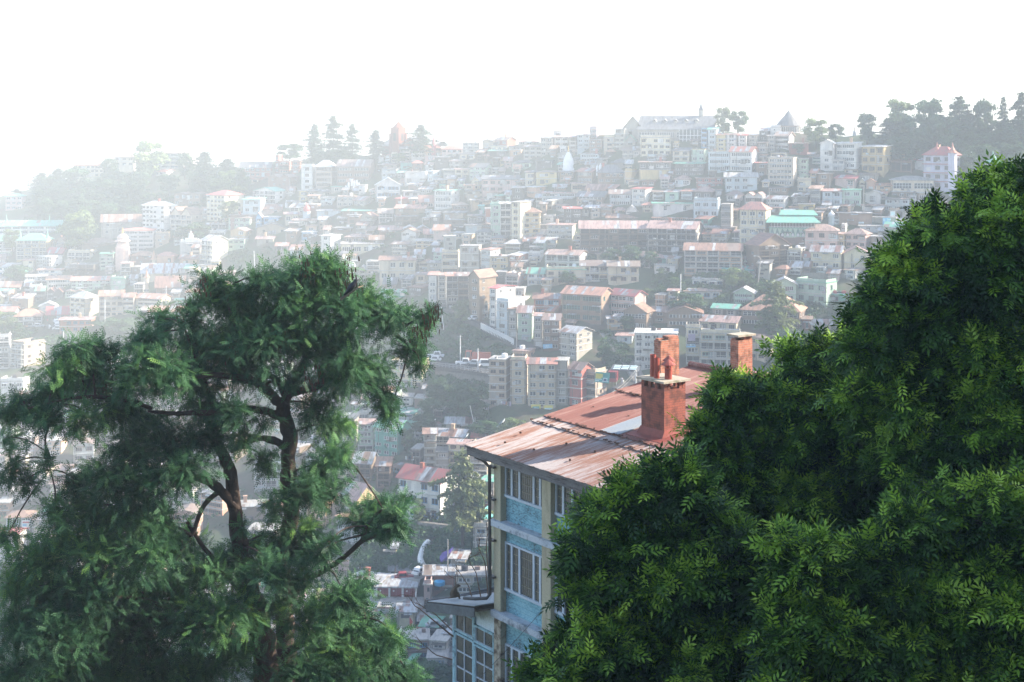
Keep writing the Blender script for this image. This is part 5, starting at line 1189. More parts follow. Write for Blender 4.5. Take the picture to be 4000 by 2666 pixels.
def quads_mesh(name, C, N, size, m, asp=1.6, tone=None):
    """many small leaf shaped quads: centres C, normals N (numpy n x 3)"""
    n = len(C); size = np.broadcast_to(size, (n,)); up = nrg.normal(size=(n, 3)); t = np.cross(N, up); t /= np.linalg.norm(t, axis=1)[:, None]+1e-9; b = np.cross(N, t); b /= np.linalg.norm(b, axis=1)[:, None]+1e-9
    s = size[:, None]; v = np.stack([C-t*s*.5*asp, C-b*s*.5, C+t*s*.5*asp, C+b*s*.5], 1).reshape(-1, 3).astype(np.float32)
    return raw_mesh(name, v, np.arange(4*n, dtype=np.int32), 4, m, None if tone is None else np.repeat(tone, 4))
def raw_mesh(name, v, idx, k, m, tone=None):
    me = bpy.data.meshes.new(name); me.vertices.add(len(v)); me.vertices.foreach_set("co", np.ascontiguousarray(v, np.float32).ravel()); nf = len(idx)//k; me.loops.add(len(idx)); me.loops.foreach_set("vertex_index", idx.astype(np.int32))
    me.polygons.add(nf); me.polygons.foreach_set("loop_start", np.arange(0, len(idx), k, dtype=np.int32))
    if tone is not None: a = me.attributes.new("tone", 'FLOAT', 'POINT'); a.data.foreach_set("value", tone.astype(np.float32))
    me.materials.append(m); me.update(calc_edges=True); return me
def unit(n):
    v = nrg.normal(size=(n, 3)); return v/np.linalg.norm(v, axis=1)[:, None]
def crown_broad(m, n=5200, lumps=26, seed=0, size=.042, tall=.75):
    """a crown filling x, y -.5..+.5, z 0..1 (z is scaled by the height): lumps of leaves with gaps"""
    g = np.random.default_rng(seed); cs = []
    for i in range(lumps):
        z = g.uniform(.14, .88); r = .36*math.sqrt(max(.05, 1-((z-.52)/.46)**2)); a = g.uniform(0, 6.28); rr = r*math.sqrt(g.uniform(.05, 1)); cs.append((rr*math.cos(a), rr*math.sin(a), z, g.uniform(.12, .21)))
    per = n//lumps; C = []; N = []; T = []
    for x, y, z, r in cs:
        d = g.normal(size=(per, 3)); d /= np.linalg.norm(d, axis=1)[:, None]; d[:, 2] = np.where(d[:, 2] < -.3, -d[:, 2], d[:, 2]); rad = r*g.uniform(.35, 1.22, per)[:, None]; C.append(np.array([x, y, z])+d*rad*np.array([1, 1, tall])); N.append(d+g.normal(size=(per, 3))*.6); T.append(np.clip(g.uniform(.2, .7)+g.normal(size=per)*.2, 0, 1))
    C = np.concatenate(C); N = np.concatenate(N); N /= np.linalg.norm(N, axis=1)[:, None]; return quads_mesh("crown", C, N, g.uniform(.7, 1.3, len(C))*size, m, tone=np.concatenate(T))
def crown_conifer(m, tiers=15, seed=0, n=5200, top=.97, low=.10, wide=.5, flat=.5):
    g = np.random.default_rng(seed); C = []; T = []
    for i in range(tiers):
        t = i/(tiers-1); z = low+(top-low)*t; R_ = 1.3*wide*(1-t**3)*(.80+.24*math.sin(i*1.9+seed))*(.6+.4*min(1, t*4+.3))+.07; arms = g.integers(5, 9); a0 = g.uniform(0, 6.3)
        for k in range(arms):
            a = a0+k*6.283/arms+g.uniform(-.3, .3); za = z+g.normal()*.016; L_ = R_*g.uniform(.45, 1.1); per = max(8, int(n/tiers/arms*(.4+L_/wide))); u = g.uniform(.12, 1, per); w = g.normal(size=per)*.075*(1.25-u)*(wide/.5)*1.3
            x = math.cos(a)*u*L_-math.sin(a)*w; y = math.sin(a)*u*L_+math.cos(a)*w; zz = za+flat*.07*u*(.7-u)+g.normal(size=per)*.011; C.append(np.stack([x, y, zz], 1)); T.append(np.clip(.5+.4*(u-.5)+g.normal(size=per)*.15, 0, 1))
    C = np.concatenate(C); N = np.tile([0, 0, 1.], (len(C), 1))+g.normal(size=(len(C), 3))*.35; N /= np.linalg.norm(N, axis=1)[:, None]; return quads_mesh("crown", C, N, g.uniform(.7, 1.3, len(C))*.040, m, asp=2.0, tone=np.concatenate(T))
TM = {'b': [crown_broad(L_BROAD, seed=s, lumps=20+5*s) for s in range(4)], 'l': [crown_broad(L_LIGHT, seed=10+s, lumps=17+4*s) for s in range(2)], 's': [crown_broad(L_SHRUB, seed=20+s, lumps=20, tall=.8) for s in range(2)],
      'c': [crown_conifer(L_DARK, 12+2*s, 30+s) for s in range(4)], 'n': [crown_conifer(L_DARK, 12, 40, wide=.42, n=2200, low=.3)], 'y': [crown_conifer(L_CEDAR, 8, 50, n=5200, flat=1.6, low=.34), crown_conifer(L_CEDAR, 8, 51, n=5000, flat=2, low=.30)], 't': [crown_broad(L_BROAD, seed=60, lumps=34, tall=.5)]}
def trunk_mesh():
    b = MB(); b.tube([(0, 0, -.12), (.01, 0, .15), (-.008, .01, .5), (.004, 0, .8), (0, 0, .97)], [.034, .026, .018, .010, .003], 7)
    for i in range(9): a = i*2.4; z = .25+i*.075; L_ = .3*(1-z*.7); b.tube([(0, 0, z), (math.cos(a)*L_*.5, math.sin(a)*L_*.5, z+.04), (math.cos(a)*L_, math.sin(a)*L_, z+.08)], [.009, .006, .002], 5)
    o = b.build("trunk", BARK); me = o.data; bpy.data.objects.remove(o); return me
TRUNK = trunk_mesh()
TNAME = {'b': ("broadleaf_tree", "dark broadleaf tree"), 'l': ("pale_tree", "pale yellow green tree"), 's': ("shrub", "green shrub"), 'c': ("cedar_tree", "flat-tiered dark cedar"), 'n': ("cedar_tree", "thin sparse cedar"), 'y': ("cedar_tree", "yellow green cedar"), 't': ("broadleaf_tree", "tall dark columnar tree")}
def tree(x, yt, yb, wpx, k, label, dY=0.0, group=None, idx=None):
    Y = depth(x, yb)+dY; s = Y/F; base = P(x, yb, Y); H = (yb-yt)*s; W = wpx*s; name, nn = TNAME[k]
    rt = empty(name, base, rng.uniform(0, 6.28), nn+" "+label, "shrub" if k == 's' else "tree", group); v = TM[k]; me = v[(idx if idx is not None else rng.randrange(99)) % len(v)]
    c = link(bpy.data.objects.new("crown", me), rt); c.scale = (W*1.18, W*1.18, H*1.04)
    t = link(bpy.data.objects.new("trunk", TRUNK), rt); t.scale = (H*.9 if W > .5*H else W*1.4, H*.9 if W > .5*H else W*1.4, H*.96); return rt
TREES = """
1229 493 650 74 c|left shoulder of the tall ridge cluster beside the brick hall
1302 463 650 86 c|tallest in the ridge cluster behind the white square block
1376 493 640 70 c|next to the tallest of the ridge cluster
1468 514 630 74 c|between the ridge cluster and the brick church
1643 493 618 98 c|spreading just past the brick church tower
1131 561 632 100 b|round-topped above the red brick office
1327 585 655 90 b|squat under the tallest ridge cedar
1262 590 655 80 b|bushy beneath the ridge cedar cluster
1560 600 640 60 l|small at the foot of the church tower
1730 554 575 44 c|tiny between the turret villa's chimneys
162 679 760 95 c|alone on the far ridge slope
64 741 790 62 c|lowest on the far ridge crest
226 662 755 84 c|beside the lone ridge slope cedar
300 655 745 100 b|between the red roofed ridge block and the slope
427 621 730 70 b|pressed against the pale ridge block
581 561 700 140 l|broad and pale rising behind the white balconied ridge block
800 600 730 112 c|broad beside the end of the white balconied ridge block
890 625 710 104 c|reaching toward the red brick office
722 600 700 70 b|behind the white balconied ridge block
660 680 760 80 b|under the small white ridge cottage
312 835 985 150 l|large and round between green pavilion and stone hall
270 850 985 80 b|dark flank of the large pale round one
750 872 950 150 s|mound above the white domed temple
68 1040 1105 100 b|bushy at the left edge below the green pavilion
50 900 985 70 l|light green before the low green wing
897 788 870 80 l|light and airy before the red hipped roof block
860 700 770 90 l|pale beneath the red brick office
930 730 800 90 l|pale and bushy beside the red brick office
3387 446 570 72 t|standing alone on the skyline by the statue
3515 398 560 110 l|spreading first in the tall skyline grove
3628 392 575 104 t|dark and dense in the tall skyline grove
3747 388 575 116 c|broad tiers in the tall skyline grove
3846 394 570 88 t|rounded top past the broad-tiered skyline cedar
3919 388 590 62 n|bare-limbed on the skyline
3990 370 590 90 c|cut by the picture edge on the skyline
3690 450 590 110 b|filling the middle of the skyline grove
3570 450 580 110 b|under the first pale skyline tree
3188 469 575 90 l|beside the conical slate roof
3265 488 550 70 s|low on the ridge by the conical roof
3120 560 600 40 b|behind the deep pink house
2823 423 530 66 l|with see-through crown by the great hall end
2882 428 530 70 b|densest beside the great hall end
3032 1115 1350 150 y|tall cedar before the huge orange red hipped roof
3075 1290 1410 130 b|bushy at the foot of the tall middle cedar
1806 1785 2140 170 y|tall one standing in front of the white block with blue shutters
1850 1880 2100 110 b|tucked behind the tall cedar and the blue painted corner
1633 1950 2050 58 l|thin leafed beside the white block with blue shutters
1658 1180 1245 52 l|yellowish at the top of the terrace road
1812 1176 1262 84 l|yellowish and twiggy on the bare green slope
2695 1150 1225 150 s|mound below the long white cottage
2857 1050 1130 96 l|pale and loose beside the orange brick tenement
2905 1060 1125 80 s|with pinkish flowers beside the pale loose tree
2584 1050 1096 44 l|round and yellowish under the turquoise huts
2640 1085 1150 90 s|on the terrace beneath the turquoise huts
2530 1128 1175 60 l|small and bright by the pink and white block
2470 965 1045 90 s|dense below the veranda tenement
2395 975 1045 90 s|next to the dense one below the veranda tenement
2540 980 1045 60 b|dark at the end of the veranda tenement shrubs
2920 950 1010 60 b|between mottled rust roof and rust gabled house
465 1237 1330 150 b|large and hazy behind the locust crown
380 1260 1330 100 s|hazy beside the red brick block
20 1220 1290 100 l|pale at the edge beside the hipped station house
60 1265 1320 70 s|round below the narrow canopy shed
2355 1356 1415 70 s|beside the stepped lane
2560 1290 1350 60 s|at the foot of the timber gables
3300 1190 1260 160 s|wide mound below the mint villa
3200 1300 1400 110 b|dark beyond the tall middle cedar
3420 1210 1290 100 b|dim behind the big maple-like crown
3380 1080 1150 90 s|behind the mint villa roof
3500 900 960 110 s|grey green below the sky blue signboard
1890 2268 2345 110 s|bright mound behind the bare branches
1680 2580 2720 170 s|bottom clump beside the porch windows
1800 2600 2720 120 s|second bottom clump under the porch
1590 1680 1760 60 s|beside the blue water tank
1700 1480 1560 120 s|on the gully bank below the road
1790 1500 1600 130 s|deep in the gully beside the tan block
1850 1560 1640 110 s|before the tan block's shops
1690 1560 1640 100 b|lower in the gully
1660 1620 1690 100 s|behind the open white roofed shelter
2010 1640 1690 90 l|bright small one behind the rusty roof edge
1900 1650 1700 120 s|hedge-like by the patched silver shacks
2450 1235 1290 60 b|between two terraces by the powder blue cottage
2220 1060 1110 70 s|behind the cream flat house
"""
for ln in TREES.strip().splitlines():
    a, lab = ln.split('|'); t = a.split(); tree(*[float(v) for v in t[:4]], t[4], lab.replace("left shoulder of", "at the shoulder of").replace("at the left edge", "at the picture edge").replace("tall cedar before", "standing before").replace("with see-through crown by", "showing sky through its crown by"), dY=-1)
# wooded slopes: crowns one can tell apart, each a tree
WOOD1 = [(90, 790), (180, 730), (300, 690), (450, 680), (640, 700), (830, 705), (960, 760), (900, 800), (720, 740), (560, 780), (540, 870), (380, 890), (120, 880)]
WOOD2 = [(3420, 560), (3560, 540), (4000, 540), (4000, 760), (3760, 800), (3740, 640), (3600, 600), (3560, 660), (3460, 600)]
REL = ["high on", "low on", "midway down", "near the top of", "near the foot of"]
def forest(poly, step, sz, grp, place, kinds):
    k = 0; pts = []
    x0, x1 = min(p[0] for p in poly), max(p[0] for p in poly); y0, y1 = min(p[1] for p in poly), max(p[1] for p in poly); y = y0
    while y < y1:
        x = x0+rng.random()*step
        while x < x1:
            q = (x+rng.uniform(-.3, .3)*step, y+rng.uniform(-.3, .3)*step)
            if inside(*q, poly): pts.append(q)
            x += step
        y += step*.62
    for (x, y) in pts:
        near = min(HOUSES, key=lambda h: abs((h[0]+h[1])/2-x)+1.5*abs((h[2]+h[3])/2-y)); kd = rng.choice(kinds); h = rng.uniform(.9, 1.4)*sz
        if any(q[0]-22 < x < q[1]+22 and y-h < q[3]-6 and y > q[2] for q in HOUSES if q[3] < 715 and q[1] < 830): continue
        tree(x, y-h*(1.2 if kd == 'c' else 1), y+10, sz*rng.uniform(.9, 1.3), kd, "in the "+place, group=grp)
forest(WOOD1, 52, 62, "trees of the hazy wooded slope", "hazy wooded slope under the ridge blocks", 'bbbbcls'.replace('s', 'b'))
forest(WOOD2, 62, 78, "trees of the dark hillside wood", "dark wood behind the turreted block and gazebo", 'bbct')
# labels of one wood are told apart by their kind; equal ones share their group
# ---- undergrowth: shrubs, creepers and grass nobody could count
GREEN = [
 [(880, 1010), (980, 955), (1120, 985), (1230, 1040), (1240, 1110), (1100, 1100), (900, 1090)],
 [(1600, 1230), (1800, 1215), (1880, 1300), (1990, 1370), (1990, 1450), (1880, 1430), (1660, 1400)],
 [(1680, 1450), (1910, 1480), (1910, 1640), (1960, 1680), (1740, 1690), (1690, 1560)],
 [(2330, 960), (2560, 970), (2600, 1050), (2380, 1035)], [(2560, 1080), (2700, 1060), (2960, 1090), (3080, 1120), (2980, 1190), (2800, 1240), (2560, 1190)],
 [(2330, 1290), (2430, 1300), (2470, 1420), (2380, 1440)], [(3160, 1180), (3400, 1170), (3500, 1290), (3330, 1330), (3150, 1290)], [(2990, 1290), (3260, 1280), (3330, 1450), (3050, 1460)],
 [(1560, 1900), (1760, 2060), (1890, 1960), (1900, 2290), (1700, 2180), (1620, 2260), (1440, 2240), (1400, 2060)], [(1560, 2560), (1800, 2560), (1900, 2700), (1560, 2700)],
 [(0, 1240), (120, 1290), (300, 1330), (640, 1270), (660, 1440), (300, 1440), (180, 1390), (0, 1330)], [(700, 900), (860, 905), (830, 950), (700, 950)], [(100, 820), (520, 760), (900, 760), (900, 800), (540, 900), (100, 900)],
 [(3380, 530), (4000, 530), (4000, 830), (3760, 830), (3740, 600)], [(1480, 900), (1560, 905), (1500, 990), (1380, 930)], [(1080, 1080), (1250, 1120), (1500, 1300), (1640, 1420), (1640, 1500), (1400, 1500), (1100, 1300)],
 [(0, 1480), (1500, 1500), (1560, 2700), (0, 2700)], [(2900, 1400), (4000, 1400), (4000, 2600), (2100, 2600), (2200, 1700)], [(1560, 1640), (1640, 1690), (1900, 1700), (1880, 1740), (1600, 1780)], [(2240, 1010), (2300, 1000), (2440, 1090), (2300, 1110)], [(1340, 2000), (1560, 1900), (1480, 2280), (1340, 2300)]]
def undergrowth():
    C = []; T = []; per = 46
    for poly in GREEN:
        x0, x1 = min(p[0] for p in poly), max(p[0] for p in poly); y0, y1 = min(p[1] for p in poly), max(p[1] for p in poly); area = (x1-x0)*(y1-y0)
        big = area > 1.2e6; n = int(area/(95 if not big else 1500)); k = 0
        for _ in range(n):
            x, y = rng.uniform(x0, x1), rng.uniform(y0, y1)
            if not inside(x, y, poly) or math.sin(x*.05+y*.031)+math.sin(y*.083-x*.02)+rng.uniform(-1, 1) < -.55: continue
            if y < interp(SKY, x): continue
            p = at(x, y)[0]; r = rng.uniform(.5, 1.5)*(1.5 if big else 1); tn = rng.uniform(.05, .95)
            d = unit(per); d[:, 2] = abs(d[:, 2]); C.append(np.array(p)+d*r*nrg.uniform(.7, 1.05, per)[:, None]*np.array([1.25, 1.25, .75])); T.append(np.clip(tn+nrg.normal(size=per)*.12, 0, 1))
    C = np.concatenate(C); T = np.concatenate(T); N = unit(len(C)); N[:, 2] = abs(N[:, 2])+.3; N /= np.linalg.norm(N, axis=1)[:, None]; s = nrg.uniform(.28, .6, len(C))
    me = quads_mesh("undergrowth", C, N, s, L_SHRUB, tone=T); o = link(bpy.data.objects.new("undergrowth", me)); tag(o, kind='stuff')
undergrowth()
# ---------------------------------------------------------------- the near blue boarded building with the rusty roof
ANG = R(35.5)
DV = Vector((-math.sin(ANG), math.cos(ANG), 0)); SV = Vector((math.cos(ANG), math.sin(ANG), 0))   # along the front towards its far end; up the roof slope, into the building
ORG = Vector((-0.64, 51.0, 0))
blue = empty("boarded_building", ORG, math.atan2(-DV.y, -DV.x), "near pale blue boarded building with cream pillars under a rusty corrugated roof", "building")
# local frame: +x = towards the near end (minus DV), +y = into the building, z absolute
def nodes_new(name):
    m = bpy.data.materials.new(name); m.use_nodes = True; return m, m.node_tree, m.node_tree.links, m.node_tree.nodes["Principled BSDF"]
def board_mat():
    m, n, L, b = nodes_new("flaking blue boards"); tc = n.nodes.new("ShaderNodeTexCoord"); sx = n.nodes.new("ShaderNodeSeparateXYZ"); L.new(tc.outputs["Object"], sx.inputs[0])
    n1 = n.nodes.new("ShaderNodeTexNoise"); mp = n.nodes.new("ShaderNodeMapping"); mp.inputs["Scale"].default_value = (1, 1, 2.2); L.new(tc.outputs["Object"], mp.inputs[0]); n1.inputs["Scale"].default_value = 9; n1.inputs["Detail"].default_value = 8; n1.inputs["Roughness"].default_value = .75; L.new(mp.outputs[0], n1.inputs["Vector"])
    n2 = n.nodes.new("ShaderNodeTexNoise"); n2.inputs["Scale"].default_value = 1.1; n2.inputs["Detail"].default_value = 3; L.new(tc.outputs["Object"], n2.inputs["Vector"])
    # damp, weathering more towards each sill: a sawtooth of height under the window bands
    ml = n.nodes.new("ShaderNodeMath"); ml.operation = 'MULTIPLY_ADD'; ml.inputs[1].default_value = .55; ml.inputs[2].default_value = -.02; L.new(n2.outputs["Fac"], ml.inputs[0]); ad = n.nodes.new("ShaderNodeMath"); ad.operation = 'ADD'; L.new(n1.outputs["Fac"], ad.inputs[0]); L.new(ml.outputs[0], ad.inputs[1])
    rp = n.nodes.new("ShaderNodeValToRGB"); e = rp.color_ramp.elements; e[0].position = .70; e[0].color = col((.22, .45, .52)); e[1].position = .90; e[1].color = col((.07, .115, .13)); q = e.new(.60); q.color = col((.30, .52, .56)); q = e.new(.80); q.color = col((.14, .34, .42)); L.new(ad.outputs[0], rp.inputs[0])
    st = n.nodes.new("ShaderNodeMath"); st.operation = 'MULTIPLY'; st.inputs[1].default_value = 1/.185; L.new(sx.outputs["Z"], st.inputs[0]); fr = n.nodes.new("ShaderNodeMath"); fr.operation = 'FRACT'; L.new(st.outputs[0], fr.inputs[0])
    r2 = n.nodes.new("ShaderNodeValToRGB"); e = r2.color_ramp.elements; e[0].position = 0; e[0].color = (.35, .35, .35, 1); e[1].position = .07; e[1].color = (1, 1, 1, 1); L.new(fr.outputs[0], r2.inputs[0])
    mx = n.nodes.new("ShaderNodeMix"); mx.data_type = 'RGBA'; mx.blend_type = 'MULTIPLY'; mx.inputs[0].default_value = 1; L.new(rp.outputs[0], mx.inputs[6]); L.new(r2.outputs[0], mx.inputs[7]); L.new(mx.outputs[2], b.inputs["Base Color"]); b.inputs["Roughness"].default_value = .75
    bp = n.nodes.new("ShaderNodeBump"); bp.inputs["Strength"].default_value = .8; bp.inputs["Distance"].default_value = .02; L.new(fr.outputs[0], bp.inputs["Height"]); L.new(bp.outputs[0], b.inputs["Normal"]); return m
def roof_mat(name, pal, thr=(.42, .60), red=(.30, .095, .06)):
    """corrugated sheet: corrugations run up the slope (local y); faded paint with rust streaks along them"""
    m, n, L, b = nodes_new(name); tc = n.nodes.new("ShaderNodeTexCoord"); sx = n.nodes.new("ShaderNodeSeparateXYZ"); L.new(tc.outputs["Object"], sx.inputs[0])
    mp = n.nodes.new("ShaderNodeMapping"); mp.inputs["Scale"].default_value = (5.2, .42, 1); L.new(tc.outputs["Object"], mp.inputs[0]); n1 = n.nodes.new("ShaderNodeTexNoise"); n1.inputs["Scale"].default_value = 1.25; n1.inputs["Detail"].default_value = 10; n1.inputs["Roughness"].default_value = .72; L.new(mp.outputs[0], n1.inputs["Vector"])
    n2 = n.nodes.new("ShaderNodeTexNoise"); n2.inputs["Scale"].default_value = .55; n2.inputs["Detail"].default_value = 2; L.new(tc.outputs["Object"], n2.inputs["Vector"])
    # each sheet (0.75 m wide) has its own tone
    fl = n.nodes.new("ShaderNodeMath"); fl.operation = 'MULTIPLY'; fl.inputs[1].default_value = 1/.75; L.new(sx.outputs["X"], fl.inputs[0]); f2 = n.nodes.new("ShaderNodeMath"); f2.operation = 'FLOOR'; L.new(fl.outputs[0], f2.inputs[0]); wn = n.nodes.new("ShaderNodeTexWhiteNoise"); wn.noise_dimensions = '1D'; L.new(f2.outputs[0], wn.inputs["W"])
    a1 = n.nodes.new("ShaderNodeMath"); a1.operation = 'MULTIPLY_ADD'; a1.inputs[1].default_value = .34; L.new(n2.outputs["Fac"], a1.inputs[0]); L.new(n1.outputs["Fac"], a1.inputs[2]); a2 = n.nodes.new("ShaderNodeMath"); a2.operation = 'MULTIPLY_ADD'; a2.inputs[1].default_value = .12; L.new(wn.outputs[0], a2.inputs[0]); L.new(a1.outputs[0], a2.inputs[2]); a3 = n.nodes.new("ShaderNodeMath"); a3.operation = 'ADD'; a3.inputs[1].default_value = -.23; L.new(a2.outputs[0], a3.inputs[0])
    rp = n.nodes.new("ShaderNodeValToRGB"); e = rp.color_ramp.elements; e[0].position = thr[0]; e[0].color = col(pal); e[1].position = thr[1]; e[1].color = col(red); L.new(a3.outputs[0], rp.inputs[0])
    sn = n.nodes.new("ShaderNodeMath"); sn.operation = 'MULTIPLY'; sn.inputs[1].default_value = 2*math.pi/.094; L.new(sx.outputs["X"], sn.inputs[0]); si = n.nodes.new("ShaderNodeMath"); si.operation = 'SINE'; L.new(sn.outputs[0], si.inputs[0])
    bp = n.nodes.new("ShaderNodeBump"); bp.inputs["Strength"].default_value = .55; bp.inputs["Distance"].default_value = .02; L.new(si.outputs[0], bp.inputs["Height"]); L.new(bp.outputs[0], b.inputs["Normal"])
    n3 = n.nodes.new("ShaderNodeTexNoise"); n3.inputs["Scale"].default_value = 26; n3.inputs["Detail"].default_value = 4; L.new(mp.outputs[0], n3.inputs["Vector"]); mx = n.nodes.new("ShaderNodeMix"); mx.data_type = 'RGBA'; mx.blend_type = 'OVERLAY'; mx.inputs[0].default_value = .45; L.new(rp.outputs[0], mx.inputs[6]); L.new(n3.outputs["Fac"], mx.inputs[7]); L.new(mx.outputs[2], b.inputs["Base Color"]); b.inputs["Roughness"].default_value = .6; return m
BOARDS = board_mat(); PALE = roof_mat("faded corrugated sheet", (.30, .265, .255), (.42, .58), (.19, .080, .045)); REDS = roof_mat("red corrugated sheet", (.24, .125, .10), (.30, .50), (.155, .045, .03)); TIN = roof_mat("bare silver sheet", (.27, .30, .31), (.50, .66), (.34, .26, .22))
CREAMP = mat("cream pillar paint", (.40, .36, .25), .8, .3, 2.2, .2, streak=(1, 1, .3), second=(.20, .15, .10), thr=(.50, .74)); STAIN = mat("stained bare pillar", (.40, .36, .28), .85, .4, 3, .3, second=(.10, .07, .05), thr=(.45, .62)); LEDGE = mat("flaking white ledge", (.42, .46, .50), .75, .35, 3.5, .3, second=(.16, .19, .22), thr=(.48, .68)); FASC = mat("grey rotten fascia board", (.14, .135, .135), .9, .5, 3.2, .5, streak=(.5, 1, 4), second=(.05, .045, .045), thr=(.5, .68)); WFR = mat("pale blue white frame paint", (.44, .50, .56), .7, .3, 6, .2, second=(.28, .33, .37), thr=(.58, .78)); GL2 = mat("dim glass with painted reflections", (.045, .055, .055), .12, .7, 2.5, spec=.8, second=(.13, .14, .11), thr=(.45, .7)); GRILL = mat("pale window grille", (.22, .21, .16), .6); PIPE = mat("black downpipe", (.035, .04, .045), .5, .3, 3)  # near panes: pale reflection patches are painted into the glass colour by noise
ZE = -11.13
def bobj(b, name, mats, parent=None, smooth=False): return b.build(name, mats, parent or blue, smooth)
NX = 17.0; D_ = 21.5
b = MB(); b.box(.33, NX, .25, D_-.6, -30, -11.45); bobj(b, "wall", [BOARDS])
PX = [(0.0, .40), (2.84, .50), (5.95, .5), (9.05, .5), (12.15, .5)]
for x, w in PX:
    top = MB(); top.box(x, x+w, 0, .246, -17.02, -11.5); bobj(top, "pillar", [CREAMP]); low = MB(); low.box(x, x+w, 0, .246, -30, -17.26); bobj(low, "pillar", [STAIN if x < 1 else CREAMP])
for z in (-13.92, -17.14, -20.4):
    b = MB(); b.box(-.05, NX, -.13, .30, z-.12, z+.10); bobj(b, "ledge", [LEDGE])
def casement(x0, x1, z0, z1, cuts, name="window"):
    fr = MB(); y = .17; t = .055
    fr.box(x0-.04, x1+.04, y-.03, .248, z0-.09, z0); fr.box(x0-.04, x1+.04, y, .248, z1, z1+.07); fr.box(x0-.04, x0+t-.01, y+.002, .247, z0, z1); fr.box(x1-t+.01, x1+.04, y+.002, .247, z0, z1)
    for c in cuts[1:-1]: fr.box(x0+c*(x1-x0)-t, x0+c*(x1-x0)+t, y+.004, .246, z0, z1)
    w = bobj(fr, name, [WFR])
    for a, c in zip(cuts, cuts[1:]):
        g = MB(); xa, xb = x0+a*(x1-x0)+t, x0+c*(x1-x0)-t; g.box(xa, xb, .222, .235, z0, z1); g.build("pane", GL2, w)
        gr = MB(); k = max(2, int((xb-xa)/.11))
        for i in range(1, k): X = xa+(xb-xa)*i/k; gr.box(X-.006, X+.006, .212, .22, z0, z1)
        for j in range(1, 5): Z = z0+(z1-z0)*j/5+.01*j; L_ = (xb-xa)*(.8 if j % 2 else 1); gr.box(xa+(0 if j % 3 else .05), xa+L_, .205, .211, Z-.012, Z+.012)
        gr.build("grille", GRILL, w)
CU = [0, .16, .36, .72, .88, 1]
for i, (x, w) in enumerate(PX[:4]):
    a, c = x+w+.06, PX[i+1][0]-.06
    casement(a, c, -12.87, -11.55, CU); casement(a, c, -16.18, -14.62, CU); casement(a, c, -19.75, -18.22, CU)
# eaves board with gutter lip, underside
b = MB(); b.box(-.55, NX, -.80, -.74, ZE-.40, ZE-.06); b.box(-.57, NX, -.88, -.802, ZE-.12, ZE-.05); bobj(b, "fascia", [FASC]); b = MB(); b.box(-.50, NX, -.739, .24, ZE-.36, ZE-.30); bobj(b, "soffit", [WOOD])
rk = 1.65/10.75
def rz(s): return ZE+rk*s
# rake board at the far end
b = MB(); b.add([(-.55, -.735, ZE-.35), (-.48, -.735, ZE-.35), (-.48, 9.97, rz(10.75)-.35), (-.55, 9.97, rz(10.75)-.35), (-.55, -.735, ZE-.03), (-.48, -.735, ZE-.03), (-.48, 9.97, rz(10.75)-.03), (-.55, 9.97, rz(10.75)-.03)], [(3, 2, 1, 0), (4, 5, 6, 7), (0, 1, 5, 4), (1, 2, 6, 5), (2, 3, 7, 6), (3, 0, 4, 7)]); bobj(b, "bargeboard", [FASC])
b = MB(); b.add([(-.7, .25, -11.45), (-.7, 9.9, -11.45), (-.7, 9.9, rz(10.6)-.3), (-.7, .25, rz(1)-.3)], [(0, 1, 2, 3)]); 
# roof sheets: s measured from the eave (y = s - .8)
def sheet(s0, s1, x0, x1, m, lift, name="roof_sheet"):
    b = MB(); n = int((x1-x0)/.047); vs = []; fs = []
    for i in range(n+1):
        X = x0+(x1-x0)*i/n; w = .014*math.cos(2*math.pi*X/.094)
        jit = .02*math.sin(X*9.1)+.015*math.sin(X*23)
        vs += [(X, s0-.8+jit, rz(s0)+lift+w), (X, s1-.8, rz(s1)+lift+w)]
    for i in range(n): fs.append((2*i, 2*i+2, 2*i+3, 2*i+1))
    k = len(vs); vs += [(x, y, z-.012) for x, y, z in vs]; fs += [tuple(k+q for q in f[::-1]) for f in fs[:]]
    for i in range(n): fs.append((2*i, k+2*i, k+2*i+2, 2*i+2))
    b.add(vs, fs); return bobj(b, name, [m])
sheet(-.12, 3.0, -.6, NX, PALE, .0, "roof_sheet"); sheet(2.85, 3.55, -.6, NX, PALE, .035); sheet(3.4, 7.05, -.6, NX, REDS, .07); sheet(6.9, 10.75, -.6, NX, REDS, .105)
sheet(3.42, 6.3, 2.75, 3.7, TIN, .10); sheet(3.9, 6.95, 7.4, 8.1, PALE, .10)
b = MB(); b.add([(-.6, 9.93, rz(10.75)+.09), (NX, 9.93, rz(10.75)+.09), (NX, 20.8, ZE), (-.6, 20.8, ZE)], [(0, 1, 2, 3)]); b.add([(-.6, 9.93, rz(10.75)-.05), (NX, 9.93, rz(10.75)-.05), (NX, 20.8, ZE-.15), (-.6, 20.8, ZE-.15)], [(3, 2, 1, 0)]); bobj(b, "roof_sheet", [REDS])
b = MB(); b.tube([(-.6, 9.95, rz(10.75)+.14), (NX, 9.95, rz(10.75)+.14)], .13, 8); bobj(b, "ridge_cap", [REDS])
b = MB()      # dark curled laps and hook bolts along the seams
for s, st in ((3.0, .035), (3.5, .07), (7.0, .105)):
    X = -.6
    while X < NX-.3:
        if rng.random() < .6: h = rng.uniform(.012, .045); w = rng.uniform(.03, .11); b.box(X-w/2, X+w/2, s-.8-.13+rng.uniform(-.03, .03), s-.8-.05, rz(s)+st-.01, rz(s)+st+h)
        X += rng.uniform(.09, .2)
for s in (.9, 1.9, 5.2, 8.9):
    for i in range(9): X = .4+i*1.9+rng.uniform(-.5, .5); b.lathe([(.045, 0), (.04, .05), (.01, .07)], X, s-.8+rng.uniform(-.25, .25), rz(s)+.02, 6)
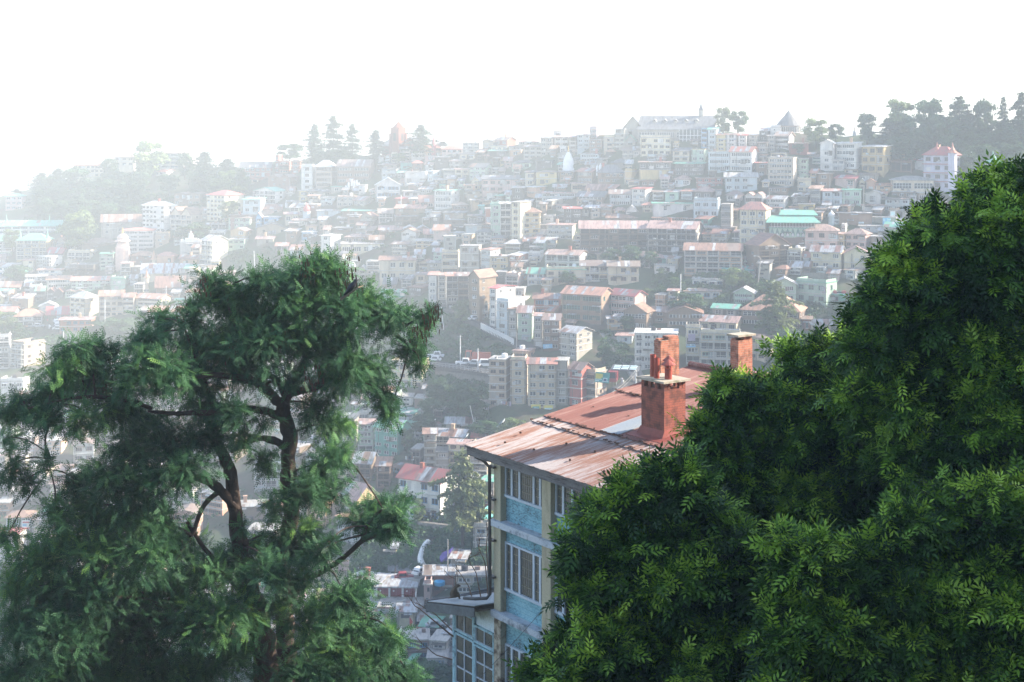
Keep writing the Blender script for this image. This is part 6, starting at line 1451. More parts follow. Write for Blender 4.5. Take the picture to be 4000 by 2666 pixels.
bobj(b, "seam_hooks", [mat("rusty seam hooks", (.09, .045, .035), .9)])["kind"] = "stuff"
# gutter mesh of the front lip: short teeth of the sheet ends
# chimneys
def brick(name, c1, c2, mort, sc=1.0, painted=.0):
    m, n, L, b = nodes_new(name); tc = n.nodes.new("ShaderNodeTexCoord"); sx = n.nodes.new("ShaderNodeSeparateXYZ"); L.new(tc.outputs["Object"], sx.inputs[0]); ad = n.nodes.new("ShaderNodeMath"); ad.operation = 'ADD'; L.new(sx.outputs["X"], ad.inputs[0]); L.new(sx.outputs["Y"], ad.inputs[1]); cb = n.nodes.new("ShaderNodeCombineXYZ"); L.new(ad.outputs[0], cb.inputs[0]); L.new(sx.outputs["Z"], cb.inputs[1])
    bt = n.nodes.new("ShaderNodeTexBrick"); bt.inputs["Color1"].default_value = col(c1); bt.inputs["Color2"].default_value = col(c2); bt.inputs["Mortar"].default_value = col(mort); bt.inputs["Scale"].default_value = 1; bt.inputs["Brick Width"].default_value = .24*sc; bt.inputs["Row Height"].default_value = .085*sc; bt.inputs["Mortar Size"].default_value = .009; L.new(cb.outputs[0], bt.inputs["Vector"])
    n1 = n.nodes.new("ShaderNodeTexNoise"); n1.inputs["Scale"].default_value = 4; n1.inputs["Detail"].default_value = 8; L.new(tc.outputs["Object"], n1.inputs["Vector"]); rp = n.nodes.new("ShaderNodeValToRGB"); e = rp.color_ramp.elements; e[0].position = .38; e[0].color = (.30, .28, .26, 1); e[1].position = .55; e[1].color = (1, 1, 1, 1); L.new(n1.outputs["Fac"], rp.inputs[0])
    mx = n.nodes.new("ShaderNodeMix"); mx.data_type = 'RGBA'; mx.blend_type = 'MULTIPLY'; mx.inputs[0].default_value = .8; L.new(bt.outputs["Color"], mx.inputs[6]); L.new(rp.outputs[0], mx.inputs[7]); L.new(mx.outputs[2], b.inputs["Base Color"]); b.inputs["Roughness"].default_value = .85
    bp = n.nodes.new("ShaderNodeBump"); bp.inputs["Strength"].default_value = .6; bp.inputs["Distance"].default_value = .02; L.new(bt.outputs["Fac"], bp.inputs["Height"]); bp.invert = True; L.new(bp.outputs[0], b.inputs["Normal"]); return m
BR1 = brick("red washed brick", (.26, .065, .035), (.22, .058, .035), (.15, .042, .03)); BR2 = brick("weathered brick", (.40, .15, .08), (.33, .11, .065), (.34, .22, .16)); POT = mat("terracotta red flue", (.30, .055, .035), .6, .25, 3); CAPS = mat("mossy cap slab", (.30, .27, .21), .9, .4, 3, .3, second=(.12, .13, .06), thr=(.55, .75)); FLASH = mat("red lead flashing", (.24, .06, .045), .7, .3, 2)
# photograph: middle lower corner of the main chimney lies 4.04 m up the slope and 5.82 m from the far rake
cx1 = 5.82-.95+.46; cx0 = cx1-1.18; cy0 = 4.04-.8+.08; cy1 = cy0+.97; zb = rz(4.04)-.1; zt = -8.58
ch = MB(); zo = zt-.24; ch.box(cx0, cx1, cy0, cy1, zb-.3, zo)
def piers(a0, a1, fixed0, fixed1, axis, n, pw):
    for i in range(n):
        p = a0+(a1-a0-pw)*i/(n-1)
        if axis == 'x': ch.box(p, p+pw, fixed0, fixed1, zo+.002, zt)
        else: ch.box(fixed0, fixed1, p, p+pw, zo+.002, zt)
piers(cx0, cx1, cy0, cy0+.14, 'x', 4, .13); piers(cx0, cx1, cy1-.14, cy1, 'x', 4, .13); piers(cy0+.16, cy1-.16, cx0, cx0+.12, 'y', 2, .12); piers(cy0+.16, cy1-.16, cx1-.12, cx1, 'y', 2, .12)
chim = bobj(ch, "chimney", [BR1]); b = MB(); b.box(cx0-.13, cx1+.13, cy0-.13, cy1+.13, zt+.002, zt+.07); b.build("cap_slab", CAPS, chim)
b = MB(); b.add([(cx0-.10, cy0-.14, rz(3.9)+.08), (cx1+.05, cy0-.14, rz(3.9)+.08), (cx1+.03, cy0-.015, zb+.42), (cx0-.03, cy0-.015, zb+.42)], [(0, 1, 2, 3)]); b.add([(cx1+.05, cy0-.14, rz(3.9)+.08), (cx1+.16, cy1+.05, rz(5.1)+.10), (cx1+.016, cy1, zb+.62), (cx1+.03, cy0-.015, zb+.42)], [(0, 1, 2, 3)]); b.slab([(cx0-.3, cy0-.45, rz(3.55)+.10), (cx1+.35, cy0-.45, rz(3.55)+.10), (cx1+.35, cy1+.1, rz(5.1)+.12), (cx0-.3, cy1+.1, rz(5.1)+.12)], .02); b.build("flashing", FLASH, chim)
def pot(x, y, r, h, cap):
    b = MB(); z = zt+.07; b.lathe([(r, 0), (r, h), (r*.86, h), (r*.84, h*.85)], x, y, z, 14)
    o = b.build("chimney_pot", POT, chim, False)
    if cap:
        c = MB(); c.lathe([(r*2.1, 0), (r*2.1, .012), (.02, .18)], x, y, z+h+.15, 10)
        for a in (0, 2.1, 4.2): c.box(x+math.cos(a)*r*.85-.012, x+math.cos(a)*r*.85+.012, y+math.sin(a)*r*.85-.012, y+math.sin(a)*r*.85+.012, z+h-.05, z+h+.16)
        c.build("cowl", FLASH, o)
pot(cx0+.22, cy0+.34, .105, .76, False); pot(cx0+.55, cy0+.22, .095, .70, False); pot(cx0+.66, cy0+.68, .105, .42, True); pot(cx1-.26, cy0+.42, .125, .34, True)
def stack(s, t, ws, wt, ztop, label, cap, m):
    b = MB(); x1 = t-.95; x0 = x1-wt; y0 = s-.8; y1 = y0+ws; b.box(x0, x1, y0, y1, rz(min(s, 10.7))-.5, ztop)
    b.box(x0+.02, x0+wt*.55, y0+.04, y1-.2, ztop+.002, ztop+.06); b.box(x0+.01, x1-.02, y0+ws*.45, y1-.01, ztop+.003, ztop+.13)
    o = bobj(b, "chimney", [m]); o["label"] = label
    if cap: c = MB(); c.box(x0-.1, x1+.1, y0-.1, y1+.1, ztop+.14, ztop+.21); c.build("cap_slab", CAPS, o)
stack(8.64, .98, .95, .38, -8.16, "rear weathered brick chimney without cap", False, BR2); stack(9.3, 4.55, .72, .42, -7.78, "far capped brick chimney behind the leaves", True, BR2)
# downpipe
b = MB(); px = -.08; b.tube([(-.48, -.60, ZE-.36), (-.38, -.5, ZE-.50), (-.22, -.3, ZE-.62), (px, -.14, ZE-.85), (px, -.12, -16.5), (px-.06, -.22, -16.64), (px-.5, -.42, -16.74), (px-1.1, -.5, -16.86)], .062, 8)
for z in (-12.0, -13.15, -14.6, -15.9): b.lathe([(.085, 0), (.085, .10)], px, -.12, z, 8); b.box(px+.03, px+.24, -.15, -.02, z+.01, z+.08)
bobj(b, "downpipe", [PIPE])
# lower porch wing at the far end
pz = -17.55; b = MB(); b.box(-2.72, -.06, .15, 5, -30, pz-.2); w = bobj(b, "porch_wall", [mat("pale blue painted boards", (.60, .70, .74), .7, .3, 2.5, .1, second=(.30, .40, .44), thr=(.5, .75))])
TF = mat("turquoise worn frame paint", (.30, .48, .54), .7, .35, 5, .2, second=(.10, .16, .19), thr=(.5, .7))
def pframe(x0, x1, z0, z1, nx, nz, solid=0):
    b = MB(); b.box(x0, x1, .06, .148, z0, z0+.07); b.box(x0, x1, .06, .148, z1-.07, z1); b.box(x0, x0+.07, .062, .147, z0, z1); b.box(x1-.07, x1, .062, .147, z0, z1); f = bobj(b, "window", [TF])
    c = MB(); dx = (x1-x0-.14)/nx; dz = (z1-z0-.14)/nz
    for i in range(nx+1): X = x0+.07+i*dx; c.box(X-.025, X+.025, .08, .146, z0+.07, z1-.07)
    for j in range(nz+1): Z = z0+.07+j*dz; c.box(x0+.07, x1-.07, .085, .145, Z-.022, Z+.022)
    c.build("sash", WFR, f)
    for i in range(nx):
        for j in range(nz): g = MB(); g.box(x0+.1+i*dx, x0+.04+(i+1)*dx, .115, .13, z0+.1+j*dz, z0+.04+(j+1)*dz); g.build("pane", WFR if j < solid else GL2, f)
pframe(-2.66, -1.42, -18.55, pz-.20, 2, 1); pframe(-1.36, -.12, -18.62, pz-.42, 2, 1); pframe(-2.66, -1.42, -21.1, -18.6, 2, 4); pframe(-1.36, -.12, -21.6, -18.67, 2, 5, solid=2)
b = MB(); b.box(-2.78, -2.66, .05, .3, -30, pz-.22); b.box(-1.42, -1.36, .05, .149, -30, pz-.16); bobj(b, "corner_post", [TF])
b = MB(); b.slab([(-3.5, -.62, -17.56), (-.12, -.75, -16.80), (-.12, 3.4, -17.05), (-3.5, 3.4, -17.86)], .03); bobj(b, "porch_roof", [TIN])
b = MB(); b.add([(-3.52, -.66, -17.95), (-.1, -.80, -17.20), (-.1, -.74, -17.20), (-3.52, -.60, -17.95), (-3.52, -.66, -17.62), (-.1, -.80, -16.88), (-.1, -.74, -16.88), (-3.52, -.60, -17.62)], [(3, 2, 1, 0), (4, 5, 6, 7), (0, 1, 5, 4), (1, 2, 6, 5), (2, 3, 7, 6), (3, 0, 4, 7)]); b.box(-3.58, -3.53, -.6, 3.4, -18.0, -17.62); bobj(b, "porch_fascia", [mat("dark damp fascia", (.12, .14, .15), .8, .4, 3)])
b = MB(); b.slab([(-3.5, -.55, -17.75), (-.12, -.6, -17.0), (-.12, 3.3, -17.25), (-3.5, 3.3, -18.0)], .05); bobj(b, "porch_soffit", [WOOD]); b = MB(); b.slab([(-3.55, -.66, -17.52), (-3.44, -.66, -17.52), (-3.44, 3.4, -17.80), (-3.55, 3.4, -17.80)], .09); bobj(b, "porch_edge", [FASC])
b = MB(); b.add([(-2.72, .149, pz-.2), (-.06, .149, pz-.2), (-.06, .149, -17.1), (-2.72, .149, -17.68), (-2.72, .3, pz-.2), (-.06, .3, pz-.2), (-.06, .3, -17.1), (-2.72, .3, -17.68)], [(0, 1, 2, 3), (4, 7, 6, 5), (3, 2, 6, 7)]); bobj(b, "porch_gable", [MATS["pale blue painted boards"]])
MW = blue.matrix_basis.copy() if False else Matrix.Translation(ORG) @ Matrix.Rotation(math.atan2(-DV.y, -DV.x), 4, 'Z')
def L2W(x, y, z): return MW @ Vector((x, y, z))
# thin cable crossing in front
wire(P(2275, 2190, 46), P(1700, 2810, 44), .25, "thin black cable slanting across the blue building's front", r=.011, n=14)
# ---- roof birds
def bird(p, scale, yaw, mats, name, label, cat, crow=False):
    """one body skinned from beak to tail, with folded wings, legs and beak"""
    S = scale; b = MB(); tilt = .9 if crow else .5
    sp = [(-.52, -.30), (-.30, -.17), (-.12, -.02), (.06, .12), (.2, .24), (.29, .34), (.36, .385), (.42, .385)] if crow else [(-.42, -.22), (-.25, -.10), (-.08, 0), (.08, .09), (.18, .2), (.22, .29), (.28, .31), (.31, .30)]
    rd = [.04, .09, .165, .18, .14, .10, .09, .04] if crow else [.05, .07, .13, .15, .10, .075, .075, .03]
    b.tube([(x*S, 0, z*S) for x, z in sp], [r*S for r in rd], 12); rt = b.build(name, mats, None, True); rt.location = p; rt.rotation_euler = (0, 0, yaw); tag(rt, label, cat)
    bk = MB(); x, z = sp[-1]; bk.tube([(x*S, 0, z*S), ((x+.05)*S, 0, (z-.005)*S), ((x+.12)*S, 0, (z-.04)*S)], [.024*S, .018*S, .004*S], 6); bk.build("beak", DARK, rt)
    for sy in (-1, 1):
        w = MB(); w.tube([(.1*S, sy*.10*S, .16*S), (-.08*S, sy*.13*S, .03*S), (-.3*S, sy*.07*S, -.13*S), (-.5*S, sy*.02*S, -.27*S)], [.04*S, .055*S, .045*S, .012*S], 8); w.build("wing", mats, rt, True)
        l = MB(); l.tube([(0, sy*.05*S, -.05*S), (.02*S, sy*.05*S, -.2*S), (.07*S, sy*.06*S, -.215*S)], .012*S, 5); l.build("leg", DARK, rt)
    t = MB(); t.slab([(-.4*S, -.05*S, -.21*S), (-.4*S, .05*S, -.21*S), (-.72*S, .07*S, -.42*S), (-.72*S, -.07*S, -.42*S)], .015*S); t.build("tail", mats, rt); return rt
DOVE = mat("speckled grey white feathers", (.40, .45, .45), .8, .3, 30, second=(.12, .13, .14), thr=(.45, .6)); CROWM = mat("blue black feathers", (.012, .014, .02), .5, .3, 10)
bird(L2W(-.86, -.62, rz(.2)+.13), .30, R(30), DOVE, "pigeon", "speckled pigeon at the very corner of the rusty roof", "pigeon"); bird(L2W(-.97, 1.05, rz(1.9)+.17), .34, R(30), DOVE, "pigeon", "puffed pale pigeon further up the rusty roof's edge", "pigeon")
# ---- monkey on the porch roof: one skinned body
def skin_body(name, joints, edges, m, loc, rz_, label, cat, sub=2):
    me = bpy.data.meshes.new(name); me.from_pydata([j[0] for j in joints], edges, []); o = link(bpy.data.objects.new(name, me)); mod = o.modifiers.new("skin", 'SKIN'); me.skin_vertices.new() if not me.skin_vertices else None
    for v, j in zip(me.skin_vertices[0].data, joints): v.radius = (j[1], j[1])
    me.skin_vertices[0].data[0].use_root = True; s = o.modifiers.new("sub", 'SUBSURF'); s.levels = s.render_levels = sub; me.materials.append(m); o.location = loc; o.rotation_euler = (0, 0, rz_)
    dg = bpy.context.evaluated_depsgraph_get(); ev = o.evaluated_get(dg); nm = bpy.data.meshes.new_from_object(ev); nm.polygons.foreach_set("use_smooth", [True]*len(nm.polygons)); o.modifiers.clear(); o.data = nm; nm.materials.clear(); nm.materials.append(m); return tag(o, label, cat)
FUR = mat("grey brown fur", (.115, .085, .055), .95, .35, 14, .6, rand=0)
J = [((-.05, 0, .10), .12), ((-.09, 0, .22), .13), ((-.05, 0, .34), .105), ((.03, 0, .43), .07), ((.09, 0, .485), .072), ((.155, 0, .475), .048), ((.20, 0, .455), .022),
     ((.06, .09, .12), .06), ((.14, .10, .20), .04), ((.13, .09, .05), .03), ((.2, .09, .015), .018), ((.06, -.09, .12), .06), ((.14, -.10, .20), .04), ((.13, -.09, .05), .03), ((.2, -.09, .015), .018),
     ((.0, .09, .36), .045), ((.07, .11, .24), .032), ((.14, .08, .13), .022), ((.17, .06, .05), .016), ((.0, -.09, .36), .045), ((.07, -.11, .24), .032), ((.14, -.08, .13), .022), ((.17, -.06, .05), .016), ((-.17, 0, .05), .03), ((-.27, .05, .02), .015), ((-.36, .12, .02), .01)]
E = [(0, 1), (1, 2), (2, 3), (3, 4), (4, 5), (5, 6), (0, 7), (7, 8), (8, 9), (9, 10), (0, 11), (11, 12), (12, 13), (13, 14), (2, 15), (15, 16), (16, 17), (17, 18), (2, 19), (19, 20), (20, 21), (21, 22), (0, 23), (23, 24), (24, 25)]
mp_ = L2W(-2.75, .15, -17.42); mk = skin_body("macaque", J, E, FUR, mp_, R(12), "brown monkey sitting hunched at the end of the porch roof", "monkey")
b = MB()
for sy in (-1, 1): b.lathe([(.004, -.004), (.03, 0), (.028, .01), (.004, .014)], .085, sy*.068, .50, 8)
b.build("ear", FUR, mk); b = MB(); b.lathe([(.03, 0), (.042, .02), (.03, .045), (.01, .055)], .17, 0, .445, 8); b.build("face", mat("pinkish brown face", (.26, .12, .09), .8), mk)
# ---------------------------------------------------------------- the two near trees
def nearleaf(name, stops, rough=.5, trans=.3, spec=.35):
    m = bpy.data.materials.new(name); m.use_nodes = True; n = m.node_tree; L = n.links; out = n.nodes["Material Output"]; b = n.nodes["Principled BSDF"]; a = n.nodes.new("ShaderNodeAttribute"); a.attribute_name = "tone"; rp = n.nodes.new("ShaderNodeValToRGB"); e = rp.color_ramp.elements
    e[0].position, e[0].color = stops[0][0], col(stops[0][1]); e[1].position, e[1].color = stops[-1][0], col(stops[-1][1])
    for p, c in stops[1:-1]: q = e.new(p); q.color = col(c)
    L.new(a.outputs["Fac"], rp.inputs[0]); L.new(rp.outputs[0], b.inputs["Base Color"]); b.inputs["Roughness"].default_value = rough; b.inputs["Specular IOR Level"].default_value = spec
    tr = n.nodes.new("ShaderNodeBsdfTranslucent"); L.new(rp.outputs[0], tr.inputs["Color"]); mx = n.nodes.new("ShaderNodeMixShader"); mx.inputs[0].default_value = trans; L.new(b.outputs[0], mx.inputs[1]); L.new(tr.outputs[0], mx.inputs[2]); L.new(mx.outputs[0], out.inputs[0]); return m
def pinnate(pairs, length, lw, ll, fold=.25):
    """compound leaf: pointed leaflets in pairs along x, one at the tip; returns (k, 4, 3)"""
    q = []
    def leaf(x, side, ang):
        c, s = math.cos(ang), math.sin(ang); dx, dy = c, s*side; px, py = -s*side, c
        p = [(0, 0, 0), (.42, .5, fold), (1.0, 0, -.12), (.38, -.5, fold)]; q.append([(x+dx*u*ll+px*v*lw, dy*u*ll+py*v*lw, w*lw*.5) for u, v, w in p])
    for i in range(pairs):
        x = length*(.15+.8*i/pairs)
        for sd in (1, -1): leaf(x, sd, 1.05-.25*i/pairs)
    leaf(length*.95, 1, 0); return np.array(q)
def leaf_cloud(name, blobs, tmpl, m, twigs, per, droop, seed, up=.15, scale=(.8, 1.2), tone0=(.2, .6), tip=.35, inner=.0, sprig=.08):
    g = np.random.default_rng(seed); Pn = []; A = []; T = []; 
    for (c, r, fz, dens) in blobs:
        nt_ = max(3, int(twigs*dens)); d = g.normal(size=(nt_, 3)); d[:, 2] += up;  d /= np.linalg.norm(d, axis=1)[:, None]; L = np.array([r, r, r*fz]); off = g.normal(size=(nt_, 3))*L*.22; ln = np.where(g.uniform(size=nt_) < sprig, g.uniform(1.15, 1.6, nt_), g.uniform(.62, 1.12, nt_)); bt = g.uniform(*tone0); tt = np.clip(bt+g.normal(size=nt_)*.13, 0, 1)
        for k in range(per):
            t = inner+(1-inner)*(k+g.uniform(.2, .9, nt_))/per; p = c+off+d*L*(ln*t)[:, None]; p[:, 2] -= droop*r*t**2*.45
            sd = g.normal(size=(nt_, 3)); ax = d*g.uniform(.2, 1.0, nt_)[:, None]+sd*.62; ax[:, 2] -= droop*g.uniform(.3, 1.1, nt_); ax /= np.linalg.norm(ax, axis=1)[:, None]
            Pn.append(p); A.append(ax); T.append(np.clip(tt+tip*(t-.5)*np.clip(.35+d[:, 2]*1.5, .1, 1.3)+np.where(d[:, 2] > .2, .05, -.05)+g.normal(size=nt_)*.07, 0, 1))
    Pn = np.concatenate(Pn); A = np.concatenate(A); T = np.concatenate(T); n = len(Pn)
    U = g.normal(size=(n, 3))*.45; U[:, 2] += 1; Y = np.cross(U, A); Y /= np.linalg.norm(Y, axis=1)[:, None]+1e-9; Z = np.cross(A, Y); s = g.uniform(*scale, n)[:, None, None]
    tf = tmpl.reshape(-1, 3); V = Pn[:, None, :]+s*(tf[None, :, 0:1]*A[:, None, :]+tf[None, :, 1:2]*Y[:, None, :]+tf[None, :, 2:3]*Z[:, None, :]); k = len(tf)
    return raw_mesh(name, V.reshape(-1, 3), np.arange(n*k, dtype=np.int32), 4, m, np.repeat(T, k))
def wob(pts, rad, g, seg=9, n=5, amp=.05):
    V = [Vector(p) for p in pts]; out = []; R_ = []
    for i in range(len(V)-1):
        p0, p1, p2, p3 = V[max(i-1, 0)], V[i], V[i+1], V[min(i+2, len(V)-1)]
        for k in range(n):
            t = k/n; a = .5*((2*p1)+(-p0+p2)*t+(2*p0-5*p1+4*p2-p3)*t*t+(-p0+3*p1-3*p2+p3)*t**3); rr = rad[i]+(rad[i+1]-rad[i])*t; out.append(a+Vector([g.uniform(-1, 1)*rr*amp*3 for _ in range(3)])); R_.append(rr*(1+g.uniform(-.1, .1)))
    out.append(V[-1]); R_.append(rad[-1]); return out, R_
D2S = 4000/2353
def PD(x, y, Y): return P(x*D2S, y*D2S, Y)
# ---- left: locust tree. limbs in the photograph's 2353 px frame: (x, y, distance, radius in px)
LIMBS = [
 [(612, 1700, 36.5, 32), (615, 1568, 36.3, 30), (600, 1450, 36.1, 26), (575, 1350, 35.8, 21), (550, 1250, 35.6, 18), (535, 1130, 35.5, 16), (520, 1060, 35.6, 14), (490, 1000, 35.8, 11), (470, 930, 36, 8)],
 [(668, 1700, 36.7, 28), (662, 1568, 36.7, 25), (655, 1440, 36.8, 21), (652, 1280, 36.9, 17), (668, 1180, 36.8, 19), (662, 1090, 36.6, 18), (665, 1000, 36.4, 17), (650, 950, 36.2, 16), (655, 915, 36.1, 14)],
 [(655, 940, 36.1, 13), (620, 905, 35.8, 11), (590, 880, 35.5, 10), (545, 868, 35.2, 8), (490, 862, 34.8, 6), (430, 870, 34.5, 4)],
 [(660, 925, 36.1, 12), (645, 885, 36.0, 8), (615, 860, 36, 6), (570, 850, 36, 5), (510, 852, 36.2, 3)],
 [(658, 915, 36.1, 12), (680, 870, 36.2, 10), (700, 830, 36.4, 9), (712, 780, 36.6, 7), (725, 700, 36.7, 5), (735, 640, 36.8, 3)],
 [(650, 960, 36.2, 12), (610, 945, 35.8, 9), (560, 940, 35.4, 8), (490, 948, 35, 7), (400, 950, 34.6, 5), (340, 945, 34.3, 3)],
 [(665, 905, 36.2, 9), (740, 880, 36.4, 8), (760, 820, 36.5, 7), (800, 750, 36.6, 6), (830, 725, 36.6, 7), (870, 742, 36.5, 6), (905, 765, 36.4, 5), (940, 800, 36.3, 3)],
 [(905, 765, 36.4, 3.5), (940, 745, 36.3, 3), (990, 715, 36.2, 1.5)], [(725, 700, 36.7, 5), (700, 680, 36.8, 6), (690, 640, 36.8, 3)],
 [(545, 1170, 35.5, 11), (500, 1120, 35.2, 11), (460, 1100, 34.9, 8), (400, 1085, 34.6, 5), (330, 1080, 34.3, 3)], [(510, 1125, 35.3, 7), (470, 1160, 35, 6), (440, 1230, 34.8, 5), (400, 1290, 34.6, 4)],
 [(662, 1030, 36.5, 10), (620, 1010, 36.3, 8), (580, 1012, 36, 6), (530, 1040, 35.8, 4)], [(590, 1400, 35.9, 10), (520, 1320, 35.5, 7), (470, 1260, 35, 5), (430, 1200, 34.8, 4)],
 [(672, 1350, 36.6, 6), (720, 1325, 36.2, 6), (780, 1290, 35.8, 6), (830, 1245, 35.4, 5.5), (880, 1225, 35.1, 4.5), (905, 1215, 35, 3)], [(830, 1245, 35.4, 4), (850, 1200, 35.2, 3.5), (880, 1170, 35, 2.5)],
 [(700, 1290, 36.4, 4), (740, 1250, 36.2, 3.5), (790, 1230, 36, 2)], [(590, 1500, 36, 10), (500, 1440, 35.5, 6), (420, 1420, 35, 5)], [(660, 1500, 36.6, 9), (760, 1440, 36.2, 6), (840, 1420, 36, 4)],
 [(350, 940, 34.4, 5), (290, 920, 34.2, 5), (220, 912, 34, 4.5), (150, 918, 33.9, 3), (60, 940, 33.8, 2)], [(150, 918, 33.9, 3), (105, 1000, 33.8, 2.2), (115, 1080, 33.8, 1.6)], [(500, 1000, 35.6, 5), (480, 900, 35.4, 4), (440, 800, 35.2, 3), (420, 740, 35.1, 2)],
 [(600, 880, 35.7, 5), (560, 800, 35.6, 4), (530, 720, 35.5, 3), (510, 660, 35.5, 2)], [(440, 1230, 34.8, 4), (380, 1200, 34.4, 3), (300, 1180, 34.1, 2.5)], [(420, 1420, 35, 5), (340, 1380, 34.5, 4), (250, 1370, 34, 3)]]
LB = """740 612 66 38 1|655 655 74 50 1|700 640 60 40 1|600 640 40 26 .7|495 648 50 32 .8|455 690 30 24 .6|530 690 52 40 1|560 740 70 50 1|630 720 80 56 1|715 700 76 56 1|790 660 34 40 .8|800 705 50 50 1|850 690 52 34 .9|885 725 50 34 .9|925 728 34 26 .6|975 740 24 34 .6|988 722 14 14 .4|945 800 36 42 .9|965 840 20 26 .5|770 770 70 50 1|690 790 80 56 1|600 790 74 56 1|520 800 70 56 1|450 790 60 46 1|440 740 34 34 .7|370 740 46 34 .9|340 790 56 44 1|380 840 66 50 1|450 870 70 50 1|310 860 60 50 1|560 850 60 34 .8|800 830 60 48 1|850 860 44 46 1|880 900 34 44 .9|895 945 22 26 .6|760 870 60 40 .9|720 940 46 44 .8|760 980 50 44 .9|780 1040 34 34 .8|740 1080 50 48 1|700 1130 50 40 .9|760 1130 34 36 .7|230 810 56 36 .9|180 800 46 30 .8|140 850 50 40 .9|210 870 60 46 1|120 900 54 44 1|60 930 52 36 .9|20 945 34 26 .7|110 960 40 32 .8|270 930 60 44 1|190 960 50 36 .7|20 1010 24 24 .5|30 1070 34 40 .8|60 1110 30 24 .5|110 1060 24 22 .4|340 970 62 50 1|300 1030 70 54 1|400 1020 70 56 1|470 1000 60 46 .9|420 1080 60 44 .9|340 1100 70 56 1|250 1100 66 52 1|180 1110 46 36 .7|560 1000 40 30 .6|540 940 50 30 .6|610 960 30 20 .4|610 1060 40 36 .6|470 930 50 34 .8|640 1160 40 30 .6|200 1170 70 50 1|130 1180 50 40 .7|270 1190 76 54 1|350 1180 70 50 1|160 1250 80 54 1|80 1290 70 44 1|240 1270 84 60 1|330 1270 84 60 1|410 1250 60 50 .8|30 1350 50 40 .8|110 1360 84 60 1|200 1360 90 64 1|300 1360 90 64 1|400 1350 84 60 1|470 1310 66 50 .9|540 1290 56 44 .8|50 1440 80 56 1|140 1450 90 64 1|240 1450 90 66 1|340 1450 90 66 1|440 1430 84 60 1|530 1400 76 56 1|620 1310 62 50 .8|700 1330 46 40 .7|690 1260 50 34 .6|740 1270 40 26 .5|590 1250 44 34 .5|620 1400 60 44 .7|40 1540 80 60 1|140 1550 90 60 1|250 1550 90 60 1|360 1540 90 60 1|460 1530 90 60 1|540 1490 66 50 .8|720 1410 70 50 1|790 1370 60 40 .9|830 1330 30 26 .5|820 1430 62 44 1|760 1490 80 56 1|860 1490 66 50 1|900 1460 40 34 .6|700 1540 66 50 .9|800 1560 80 50 1|890 1550 60 40 1|940 1560 36 26 .7|870 1170 50 36 1|910 1185 34 34 .9|830 1195 34 26 .7|925 1160 20 20 .6|880 1215 40 18 .6|760 1245 22 14 .4|700 1215 50 34 .6|640 1230 40 30 .5|560 1210 20 20 .3|20 1230 40 26 .5|560 680 40 30 .7|670 870 40 24 .4"""
def near_tree(name, label, limbs, blobs, tmpl, lm, Yf, twigs, per, droop, seed, rmul=1.0, bark=BARK, **kw):
    g = random.Random(seed); base = PD(*limbs[0][0][:3]); rt = empty(name, base, 0, label, "tree"); sp = []; b = MB()
    for L_ in limbs:
        V, R_ = wob([PD(x, y, Y)-base for x, y, Y, r in L_], [r*D2S/F*Y for x, y, Y, r in L_], g); b.tube(V, R_, 9); sp += [(v, r) for v, r in zip(V, R_)]
    bl = []
    for (x, y, rx, ry, dn) in blobs:
        Y = Yf(x, y, g); c = PD(x, y, Y)-base; r = rx*D2S/F*Y*rmul; bl.append((np.array(c), r, min(1.1, ry/rx)*1.0, dn*max(.35, (r/.6)**1.2)))
        best = sorted(sp, key=lambda q: (q[0]-c).length+ (0 if q[0].z < c.z+.3 else .6))[:1][0]; a, ra = best; mid = a.lerp(c, .55)+Vector((g.uniform(-.1, .1), g.uniform(-.1, .1), .12)); 
        if (a-c).length > .15:
            V, R_ = wob([a, mid, c+Vector((0, 0, .05))], [min(ra*.7, .035), .02, .008], g, n=4, amp=.1); b.tube(V, R_, 6)
        for _ in range(5):
            u = Vector([g.gauss(0, 1) for _ in range(3)]).normalized()*r*.85; u.z *= .7; b.tube([c, c+u*.5+Vector((0, 0, .03)), c+u], [.010, .006, .002], 4)
    b.build("trunk", bark, rt, True)
    me = leaf_cloud("crown", bl, tmpl, lm, twigs, per, droop, seed, **kw); link(bpy.data.objects.new("crown", me), rt); return rt, bl, base
LOC = nearleaf("locust leaflets", [(0, (.020, .062, .030)), (.4, (.054, .145, .066)), (.75, (.10, .23, .075)), (1, (.19, .36, .075))], trans=.3, rough=.6, spec=.2)
def yl(x, y, g): return 35.4+(x-600)*.0035*.6+g.uniform(-1.3, 1.3)+(-.5 if y > 1150 else 0)
blobsL = [tuple(float(v) for v in s.split()) for s in LB.split('|')]
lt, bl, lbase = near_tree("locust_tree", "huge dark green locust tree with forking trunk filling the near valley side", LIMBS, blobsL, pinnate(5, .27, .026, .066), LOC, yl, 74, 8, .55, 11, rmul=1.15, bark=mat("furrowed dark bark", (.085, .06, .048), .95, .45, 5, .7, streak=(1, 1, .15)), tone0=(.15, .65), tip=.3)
# hanging brown seed pods in clumps
b = MB(); gp = random.Random(5)
for (x, y) in ((795, 625), (805, 650), (470, 660), (262, 845), (240, 900), (720, 860), (540, 800), (985, 735), (965, 765), (420, 710), (330, 800), (700, 620), (200, 1240), (1000, 725), (640, 780)):
    c = PD(x, y, 34.6)-lbase
    for _ in range(26): p = c+Vector((gp.gauss(0, .12), gp.gauss(0, .12), gp.gauss(0, .16))); l = gp.uniform(.07, .13); b.slab([(p.x-.012, p.y, p.z), (p.x+.012, p.y, p.z), (p.x+.014+gp.uniform(-.02, .02), p.y, p.z-l), (p.x-.010, p.y+.01, p.z-l)], .004)
o = b.build("seed_pods", mat("brown dry pods", (.12, .06, .035), .8, .3, 8), lt); o["kind"] = "stuff"
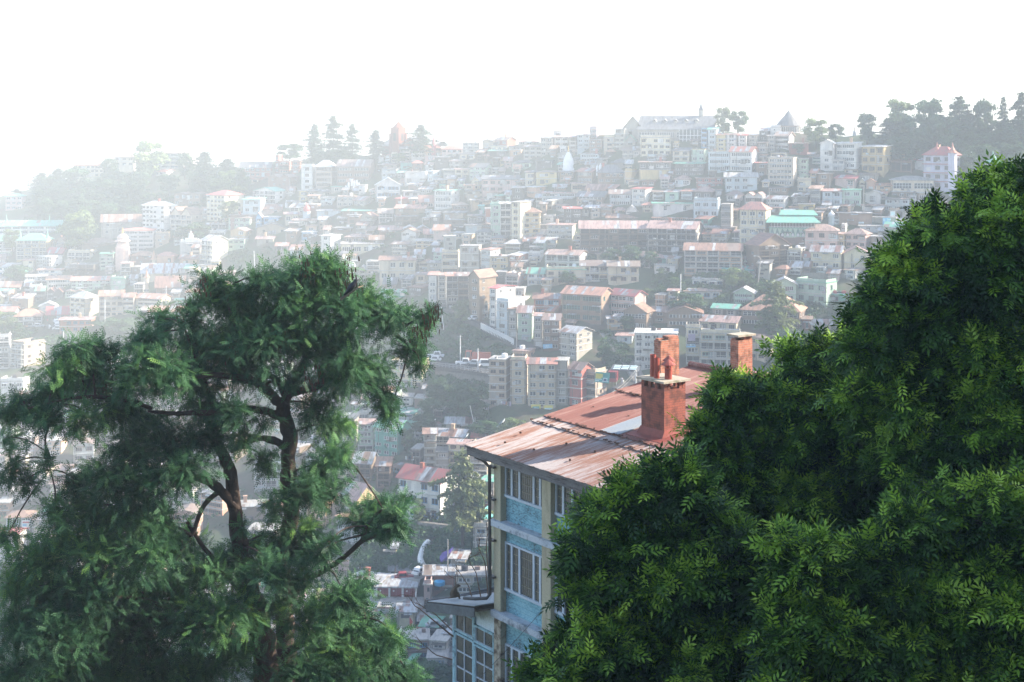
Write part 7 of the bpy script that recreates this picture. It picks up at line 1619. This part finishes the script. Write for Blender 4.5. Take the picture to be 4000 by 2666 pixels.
# crow on a bare stub
MB().tube([P(1330, 1170, 34.2), P(1360, 1150, 34.2), P(1400, 1124, 34.2), P(1420, 1116, 34.3)], [.035, .03, .02, .008], 7).build("twig", mat("pale bare twig", (.22, .17, .12), .9, .3, 6), None); o = bpy.data.objects["twig"]; o.name = "bare_branch"; tag(o, "pale bare stub of a branch that the crow perches on", "branch")
cr = bird(P(1374, 1136, 34.2)+Vector((.0, 0, .06)), .42, R(8), CROWM, "crow", "black crow perched high in the locust tree", "crow", crow=True); cr.rotation_euler = (0, R(-12), R(8))
# ---- right: a dense grove of broad crowns
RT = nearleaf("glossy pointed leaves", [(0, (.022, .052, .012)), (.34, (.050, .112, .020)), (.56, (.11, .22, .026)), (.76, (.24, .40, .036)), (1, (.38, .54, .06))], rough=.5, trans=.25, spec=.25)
POLYR = [(2235, 410), (2290, 392), (2420, 375), (2560, 600), (2560, 1650), (1195, 1650), (1215, 1568), (1240, 1490), (1300, 1440), (1330, 1430), (1318, 1370), (1300, 1300), (1292, 1190), (1345, 1140), (1420, 1110), (1480, 1090), (1500, 1055), (1580, 1065), (1600, 1000), (1640, 940), (1625, 900), (1690, 860), (1740, 850), (1790, 880), (1800, 820), (1850, 800), (1890, 790), (1930, 760), (1960, 735), (1985, 700), (1990, 650), (2010, 620), (2000, 575), (2060, 560), (2085, 530), (2110, 495), (2150, 470), (2180, 455), (2215, 470), (2225, 430)]
def grove(name, label, poly, step, limbs, Yf, seed, rx=(40, 62), dens=1.0, holes=()):
    g = random.Random(seed); bl = []; y = 370
    while y < 1660:
        x = 1180+g.random()*step
        while x < 2560:
            q = (x+g.uniform(-.35, .35)*step, y+g.uniform(-.35, .35)*step)
            if inside(q[0], q[1], poly):
                edge = sum(inside(q[0]+dx*48, q[1]+dy*48, POLYR) for dx, dy in ((1, 0), (-1, 0), (0, 1), (0, -1), (.7, -.7), (-.7, -.7)))
                r = g.uniform(*rx)*(1 if edge == 6 else .62); keep = all(math.hypot(q[0]-hx, q[1]-hy) > hr for hx, hy, hr in holes)
                if keep: bl.append((q[0], q[1], r, r*g.uniform(.62, .85), dens*g.uniform(.7, 1.2)))
            x += step
        y += step*.72
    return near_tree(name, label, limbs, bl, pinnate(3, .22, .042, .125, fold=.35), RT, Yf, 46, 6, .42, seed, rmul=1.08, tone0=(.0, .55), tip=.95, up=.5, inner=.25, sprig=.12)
A_ = [(2235, 410), (2290, 385), (2440, 370), (2560, 600), (2560, 1130), (2120, 1120), (2010, 1000), (1935, 860), (1950, 765), (1985, 700), (1990, 650), (2010, 620), (2000, 575), (2060, 560), (2085, 530), (2110, 495), (2150, 470), (2180, 455), (2215, 470), (2225, 430)]
B_ = [(1600, 1000), (1640, 940), (1625, 900), (1690, 860), (1740, 850), (1790, 880), (1800, 820), (1850, 800), (1890, 790), (1935, 770), (1960, 860), (2030, 1000), (2130, 1130), (2000, 1240), (1700, 1230), (1600, 1120), (1590, 1060)]
G3 = [(1195, 1650), (1215, 1568), (1240, 1490), (1330, 1430), (1318, 1370), (1300, 1300), (1292, 1190), (1345, 1140), (1420, 1110), (1480, 1090), (1500, 1055), (1590, 1070), (1600, 1130), (1700, 1240), (1760, 1400), (1740, 1650)]
E_ = [(1740, 1650), (1770, 1400), (1710, 1240), (2000, 1245), (2140, 1130), (2560, 1130), (2560, 1650)]
def stem(x0, y0, x1, y1, Y, r0, r1): return [(x0+(x1-x0)*t+12*math.sin(5*t+x0), y0+(y1-y0)*t, Y+.3*math.sin(3*t), r0+(r1-r0)*t) for t in (0, .2, .4, .6, .8, 1)]
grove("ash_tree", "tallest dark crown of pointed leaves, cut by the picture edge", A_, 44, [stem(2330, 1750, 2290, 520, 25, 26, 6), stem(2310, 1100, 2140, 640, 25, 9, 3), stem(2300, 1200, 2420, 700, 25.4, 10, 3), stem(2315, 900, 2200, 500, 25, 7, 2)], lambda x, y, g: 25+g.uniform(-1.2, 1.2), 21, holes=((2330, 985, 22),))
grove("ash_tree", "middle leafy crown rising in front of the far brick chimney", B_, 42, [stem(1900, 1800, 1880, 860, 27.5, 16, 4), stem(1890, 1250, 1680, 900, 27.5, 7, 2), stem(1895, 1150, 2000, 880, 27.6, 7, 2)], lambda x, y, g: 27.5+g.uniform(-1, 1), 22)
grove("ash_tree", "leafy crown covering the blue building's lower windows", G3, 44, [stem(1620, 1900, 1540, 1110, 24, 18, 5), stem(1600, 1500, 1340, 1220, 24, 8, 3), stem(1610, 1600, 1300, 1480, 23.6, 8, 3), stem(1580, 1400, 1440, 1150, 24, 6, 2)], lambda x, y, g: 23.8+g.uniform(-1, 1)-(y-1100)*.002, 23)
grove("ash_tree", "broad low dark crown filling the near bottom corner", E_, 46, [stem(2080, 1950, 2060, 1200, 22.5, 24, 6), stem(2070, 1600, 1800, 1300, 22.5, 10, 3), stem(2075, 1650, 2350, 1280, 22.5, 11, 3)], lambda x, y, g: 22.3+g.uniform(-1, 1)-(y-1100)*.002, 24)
# bare forked branches below the roof corner
BARE = mat("bare orange brown bark", (.20, .12, .075), .85, .35, 6, .3)
b = MB(); gb = random.Random(3)
def fork(p, d, L_, r, n):
    q = p; V = [p]; k = 4
    for i in range(k): d = (d+Vector((gb.gauss(0, .22), gb.gauss(0, .22), gb.gauss(.03, .2)))).normalized(); q = q+d*L_/k; V.append(q)
    b.tube(V, [r*(1-.12*i) for i in range(k+1)], 6)
    if n:
        for j in range(2 if n > 1 else 3): fork(V[2+j % 3], (d+Vector((gb.gauss(0, .55), gb.gauss(0, .4), gb.gauss(.1, .5)))).normalized(), L_*.66, r*.58, n-1)
root = P(1935, 2560, 53.5)
for (x, y, n) in ((1860, 2240, 3), (1895, 2200, 3), (1830, 2290, 2), (1790, 2330, 2), (1700, 2400, 2), (1640, 2380, 2), (1705, 2560, 1), (1900, 2150, 2)):
    t = P(x, y, 53.5+gb.uniform(-.6, .6)); m_ = root.lerp(t, .6)+Vector((0, 0, -.25)); b.tube([root, root.lerp(t, .3)+Vector((0, 0, -.3)), m_, t], [.055, .045, .032, .02], 7); fork(t, (t-m_).normalized(), .85, .02, n)
b.tube([P(1935, 3200, 53.5), root], [.16, .07], 8)
tag(b.build("bare_tree", BARE, None, True), "leafless forked tree reaching out behind the porch roof", "tree")
# two distant birds against the haze
for i, (x, y) in enumerate(((211, 793), (308, 797))):
    b = MB(); p = P(x, y, 540); b.tube([p+Vector((-.7, 0, 0)), p, p+Vector((.6, 0, .1))], [.05, .2, .05], 6)
    for sx in (-1, 1): b.slab([(p.x-.12, p.y, p.z), (p.x+.12, p.y, p.z), (p.x+.1*sx, p.y-.4, p.z+.9), (p.x-.2+.1*sx, p.y-.4*sx, p.z+.8)], .03)
    tag(b.build("flying_bird", CROWM), ["small dark bird gliding low over the hazy wooded slope", "small dark bird, wings up, nearer the pale round tree"][i], "bird", "birds in the haze")
# ---------------------------------------------------------------- the hazy air
def build_haze():
    b = MB(); b.box(-900, 900, -90, 1560, -190, 80)
    m = bpy.data.materials.new("haze"); m.use_nodes = True; n = m.node_tree
    for x in list(n.nodes):
        if x.type != 'OUTPUT_MATERIAL': n.nodes.remove(x)
    v = n.nodes.new("ShaderNodeVolumePrincipled"); v.inputs["Color"].default_value = (0.90, 0.975, 0.985, 1); v.inputs["Density"].default_value = HAZE_DENSITY; v.inputs["Anisotropy"].default_value = 0.0
    n.links.new(v.outputs[0], n.nodes["Material Output"].inputs["Volume"])
    tag(b.build("haze", m), kind='stuff')
build_haze()
